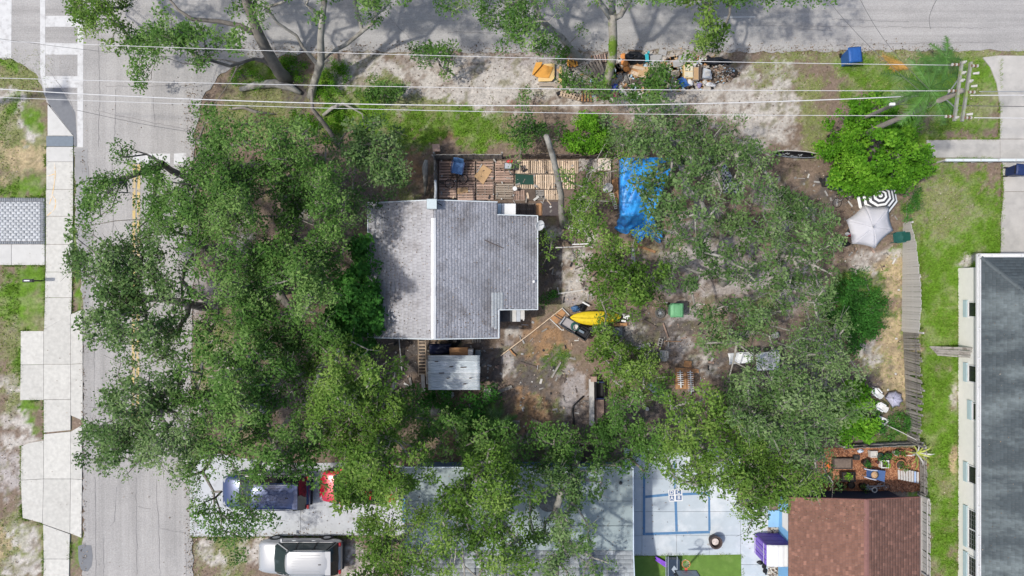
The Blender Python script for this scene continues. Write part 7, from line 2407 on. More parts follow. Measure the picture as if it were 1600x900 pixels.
ld = thing('ladder', 'wooden ladder lying from the eave down beside the shed', 'ladder', tuple(P(659, 556)))
for u in (653.5, 665):
    MB().beam(P(u, 526, 1.1), P(u + 0.5, 588, 0.05), 0.05, 0.06).build('rail', M_TAN, ld)
for i in range(12):
    s_ = i / 11.5
    z = 1.1 - 1.03 * s_
    MB().beam(P(654.5, 529 + 58 * s_, z + 0.02), P(664.5, 529 + 58 * s_, z + 0.02), 0.05, 0.03).build('rung', M_TAN, ld)
board_thing('pole', 'thin white pole standing left of the ladder', 'pole', ((623.5, 528), (628, 582)), 0.5, 0.1, 0.04, M_DIRTYW, 0.05)
slab('flat_board', 'rusty brown board at the top edge of the shed', 'board', [(705.5, 540.5), (733, 539.5), (733, 554), (705.5, 554.5)], 1.2, 1.25, M_PLY)
slab('white_box', 'small white box beside the rusty board at the shed', 'box', [(733.5, 543), (740.5, 543), (740.5, 554.5), (733.5, 554.5)], 0.5, 1.25, M_WHITE)
slab('grey_box', 'small dark grey box right of the white box at the shed', 'box', [(744, 545), (752, 545), (752, 555), (744, 555)], 0.2, 0.9, mat('slate_box', (0.12, 0.15, 0.17), 0.6, 0.1), 0.02)
q = MB()
q.grid(lambda a, b: P(671 + a * 34, 537 + b * 17, 0.7 + 0.12 * math.sin(a * 9 + b * 3) + 0.08 * math.sin(b * 11)), 14, 8)
tag(q.build('dark_sheet', mat('navy_sheet', (0.012, 0.016, 0.045), 0.5, 0.15), smooth=True, thick=0.01), 'crumpled navy sheet between the house eave and the shed', 'sheet')
rpal('small grey pallet under the house eave near the shed', [(737, 528), (752, 528), (752, 535), (737, 535)], 4, M_WOODG, 0.1)
ty = thing('tyre', 'dark tyre half under the house eave', 'tyre', tuple(P(708, 533)))
p = P(710, 532)
MB().torus((p.x, p.y, 0.12), 0.24, 0.1, 20, 8).build('casing', M_RUBBER, ty, smooth=True)
board_thing('plank', 'pale weathered plank at the left wall of the shed', 'plank', ((660.5, 585), (662, 612)), 0.1, 0.1, 0.04, M_WOODP, 0.2)
board_thing('pipe', 'thin white pipe standing along the left wall of the shed', 'pipe', ((667, 562), (667, 600)), 1.0, 1.0, 0.03, M_WHITE, 0.03)
slab('crate', 'grey green crate at the lower right corner of the shed', 'crate', [(757, 606), (767, 606), (767, 619), (757, 619)], 0, 0.35, M_WOODP)
thing_blob('rubbish_bag', 'white bag below the lower edge of the shed roof', 'bag', 705, 616, 0.35, 0.3, 0.4, M_BAGW, 31)
thing_blob('rubbish_bag', 'pale blue bag below the lower edge of the shed roof', 'bag', 695, 615, 0.25, 0.3, 0.35, mat('paleblue_bag', (0.25, 0.40, 0.62), 0.5, 0.1), 32)
for i, (a, b, lab) in enumerate([((782, 556), (878, 482), 'long bamboo pole lying across the yard dirt'), ((796, 545), (806, 556), 'short red plank at the bamboo pole end')]):
    o = MB().tube([P(*a, 0.06), P((a[0] + b[0]) / 2, (a[1] + b[1]) / 2 + 1, 0.09), P(*b, 0.12)], 0.03 if i == 0 else 0.05, 6).build('bamboo_pole' if i == 0 else 'plank', M_TAN if i == 0 else M_PLY)
    tag(o, lab, 'pole' if i == 0 else 'plank')

# ------------------------------------------------------------------ kayak, trailer and yard junk
ky = thing('kayak', 'yellow upturned kayak lying across the trailer', 'kayak', tuple(P(930, 497)))
M_KY = mat('yellow_plastic', (0.66, 0.49, 0.02), 0.45, 0.16, 7, col2=(0.50, 0.36, 0.03), c2scale=3, c2lo=0.55, c2hi=0.7)
def kf(a, b):
    s_ = a * 2 - 1
    w = 0.40 * (1 - abs(s_) ** 2.4) ** 0.75
    t = (b * 2 - 1)
    ax, bx = P(890.5, 496, 0.7), P(971, 495, 0.7)
    d = (bx - ax)
    c = ax.lerp(bx, a)
    n = Vector((-d.y, d.x, 0)).normalized()
    z = 0.72 + 0.22 * (1 - abs(t) ** 2.2) * (1 - abs(s_) ** 3) + 0.05 * max(0, 0.12 - abs(t)) / 0.12 - 0.06 * abs(s_)
    return c + n * (t * w) + Vector((0, 0, z - 0.7)) - n * 0.06 * math.sin(math.pi * a)
MB().grid(kf, 26, 14).build('hull', M_KY, ky, smooth=True, thick=0.01)
MB().tube([kf(0.04 + i * 0.092, 0.5) + Vector((0, 0, 0.012)) for i in range(11)], 0.014, 5).build('keel', mat('yellow_dark', (0.5, 0.36, 0.01), 0.5), ky)
MB().tube([kf(0.2, 0.5) + Vector((0, 0, 0.03)), kf(0.42, 0.5) + Vector((0, 0, 0.035))], 0.02, 5).build('drain_slot', mat('yellow_dark', (0.5, 0.36, 0.01), 0.5), ky)
tl = thing('utility_trailer', 'grey utility trailer with dark tubs beside the yellow kayak', 'trailer', tuple(P(895, 512)))
pa, pb2, pc, pd = (874, 507), (883, 494.5), (924, 517), (914, 532)
MB().prism(polyP([pa, pb2, pc, pd], 0.5), 0.42, 0.5).build('bed', mat('trailer_grey', (0.32, 0.30, 0.30), 0.7, 0.1), tl)
for a, b in ((pa, pb2), (pb2, pc), (pc, pd), (pd, pa)):
    MB().beam(P(*a, 0.62), P(*b, 0.62), 0.05, 0.22).build('side_rail', M_DARK if a != pa else M_GREYM, tl)
for u, v in ((888, 515), (905, 503)):
    q = MB()
    c = P(u, v)
    q.X = Matrix.Translation(Vector((c.x, c.y, 0.28))) @ Matrix.Rotation(math.radians(-30), 4, 'Z') @ Matrix.Rotation(math.radians(90), 4, 'X')
    q.torus((0, 0, 0), 0.2, 0.08, 18, 8)
    q.build('wheel', M_RUBBER, tl)
MB().tube([P(878, 500, 0.45), P(866, 492, 0.35)], 0.03, 6).build('tow_bar', M_DARK, tl)
hs2 = thing('hose_coil', 'dark green hose coiled on the trailer bed', 'hose', tuple(P(899, 511, 0.5)))
q = MB()
for k in range(4):
    c = P(898.5 + k * 0.3, 510 + k * 0.4, 0.54 + 0.05 * k)
    q.torus(tuple(c), 0.22 - 0.012 * k, 0.028, 22, 6)
q.build('coil', M_TEALG, hs2, smooth=True)
MB().lathe([(0.05, 0), (0.14, 0.01), (0.15, 0.16), (0.13, 0.16), (0.12, 0.03), (0.0, 0.02)], 16, tuple(P(899.5, 511, 0.52))).build('pail', M_DIRTYW, hs2)
tub = thing('black_tub', 'long black tub on the lower end of the trailer', 'tub', tuple(P(910, 520, 0.5)))
q = MB()
c = P(910, 519.5, 0.6)
q.X = Matrix.Translation(Vector((c.x, c.y, 0.52))) @ Matrix.Rotation(math.radians(-32), 4, 'Z')
q.add([(-0.3, -0.22, 0), (0.3, -0.22, 0), (0.3, 0.22, 0), (-0.3, 0.22, 0), (-0.38, -0.28, 0.3), (0.38, -0.28, 0.3), (0.38, 0.28, 0.3), (-0.38, 0.28, 0.3)], [(0, 1, 2, 3), (1, 0, 4, 5), (2, 1, 5, 6), (3, 2, 6, 7), (0, 3, 7, 4)])
q.build('shell', M_BLACK, tub, thick=0.015)
MB().box(tuple(P(908.5, 518, 0.75)), (0.3, 0.12, 0.05), -0.5).build('folded_cloth', mat('slate_cloth', (0.16, 0.2, 0.24), 0.8), tub)
slab('plywood_sheet', 'brown plywood sheet on the ground left of the trailer', 'board', [(859, 498), (876.5, 482), (884, 489), (870, 506)], 0.02, 0.05, M_PLY)
board_thing('white_bar', 'white bar lying below the plywood sheet', 'bar', ((859, 498), (878, 516)), 0.06, 0.06, 0.03, M_DIRTYW, 0.05)
board_thing('white_bar', 'white bar along the upper edge of the plywood sheet', 'bar', ((878, 481), (892, 495)), 0.1, 0.1, 0.03, M_DIRTYW, 0.05)
thing_blob('rubbish_bag', 'blue and black bag above the tip of the yellow kayak', 'bag', 899, 482, 0.5, 0.36, 0.35, mat('denim_bag', (0.05, 0.12, 0.24), 0.5, 0.3, 3), 33)
thing_blob('rubbish_bag', 'black bag right of the blue one above the kayak', 'bag', 909, 480, 0.5, 0.4, 0.3, M_BAGK, 34)
board_thing('white_bar', 'white metal frame piece above the kayak', 'bar', ((910, 472), (921, 478)), 0.3, 0.3, 0.04, M_WHITE, 0.08)
slab('grey_box', 'grey plastic box right of the vines by the kayak', 'box', [(956, 511), (971, 511), (971, 525), (956, 525)], 0, 0.4, mat('grey_box_plastic', (0.16, 0.18, 0.20), 0.6, 0.1), 0.03)
board_thing('plank', 'orange brown plank at the right tip of the kayak', 'plank', ((958, 507), (980, 507)), 0.2, 0.2, 0.05, M_PLY, 0.16)
board_thing('plank', 'white board under the vines below the kayak', 'plank', ((920, 516), (952, 512)), 0.15, 0.15, 0.04, M_DIRTYW, 0.3)
for k, (u, v) in enumerate(((972, 490), (977, 496), (974, 501), (980, 494))):
    board_thing('white_scrap', ['white bent scrap at the right tip of the kayak, topmost', 'white bent scrap at the right tip of the kayak, rightmost', 'white bent scrap at the right tip of the kayak, lowest', 'white bent scrap at the right tip of the kayak, in the middle'][k], 'scrap', ((u - 3, v - 2 + k), (u + 4, v + 3 - k)), 0.3, 0.35, 0.03, M_WHITE, 0.1)
tw = thing('wheel', 'grey spoked wheel left of the green bin', 'wheel', tuple(P(1031, 489)))
c = P(1031, 489)
MB().torus((c.x, c.y, 0.1), 0.24, 0.06, 22, 8).build('tyre', mat('dusty_rubber', (0.10, 0.095, 0.09), 0.9, 0.2), tw, smooth=True)
q = MB()
for j in range(5):
    a = j * math.pi / 5
    q.tube([(c.x + 0.22 * math.cos(a), c.y + 0.22 * math.sin(a), 0.1), (c.x - 0.22 * math.cos(a), c.y - 0.22 * math.sin(a), 0.1)], 0.02, 5)
q.lathe([(0.06, -0.05), (0.06, 0.06)], 10, (c.x, c.y, 0.1))
q.build('spokes', M_GREYM, tw)
ck = thing('cinder_block', 'pale cinder block beside the dark soil', 'block', tuple(P(1032, 535)))
q = MB()
c = P(1032, 535, 0.2)
q.X = Matrix.Translation(c) @ Matrix.Rotation(math.radians(-12), 4, 'Z')
for y in (-0.2, -0.066, 0.066, 0.2):
    q.box((0, y * 1.0, -0.1), (0.2, 0.035, 0.2))
for x in (-0.09, 0.09):
    q.box((x, 0, -0.101), (0.035, 0.43, 0.198))
q.build('shell', M_CONC_G, ck)
board_thing('pole', 'thin red brown bar right of the cinder block', 'pole', ((1037, 533), (1064, 533.5)), 0.1, 0.1, 0.03, M_PLY, 0.03)
# rusty planks and two white racks
rk_ = thing('rusty_platform', 'rusty red boards under the white racks', 'boards', tuple(P(1072, 590)))
for i in range(5):
    MB().beam(P(1058 + i * 6, 582 + (i % 2), 0.1), P(1058 + i * 6, 608, 0.08), 0.19, 0.03).build('board', M_PLY, rk_)
MB().prism(polyP([(1054, 574), (1090, 576), (1091, 582), (1055, 581)]), 0.12, 0.16).build('board', M_PLY, rk_)
MB().prism(polyP([(1069, 563), (1080, 564), (1080, 574), (1068, 573)]), 0.02, 0.1).build('board', M_PLY, rk_)
for k, (u, v1, n) in enumerate(((1062.5, 606, 7), (1078.5, 616, 10))):
    r_ = thing('white_rack', ['white comb shaped rack on the rusty boards, left shorter one', 'white comb shaped rack on the rusty boards, right longer one'][k], 'rack', tuple(P(u, 580, 0.2)))
    MB().beam(P(u, 579, 0.3), P(u + 1.5, v1, 0.25), 0.06, 0.04).build('spine', M_WHITE, r_)
    for i in range(n):
        v = 582 + i * (v1 - 584) / n
        uu = u + 1.5 * i / n
        MB().beam(P(uu - 4.5, v, 0.32), P(uu + 4.5, v, 0.32), 0.035, 0.03).build('tine', M_WHITE, r_)
# low timber border with dark boxes
board_thing('timber_beam', 'long grey timber edging left of the navy box', 'timber', ((924, 592), (924.5, 664)), 0.4, 0.4, 0.3, M_WOODP, 0.26)
slab('timber_post', 'square rusty post at the top of the timber edging', 'post', [(921, 586), (930, 586), (930, 594), (921, 594)], 0, 0.7, M_RED)
nb_ = thing('navy_box', 'deep dark box with navy rim right of the timber edging', 'box', tuple(P(936, 610)))
for a, b in (((930, 596), (943, 596)), ((943, 596), (943, 622)), ((943, 622), (930, 622)), ((930, 622), (930, 596))):
    MB().beam(P(*a, 0.3), P(*b, 0.3), 0.04, 0.6).build('side', M_NAVY if a[1] == b[1] else M_BLACK, nb_)
MB().prism(rectP(930, 596, 943, 622), 0.01, 0.03).build('floor', M_BLACK, nb_)
slab('rusty_box', 'rusty brown boards below the navy box', 'boards', [(930, 624), (943, 624), (943, 660), (930, 660)], 0.02, 0.2, M_RED)
o = MB().tube([P(912, 619, 0.05), P(903, 627, 0.07), P(896, 634, 0.06), P(894, 645, 0.06), P(896, 658, 0.05), P(897, 664, 0.04)], 0.05, 8).build('drain_hose', M_BLACK, smooth=True)
tag(o, 'thick black hose curling over the grey ash', 'hose')
o = MB().grid(lambda a, b: P(1009 + a * 26 + b * 6, 604 + a * 22 - b * 9, 1.0 + 0.2 * a + 0.15 * math.sin(a * 5)), 10, 6).build('grey_sheet', mat('slate_sheet', (0.17, 0.22, 0.27), 0.6, 0.1), smooth=True, thick=0.02)
tag(o, 'slate blue sheet bent over the soil pit under the vines', 'sheet')
o = MB().lathe([(0.04, 0), (0.11, 0), (0.11, 0.03), (0.04, 0.03)], 14, tuple(P(1011, 639, 0.05))).build('white_ring', M_DIRTYW)
tag(o, 'small pale ring on the dark soil under the vines', 'ring')
pallet('small grey pallet at the lower left of the dirt yard', 795, 656, 812, 673, True, M_WOODG, nsl=5, group='pallets lying in the yard')
slab('checked_cloth_board', 'flat grey panel above the checked cloth', 'panel', [(1098, 246), (1114, 245), (1118, 254), (1097, 254)], 0.5, 0.55, M_DIRTYW)
# checked cloth over a chair
cm = mat('checked_cloth', (0.70, 0.70, 0.72), 0.8, 0.05)
_nt = cm.node_tree
_ck = _nt.nodes.new('ShaderNodeTexChecker')
_ck.inputs['Scale'].default_value = 7.5
_ck.inputs[1].default_value = (0.68, 0.68, 0.70, 1)
_ck.inputs[2].default_value = (0.05, 0.055, 0.08, 1)
_nt.links.new(_nt.nodes['Texture Coordinate'].outputs['Object'], _ck.inputs[0])
_nt.links.new(_ck.outputs[0], _nt.nodes['Principled BSDF'].inputs['Base Color'])
o = MB().grid(lambda a, b: P(1128 + b * 16 + (a - 0.5) * (7 + 20 * b), 252 + b * 50, 0.8 + 0.25 * math.sin(math.pi * a) + 0.1 * math.sin(b * 9 + a * 5)), 12, 22).build('checked_cloth', cm, smooth=True, thick=0.01)
tag(o, 'black and white checked cloth draped under the pale oak', 'cloth')
# white canvas roofs in the yard
for k, (pl, lab) in enumerate([([(1137, 552), (1176, 550), (1178, 566), (1140, 570)], 'white canvas sheet under the oak, left one'), ([(1180, 552), (1218, 549), (1217, 578), (1182, 580)], 'white canvas sheet under the oak, right one')]):
    a, b, c, d = [P(u, v, 1.9) for u, v in pl]
    o = MB().grid(lambda s_, t_: (a.lerp(b, s_)).lerp(d.lerp(c, s_), t_) + Vector((0, 0, 0.1 * math.sin(s_ * 7 + t_ * 4) - 0.15 * math.sin(math.pi * s_))), 12, 8).build('canvas_sheet', mat('canvas_white', (0.66, 0.67, 0.68), 0.7, 0.06), smooth=True, thick=0.01)
    tag(o, lab, 'sheet')
for k, (u, v, lab) in enumerate(((1206, 548, 'white rag on the twigs above the right canvas'), (1208, 523, 'white sheet scrap near the yard centre'), (1110, 275, 'pale stone slab below the grey panel'), (1203, 568, 'grey white rag at the right canvas corner'))):
    p = P(u, v)
    tag(MB().blob((p.x, p.y, 0.3), (0.5, 0.35, 0.3), 0.3, 12, 8, 50 + k).build('rag', M_DIRTYW, smooth=True), lab, 'rag')
# dark skiff shaped tub and tarp at the top right of the yard
sk = thing('dark_trough', 'long black trough with pale rim below the verge', 'trough', tuple(P(1243, 240)))
def tf(a, b):
    s_ = a * 2 - 1
    c = P(1212 + a * 63, 239 + 3.5 * a, 0.5)
    w = 0.18 * (1 - 0.5 * abs(s_) ** 3)
    t = b * 2 - 1
    return c + Vector((0, t * w, -0.35 * (1 - t * t)))
MB().grid(tf, 14, 10).build('shell', M_BLACK, sk, smooth=True, thick=0.02)
MB().tube([tf(i / 10, 1.0) for i in range(11)], 0.025, 5).build('rim', M_WOODP, sk)
MB().tube([tf(i / 10, 0.0) for i in range(11)], 0.02, 5).build('rim', M_GREYM, sk)
rg = random.Random(4)
q = MB()
for i in range(16):
    c = tf(rg.uniform(0.2, 0.7), rg.uniform(0.3, 0.7))
    q.tube([c, c + Vector((rg.uniform(-0.3, 0.3), rg.uniform(-0.15, 0.15), 0.1))], 0.02, 5)
q.build('wire_tangle', M_GREYM, sk)
# white lattice piece, branch fence and planks between the house and tarp
board_thing('branch_rail', 'pale branch rail across the yard right of the house', 'rail', ((868, 387), (914, 385)), 0.9, 0.9, 0.05, M_WOODP, 0.06)
board_thing('white_bar', 'short white bar on the branch rail', 'bar', ((894, 382), (921, 381)), 0.8, 0.8, 0.06, M_WHITE, 0.06)
board_thing('plank', 'brown plank below the blue tarpaulin tail', 'plank', ((994, 383), (1024, 394)), 0.1, 0.1, 0.04, M_PLY, 0.14)
board_thing('plank', 'short yellow stick below the brown plank', 'plank', ((992, 403), (995, 393)), 0.1, 0.1, 0.03, M_YWOOD, 0.05)
o = MB().grid(lambda a, b: P(985 + a * 6 + b * 3, 388 + b * 32, 0.5 + 0.08 * math.sin(b * 12 + a * 3)), 4, 16).build('white_netting', M_DIRTYW, smooth=True, thick=0.02)
tag(o, 'narrow white netting strip below the tarpaulin', 'netting')
board_thing('branch_rail', 'pale branch lying at the lower edge of the sandy patch', 'branch', ((872, 459), (912, 453)), 0.08, 0.08, 0.06, M_WOODP, 0.07)
for k, (u, v, w) in enumerate(((1213, 412, 0.45), (1142, 432, 0.42))):
    p = P(u, v)
    t = thing('plant_pot', ['dark round pot half hidden left of the white parasol', 'teal round pot under the thin oak'][k], 'pot', (p.x, p.y, 0))
    MB().lathe([(w * 0.35, 0), (w * 0.5, 0.35), (w * 0.54, 0.35), (w * 0.54, 0.4), (w * 0.46, 0.4), (w * 0.42, 0.3), (0, 0.3)], 16, (p.x, p.y, 0)).build('pot', M_DARK if k == 0 else mat('teal_bin', (0.02, 0.05, 0.055)), t)
    MB().lathe([(w * 0.42, 0), (0.0, 0.02)], 16, (p.x, p.y, 0.3)).build('soil', M_SOIL, t)
thing_blob('toy_bundle', 'red and white bundle at the left foot of the white parasol', 'bundle', 1325, 367, 0.24, 0.24, 0.3, M_REDP, 71)
thing_blob('toy_bundle', 'white bundle touching the red one by the parasol', 'bundle', 1321.5, 366, 0.2, 0.2, 0.35, M_BAGW, 72)
thing_blob('toy_bundle', 'dark bundle below the red one by the parasol', 'bundle', 1319, 381, 0.5, 0.3, 0.35, M_BAGK, 73)
thing_blob('toy_bundle', 'small white bundle left of the dark one by the parasol', 'bundle', 1311, 381, 0.2, 0.2, 0.25, M_BAGW, 74)
wfr = thing('window_sash', 'white two pane window sash lying in the grass', 'window frame', tuple(P(1377, 658)))
X4 = [(1367, 655), (1373, 650.5), (1388, 657), (1381.5, 664)]
for a, b in ((0, 1), (1, 2), (2, 3), (3, 0)):
    MB().beam(P(*X4[a], 0.12), P(*X4[b], 0.12), 0.09, 0.05).build('frame_bar', M_WHITE, wfr)
m0, m1 = P((X4[0][0] + X4[3][0]) / 2, (X4[0][1] + X4[3][1]) / 2, 0.12), P((X4[1][0] + X4[2][0]) / 2, (X4[1][1] + X4[2][1]) / 2, 0.12)
MB().beam(m0, m1, 0.08, 0.048).build('mullion', M_WHITE, wfr)
MB().prism(polyP(X4), 0.10, 0.108).build('pane', M_PANE, wfr)
o = MB().tube([P(1357, 652, 0.3), P(1385, 664, 0.4), P(1410, 676, 0.6), P(1433, 688, 0.9)], 0.025, 6).build('rope', M_WOODP)
tag(o, 'pale rope running from the white sash to the fence corner', 'rope')
for k, (u, v) in enumerate(((1400, 529), (1404, 453), (1399, 584), (1387, 609))):
    p = P(u, v)
    tag(MB().blob((p.x, p.y, 0.03), (0.16, 0.13, 0.08), 0.2, 9, 6, 90 + k).build('pale_stone', M_DIRTYW, smooth=True), ['pale stone on the straw beside the dark fence top', 'pale stone high on the straw strip beside the light fence', 'pale stone low on the straw strip', 'pale stone just above the lavender umbrella'][k], 'stone')
# ------------------------------------------------------------------ red mulch garden
rg = random.Random(12)
mu = []
tm = []
for i in range(9000):
    u, v = rg.uniform(1285, 1437), rg.uniform(700, 768)
    a = rg.uniform(0, 3.14)
    c = P(u, v)
    l, w = rg.uniform(0.03, 0.08), rg.uniform(0.01, 0.025)
    z = rg.uniform(0.0, 0.03)
    ca, sa = math.cos(a), math.sin(a)
    mu += [(c.x - ca * l + sa * w, c.y - sa * l - ca * w, z), (c.x + ca * l + sa * w, c.y + sa * l - ca * w, z + rg.uniform(-0.01, 0.02)), (c.x + ca * l - sa * w, c.y + sa * l + ca * w, z), (c.x - ca * l - sa * w, c.y - sa * l + ca * w, z)]
    tm.append(rg.random())
mo = np_mesh('mulch', np.array(mu), np.arange(len(mu)).reshape(-1, 4), leafmat('mulch_chip', (0.12, 0.05, 0.03), (0.29, 0.125, 0.065), (0.48, 0.25, 0.14), 0.0), tint=np.array(tm))
tag(mo, 'red bark mulch covering the garden bed', 'mulch', None, 'stuff')


def planter(label, u0, v0, u1, v1, h, m, fill, plant=None, seed=1):
    c = P((u0 + u1) / 2, (v0 + v1) / 2)
    t = thing('planter_box', label, 'planter', (c.x, c.y, 0), 'garden planters')
    w, d = (u1 - u0) / S, (v1 - v0) / S
    for sx, sy, ww, dd in ((0, 1, w, 0.05), (0, -1, w, 0.05), (1, 0, 0.05, d - 0.1), (-1, 0, 0.05, d - 0.1)):
        MB().box((c.x + sx * (w / 2 - 0.025), c.y + sy * (d / 2 - 0.025), h / 2), (ww, dd, h)).build('side', m, t)
    MB().box((c.x, c.y, h * 0.75 / 2), (w - 0.1, d - 0.1, h * 0.75)).build('soil', fill, t)
    if plant:
        cl, ti = disc_clumps([((u0 + u1) / 2, (v0 + v1) / 2, min(u1 - u0, v1 - v0) * 0.42, h + 0.25)], seed, 6.0, h, True)
        lv_, lf_, lt_ = leaves(cl, ti + 0.15, 14, 0.13, 0.04, 0.10, 0.6, np.random.default_rng(seed))
        np_mesh('leaves', lv_, lf_, LM[plant], t, tint=lt_)
    return t


planter('large brown raised bed in the mulch garden', 1299, 714, 1328, 731, 0.3, M_DARKW, mat('bed_soil', (0.17, 0.13, 0.105), 0.95, 0.3, 8))
planter('black planter with a bright green plant at the mulch edge', 1311, 735, 1332, 750, 0.35, M_BLACK, M_SOIL, 'bright', 2)
planter('white square planter near the low dark fence', 1356, 703, 1367, 713, 0.3, M_DIRTYW, M_DIRTYW)
planter('white framed planter with light green plant', 1372, 717, 1384, 729, 0.35, M_WHITE, M_SOIL, 'bright', 3)
planter('small wire crate above the brown raised bed corner', 1331.5, 710, 1340, 717, 0.25, M_DARK, M_SOIL)


def pot(label, u, v, r, h, m, plant=None, seed=1, kind='plant_pot', group='garden pots'):
    p = P(u, v)
    t = thing(kind, label, 'pot', (p.x, p.y, 0), group)
    MB().lathe([(r * 0.7, 0), (r, h), (r * 1.06, h), (r * 1.06, h + 0.03), (r * 0.9, h + 0.03), (r * 0.86, h * 0.8), (0.0, h * 0.8)], 16, (p.x, p.y, 0)).build('pot', m, t)
    MB().lathe([(r * 0.86, 0), (0.0, 0.015)], 14, (p.x, p.y, h * 0.8)).build('soil', M_SOIL, t)
    if plant:
        cl, ti = disc_clumps([(u, v, r * S * 0.9, h + 0.3)], seed, 7.0, h, True)
        lv_, lf_, lt_ = leaves(cl, ti, 12, 0.14, 0.05, 0.10, 0.7, np.random.default_rng(seed))
        np_mesh('leaves', lv_, lf_, LM[plant], t, tint=lt_)
    return t


pot('large oval black pot in the middle of the mulch', 1348.5, 721, 0.2, 0.4, M_BLACK, 'deep', 11)
pot('dark green leafy pot right of the white square planter', 1371, 711, 0.17, 0.3, M_TEALG, 'deep', 12)
pot('dark leafy pot second right of the white square planter', 1383, 711, 0.22, 0.3, M_BLACK, 'deep', 13)
pot('pale rimmed pot near the upper fence of the mulch garden', 1396, 706, 0.14, 0.3, M_DIRTYW, 'deep', 14)
pot('wide terracotta pot with green shrub right of the blue lounger', 1402, 724, 0.28, 0.35, M_TERRA, 'olive', 15)
pot('small maroon pot beside the white framed planter', 1368.5, 721, 0.09, 0.2, mat('maroon_pot', (0.16, 0.03, 0.03), 0.6), None, 16)
pot('terracotta pot with green plant at the low fence', 1404, 706, 0.16, 0.25, M_TERRA, 'olive', 17)
pot('black pot at the navy wall, left one', 1309, 757, 0.16, 0.3, M_BLACK, 'deep', 18)
pot('round black tub at the navy wall beside the black planter', 1327, 756, 0.19, 0.25, M_BLACK, None, 19)
pot('leafy pot left of the scrap metal at the navy wall', 1345, 758, 0.2, 0.3, M_BLACK, 'olive', 20)
pot('dark teal planter tub under the oak at the mulch edge', 1287, 746, 0.24, 0.35, M_TEALG, None, 21)
ob = thing('orange_hose_reel', 'orange plastic tool at the left edge of the mulch', 'garden tool', tuple(P(1293, 727)))
MB().box(tuple(P(1293.5, 727, 0.15)), (0.12, 0.3, 0.14), 0.2).build('handle_block', mat('orange_plastic', (0.66, 0.15, 0.025), 0.5), ob, bevel=0.02)
MB().tube([P(1288, 734, 0.1), P(1293, 732, 0.15)], 0.02, 5).build('rod', M_WHITE, ob)
thing_blob('rubbish_bag', 'white blue bag above the wire crate in the garden', 'bag', 1343, 704, 0.36, 0.2, 0.2, mat('ice_bag', (0.55, 0.62, 0.75), 0.5), 81)
# blue lounger with towel
lo = thing('garden_lounger', 'blue sling garden lounger with pale arms in the mulch', 'lounger', tuple(P(1368, 742)))
M_SL = mat('blue_sling', (0.055, 0.11, 0.26), 0.7, 0.1)
pA, pB, pC, pD = (1352, 732.5), (1383.5, 736), (1382, 753), (1352, 745)
a, b, c, d = [P(u, v, 0.45) for u, v in (pA, pB, pC, pD)]
MB().grid(lambda s_, t_: (a.lerp(b, s_)).lerp(d.lerp(c, s_), t_) + Vector((0, 0, 0.35 * max(0, 0.35 - s_) - 0.06 * math.sin(math.pi * s_))), 10, 5).build('sling', M_SL, lo, thick=0.015)
for e in ((pA, (1371, 735.5)), (pD, (1369, 750))):
    q0, q1 = P(*e[0], 0.66), P(*e[1], 0.62)
    MB().tube([q0 + Vector((-0.05, 0, 0)), q0.lerp(q1, 0.5) - Vector((0, 0.03, 0)), q1], 0.03, 6).build('armrest', mat('pale_blue_arm', (0.55, 0.58, 0.68), 0.5), lo)
for u, v in (pA, pB, pC, pD):
    q0 = P(u, v, 0.44)
    MB().tube([q0, (q0.x, q0.y, 0)], 0.018, 5).build('leg', M_GREYM, lo)
hat = thing('straw_hat', 'tan straw hat lying on the blue lounger', 'hat', tuple(P(1367, 742, 0.5)))
p = P(1367, 742, 0.52)
MB().lathe([(0.02, 0.12), (0.1, 0.11), (0.12, 0.02), (0.2, 0.0), (0.21, 0.01)], 18, tuple(p)).build('crown', M_CARD, hat, smooth=True)
MB().torus((p.x, p.y, 0.55), 0.12, 0.012, 16, 5).build('band', mat('pinkish_cloth', (0.62, 0.42, 0.38), 0.8), hat)
# pale patterned boards at the right of the garden
bd = thing('slatted_table', 'pale grey slatted board with blue corner at the right of the garden', 'board', tuple(P(1421, 744)))
for i in range(8):
    s_ = i / 7
    MB().beam(P(1404 + s_ * 30, 731 + s_ * 6.5, 0.3), P(1405 + s_ * 29, 749 + s_ * 6, 0.3), 0.11, 0.03).build('slat', M_WOODP if i != 6 else mat('blue_grey_board', (0.33, 0.42, 0.58), 0.7, 0.1), bd)
for s_ in (0.1, 0.9):
    MB().beam(P(1404, 731 + 18 * s_, 0.27), P(1434, 737.5 + 17 * s_, 0.27), 0.06, 0.04).build('batten', M_DARKW, bd)
# yellow green spiky plant
sp = thing('spiky_plant', 'yellow green spiky plant at the fence corner of the garden', 'plant', tuple(P(1427, 707)))
p = P(1427, 706)
M_SPK = mat('yellow_leaf', (0.30, 0.34, 0.07), 0.5, 0.15, orand=0.3)
for k in range(12):
    a = k * 0.55 + rg.uniform(-0.2, 0.2)
    L_ = rg.uniform(0.5, 0.95)
    pts = [Vector((p.x + math.cos(a) * L_ * s_, p.y + math.sin(a) * L_ * s_, 0.25 + 0.5 * math.sin(2.2 * s_))) for s_ in (0, 0.33, 0.66, 1)]
    q = MB()
    n_ = Vector((-math.sin(a), math.cos(a), 0))
    ws = (0.04, 0.05, 0.035, 0.004)
    q.add([pts[i] + n_ * ws[i] for i in range(4)] + [pts[i] - n_ * ws[i] for i in range(4)], [(i, i + 1, i + 5, i + 4) for i in range(3)])
    q.build('leaf', M_SPK if k % 3 else M_DIRTYW, sp, thick=0.006)
MB().lathe([(0.12, 0), (0.08, 0.3)], 10, (p.x, p.y, 0)).build('stem', M_WOOD, sp)
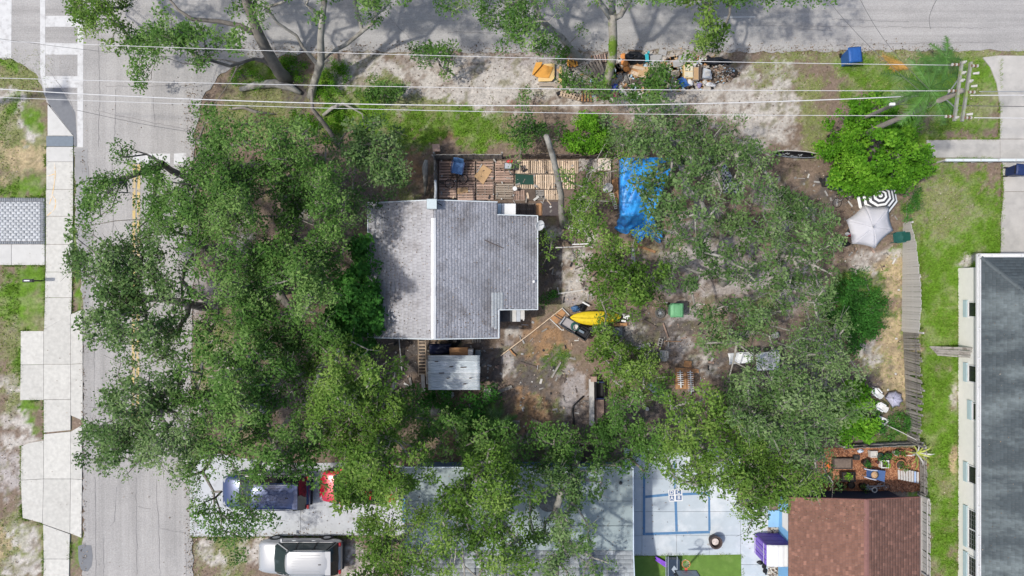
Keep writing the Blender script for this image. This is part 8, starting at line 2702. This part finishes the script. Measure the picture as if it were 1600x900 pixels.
# scrap metal: hand truck frame with wheel
sm = thing('hand_truck', 'grey metal cart with one round wheel at the navy wall', 'cart', tuple(P(1364, 762)))
MB().beam(P(1352, 760, 0.4), P(1382, 759, 0.4), 0.05, 0.05).build('frame_bar', M_GREYM, sm)
MB().beam(P(1352, 763, 0.4), P(1362, 764, 0.4), 0.12, 0.05).build('frame_bar', M_GREYM, sm)
MB().beam(P(1356, 757, 0.4), P(1357, 767, 0.4), 0.05, 0.05).build('frame_bar', M_GREYM, sm)
c = P(1366.5, 765.5, 0.4)
MB().torus(tuple(c), 0.13, 0.035, 20, 8).build('wheel', M_DIRTYW, sm, smooth=True)
MB().lathe([(0.1, -0.02), (0.1, 0.01)], 14, tuple(c)).build('hub', M_DARK, sm)

# ------------------------------------------------------------------ court furniture
ho = thing('basketball_hoop', 'portable basketball hoop with orange rim on the green turf', 'basketball hoop', tuple(P(1058, 862)))
ZR = 2.5
rc_ = P(1072, 881.5, ZR)
MB().torus(tuple(rc_), 0.21, 0.014, 24, 6).build('rim', mat('orange_rim', (0.68, 0.20, 0.06), 0.45), ho, smooth=True)
q = MB()
for k in range(12):
    a0 = k * math.pi / 6
    for sg in (-1, 1):
        q.tube([(rc_.x + 0.21 * math.cos(a0), rc_.y + 0.21 * math.sin(a0), ZR), (rc_.x + 0.15 * math.cos(a0 + sg * 0.26), rc_.y + 0.15 * math.sin(a0 + sg * 0.26), ZR - 0.2), (rc_.x + 0.12 * math.cos(a0 + sg * 0.52), rc_.y + 0.12 * math.sin(a0 + sg * 0.52), ZR - 0.4)], 0.006, 3)
q.build('net', mat('net_cord', (0.72, 0.70, 0.62), 0.8), ho)
yb_ = rc_.y - 0.36
MB().box((rc_.x, rc_.y - 0.28, ZR), (0.14, 0.14, 0.05)).build('bracket', mat('red_bracket', (0.62, 0.10, 0.08), 0.5), ho, bevel=0.01)
bbd = MB().box((rc_.x, yb_ - 0.02, ZR + 0.30), (1.12, 0.04, 0.76)).build('backboard', mat('backboard_pane', (0.34, 0.40, 0.44), 0.25, 0.04), ho)
fr = MB()
for s_ in (-1, 1):
    fr.box((rc_.x + s_ * 0.56, yb_ - 0.02, ZR + 0.30), (0.05, 0.06, 0.82))
    fr.box((rc_.x, yb_ - 0.02, ZR + 0.30 + s_ * 0.39), (1.1, 0.058, 0.05))
fr.build('frame', M_BLACK, bbd)
sq_ = MB()
for s_ in (-1, 1):
    sq_.box((rc_.x + s_ * 0.24, yb_ + 0.004, ZR + 0.2), (0.035, 0.012, 0.36))
    sq_.box((rc_.x, yb_ + 0.0045, ZR + 0.2 + s_ * 0.18), (0.445, 0.012, 0.035))
sq_.build('shooters_square', M_DIRTYW, bbd)
bs_ = Vector((rc_.x - 0.15, yb_ - 1.0, 0))
MB().tube([(bs_.x, bs_.y, 0.1), (bs_.x, bs_.y + 0.15, 1.6), (rc_.x, yb_ - 0.08, ZR + 0.2)], 0.05, 8).build('pole', M_BLACK, ho)
MB().box((bs_.x, bs_.y - 0.1, 0.1), (0.75, 1.0, 0.2), taper=0.85).build('base', M_BLACK, ho, bevel=0.04)
# dark glassy container and purple toy
gb = thing('clear_bin', 'dark clear plastic bin beside the basketball hoop', 'bin', tuple(P(1048, 884)))
MB().prism(rectP(1039.5, 869, 1059, 905), 0.04, 0.5).build('tub', mat('smoky_plastic', (0.035, 0.05, 0.075), 0.15, 0.15, 3), gb, bevel=0.02)
for u in (1040.5, 1044, 1058):
    MB().beam(P(u, 869.5, 0.51), P(u, 905, 0.51), 0.03, 0.02).build('rim', mat('pale_rim', (0.35, 0.40, 0.45), 0.3), gb)
MB().prism(polyP([(1050, 878), (1054.5, 884), (1051, 890), (1046, 884)]), 0.505, 0.52).build('sticker', mat('grey_sticker', (0.34, 0.39, 0.44), 0.4), gb)
pu = thing('purple_slide_toy', 'purple lattice toy lying at the turf edge', 'toy', tuple(P(1034, 876)))
for k in range(9):
    s_ = k / 8
    MB().beam(P(1025 + 17 * s_, 870 + 10 * s_, 0.2), P(1027 + 17 * s_, 875 + 12 * s_, 0.22), 0.05, 0.05).build('rung', mat('violet_plastic', (0.26, 0.09, 0.62), 0.45), pu)
for o_ in (0, 5.5):
    MB().beam(P(1024, 870 + o_ * 0.8, 0.18), P(1044, 881 + o_ * 1.3, 0.2), 0.06, 0.06).build('rail', mat('violet_plastic', (0.26, 0.09, 0.62), 0.45), pu)
# barrel
br = thing('fire_barrel', 'round brown barrel planter with pale content on the court', 'barrel', tuple(P(1116, 844)))
c = P(1114, 842)
MB().lathe([(0.26, 0), (0.30, 0.2), (0.33, 0.5), (0.36, 0.55), (0.36, 0.58), (0.28, 0.58), (0.24, 0.3), (0.0, 0.3)], 24, (c.x, c.y, 0.03)).build('shell', mat('brown_barrel', (0.07, 0.05, 0.045), 0.6, 0.25, 5), br, smooth=False)
MB().lathe([(0.19, 0), (0.19, 0.12), (0.0, 0.16)], 14, (c.x, c.y, 0.33)).build('content', mat('pale_ash', (0.55, 0.48, 0.44), 0.9, 0.3, 9), br)
MB().tube([P(1108, 850, 0.1), P(1105, 851, 0.06), P(1111, 853, 0.05)], 0.02, 5).build('hose_end', M_DIRTYW, br)
# purple storage box with white ribbed top
PX0, PX1, PY0, PY1, PH = P(1178.5, 0).x, P(1216, 0).x, P(0, 863).y, P(0, 832.5).y, 1.9
pbx = thing('purple_storage_box', 'purple storage box with white ribbed top beside the red roof', 'storage box', ((PX0 + PX1) / 2, (PY0 + PY1) / 2, 0))
cx_, cy_ = (PX0 + PX1) / 2, (PY0 + PY1) / 2
MB().box((cx_, cy_, PH / 2), (PX1 - PX0, PY1 - PY0, PH)).build('body', M_PURPLE, pbx)
for k in range(4):
    y = PY0 + (PY1 - PY0) * (k + 0.5) / 4
    MB().box((PX0 - 0.015, y, PH / 2), (0.03, (PY1 - PY0) / 4 - 0.05, PH - 0.25)).build('side_panel', M_PURPLE, pbx)
for z in (0.25, PH * 0.82):
    MB().box((PX0 - 0.036, cy_, z), (0.012, PY1 - PY0, 0.025)).build('white_trim', M_WHITE, pbx)
MB().box((PX0 - 0.036, cy_, PH / 2), (0.012, 0.02, PH - 0.3)).build('white_trim', M_WHITE, pbx)
for k in range(3):
    MB().box((cx_, PY1 + 0.012, 0.4 + k * 0.55), (PX1 - PX0 - 0.1, 0.024, 0.5)).build('back_panel', mat('deep_purple', (0.12, 0.06, 0.33), 0.6, 0.08), pbx)
MB().grid(lambda a, b: (PX0 + (PX1 - PX0) * a, PY0 - 0.03 + (PY1 - PY0 + 0.06) * b, PH + 0.015 + 0.06 * math.sin(math.pi * a) + 0.008 * math.cos(a * math.pi * 10)), 40, 8).build('ribbed_top', M_WHITE, pbx, smooth=True, thick=0.02)
MB().box((PX1 - 0.1, PY1 - 0.15, PH + 0.06), (0.1, 0.08, 0.05)).build('latch', M_DARK, pbx)
thing_blob('black_sandbag', 'small black sack left of the purple box', 'bag', 1187, 878, 0.35, 0.2, 0.2, M_BAGK, 91)
gt = thing('garden_gnome_tool', 'black two wheeled scooter lying on the pale pebbles', 'scooter', tuple(P(1194, 890)))
for v in (885, 892):
    c = P(1194 + (v - 885) * 0.2, v, 0.1)
    MB().torus(tuple(c), 0.09, 0.045, 16, 6).build('wheel', M_RUBBER, gt)
MB().beam(P(1193, 880, 0.15), P(1197, 898, 0.15), 0.08, 0.05).build('deck', M_BLACK, gt)

# ------------------------------------------------------------------ small wreckage scattered over the yard
rg = random.Random(77)
dv_ = MB()
for i in range(900):
    u, v = rg.choice([(rg.uniform(770, 930), rg.uniform(500, 685)), (rg.uniform(930, 1130), rg.uniform(470, 640)), (rg.uniform(845, 930), rg.uniform(350, 470)), (rg.uniform(610, 770), rg.uniform(528, 640)), (rg.uniform(1060, 1300), rg.uniform(260, 480)), (rg.uniform(685, 900), rg.uniform(250, 335)), (rg.uniform(1290, 1400), rg.uniform(290, 420))])
    p = P(u, v, 0.02 + (0.16 if (685 < u < 900 and 250 < v < 315) else 0))
    l = rg.choice([0.05, 0.08, 0.12, 0.2, 0.35]) * rg.uniform(0.6, 1.2)
    dv_.box(tuple(p), (l, min(l, rg.uniform(0.02, 0.12)), rg.uniform(0.01, 0.05)), rg.uniform(0, 3.14), rg.choice([0, 1, 2, 2, 3, 3, 4, 5, 5, 6]))
tag(dv_.build('yard_litter', [M_DIRTYW, M_TAN, M_WOODG, M_DARKW, M_RED, M_GREYC, M_BLACK], origin=tuple(P(900, 560))), 'small broken boards and scraps scattered over the yard', 'litter', None, 'stuff')
GY = 'loose boards lying in the yard'
for i, (a, b, w, m_, lab) in enumerate([
    ((936, 470), (948, 462), 0.16, M_WOODG, 'grey board lying above the kayak middle'),
    ((1005, 500), (1026, 512), 0.12, M_DARKW, 'dark board lying left below the green bin'),
    ((1036, 505), (1044, 528), 0.08, M_RED, 'red brown batten upright above the cinder block'),
    ((990, 545), (1016, 538), 0.2, M_WOODP, 'pale grey board on the ash below the kayak'),
    ((780, 612), (800, 604), 0.18, M_WOODG, 'grey board at the right side of the shed'),
    ((768, 640), (782, 668), 0.14, M_RED, 'red brown board below the shed corner'),
    ((812, 566), (838, 574), 0.1, M_DARKW, 'dark board in the middle of the dirt yard'),
    ((862, 590), (876, 566), 0.1, M_WOODG, 'grey batten beside the grey ash'),
    ((850, 412), (866, 440), 0.16, M_DARKW, 'dark board along the right wall of the house'),
    ((876, 350), (905, 362), 0.2, M_WOODP, 'pale board below the leaning bare trunk'),
    ((868, 372), (900, 376), 0.22, M_DARKW, 'dark board above the branch rail'),
    ((1088, 492), (1104, 500), 0.14, M_WOOD, 'brown board on the sand right of the green bin'),
    ((640, 590), (646, 620), 0.12, M_WOODG, 'grey board left of the ladder foot'),
    ((830, 655), (856, 668), 0.16, M_TAN, 'tan board at the lower end of the dirt yard'),
]):
    board_thing('loose_board', lab, 'board', (a, b), 0.05, 0.07, 0.03, m_, w, GY)
for _o in bpy.data.objects:
    if '_w' in _o:
        del _o['_w']
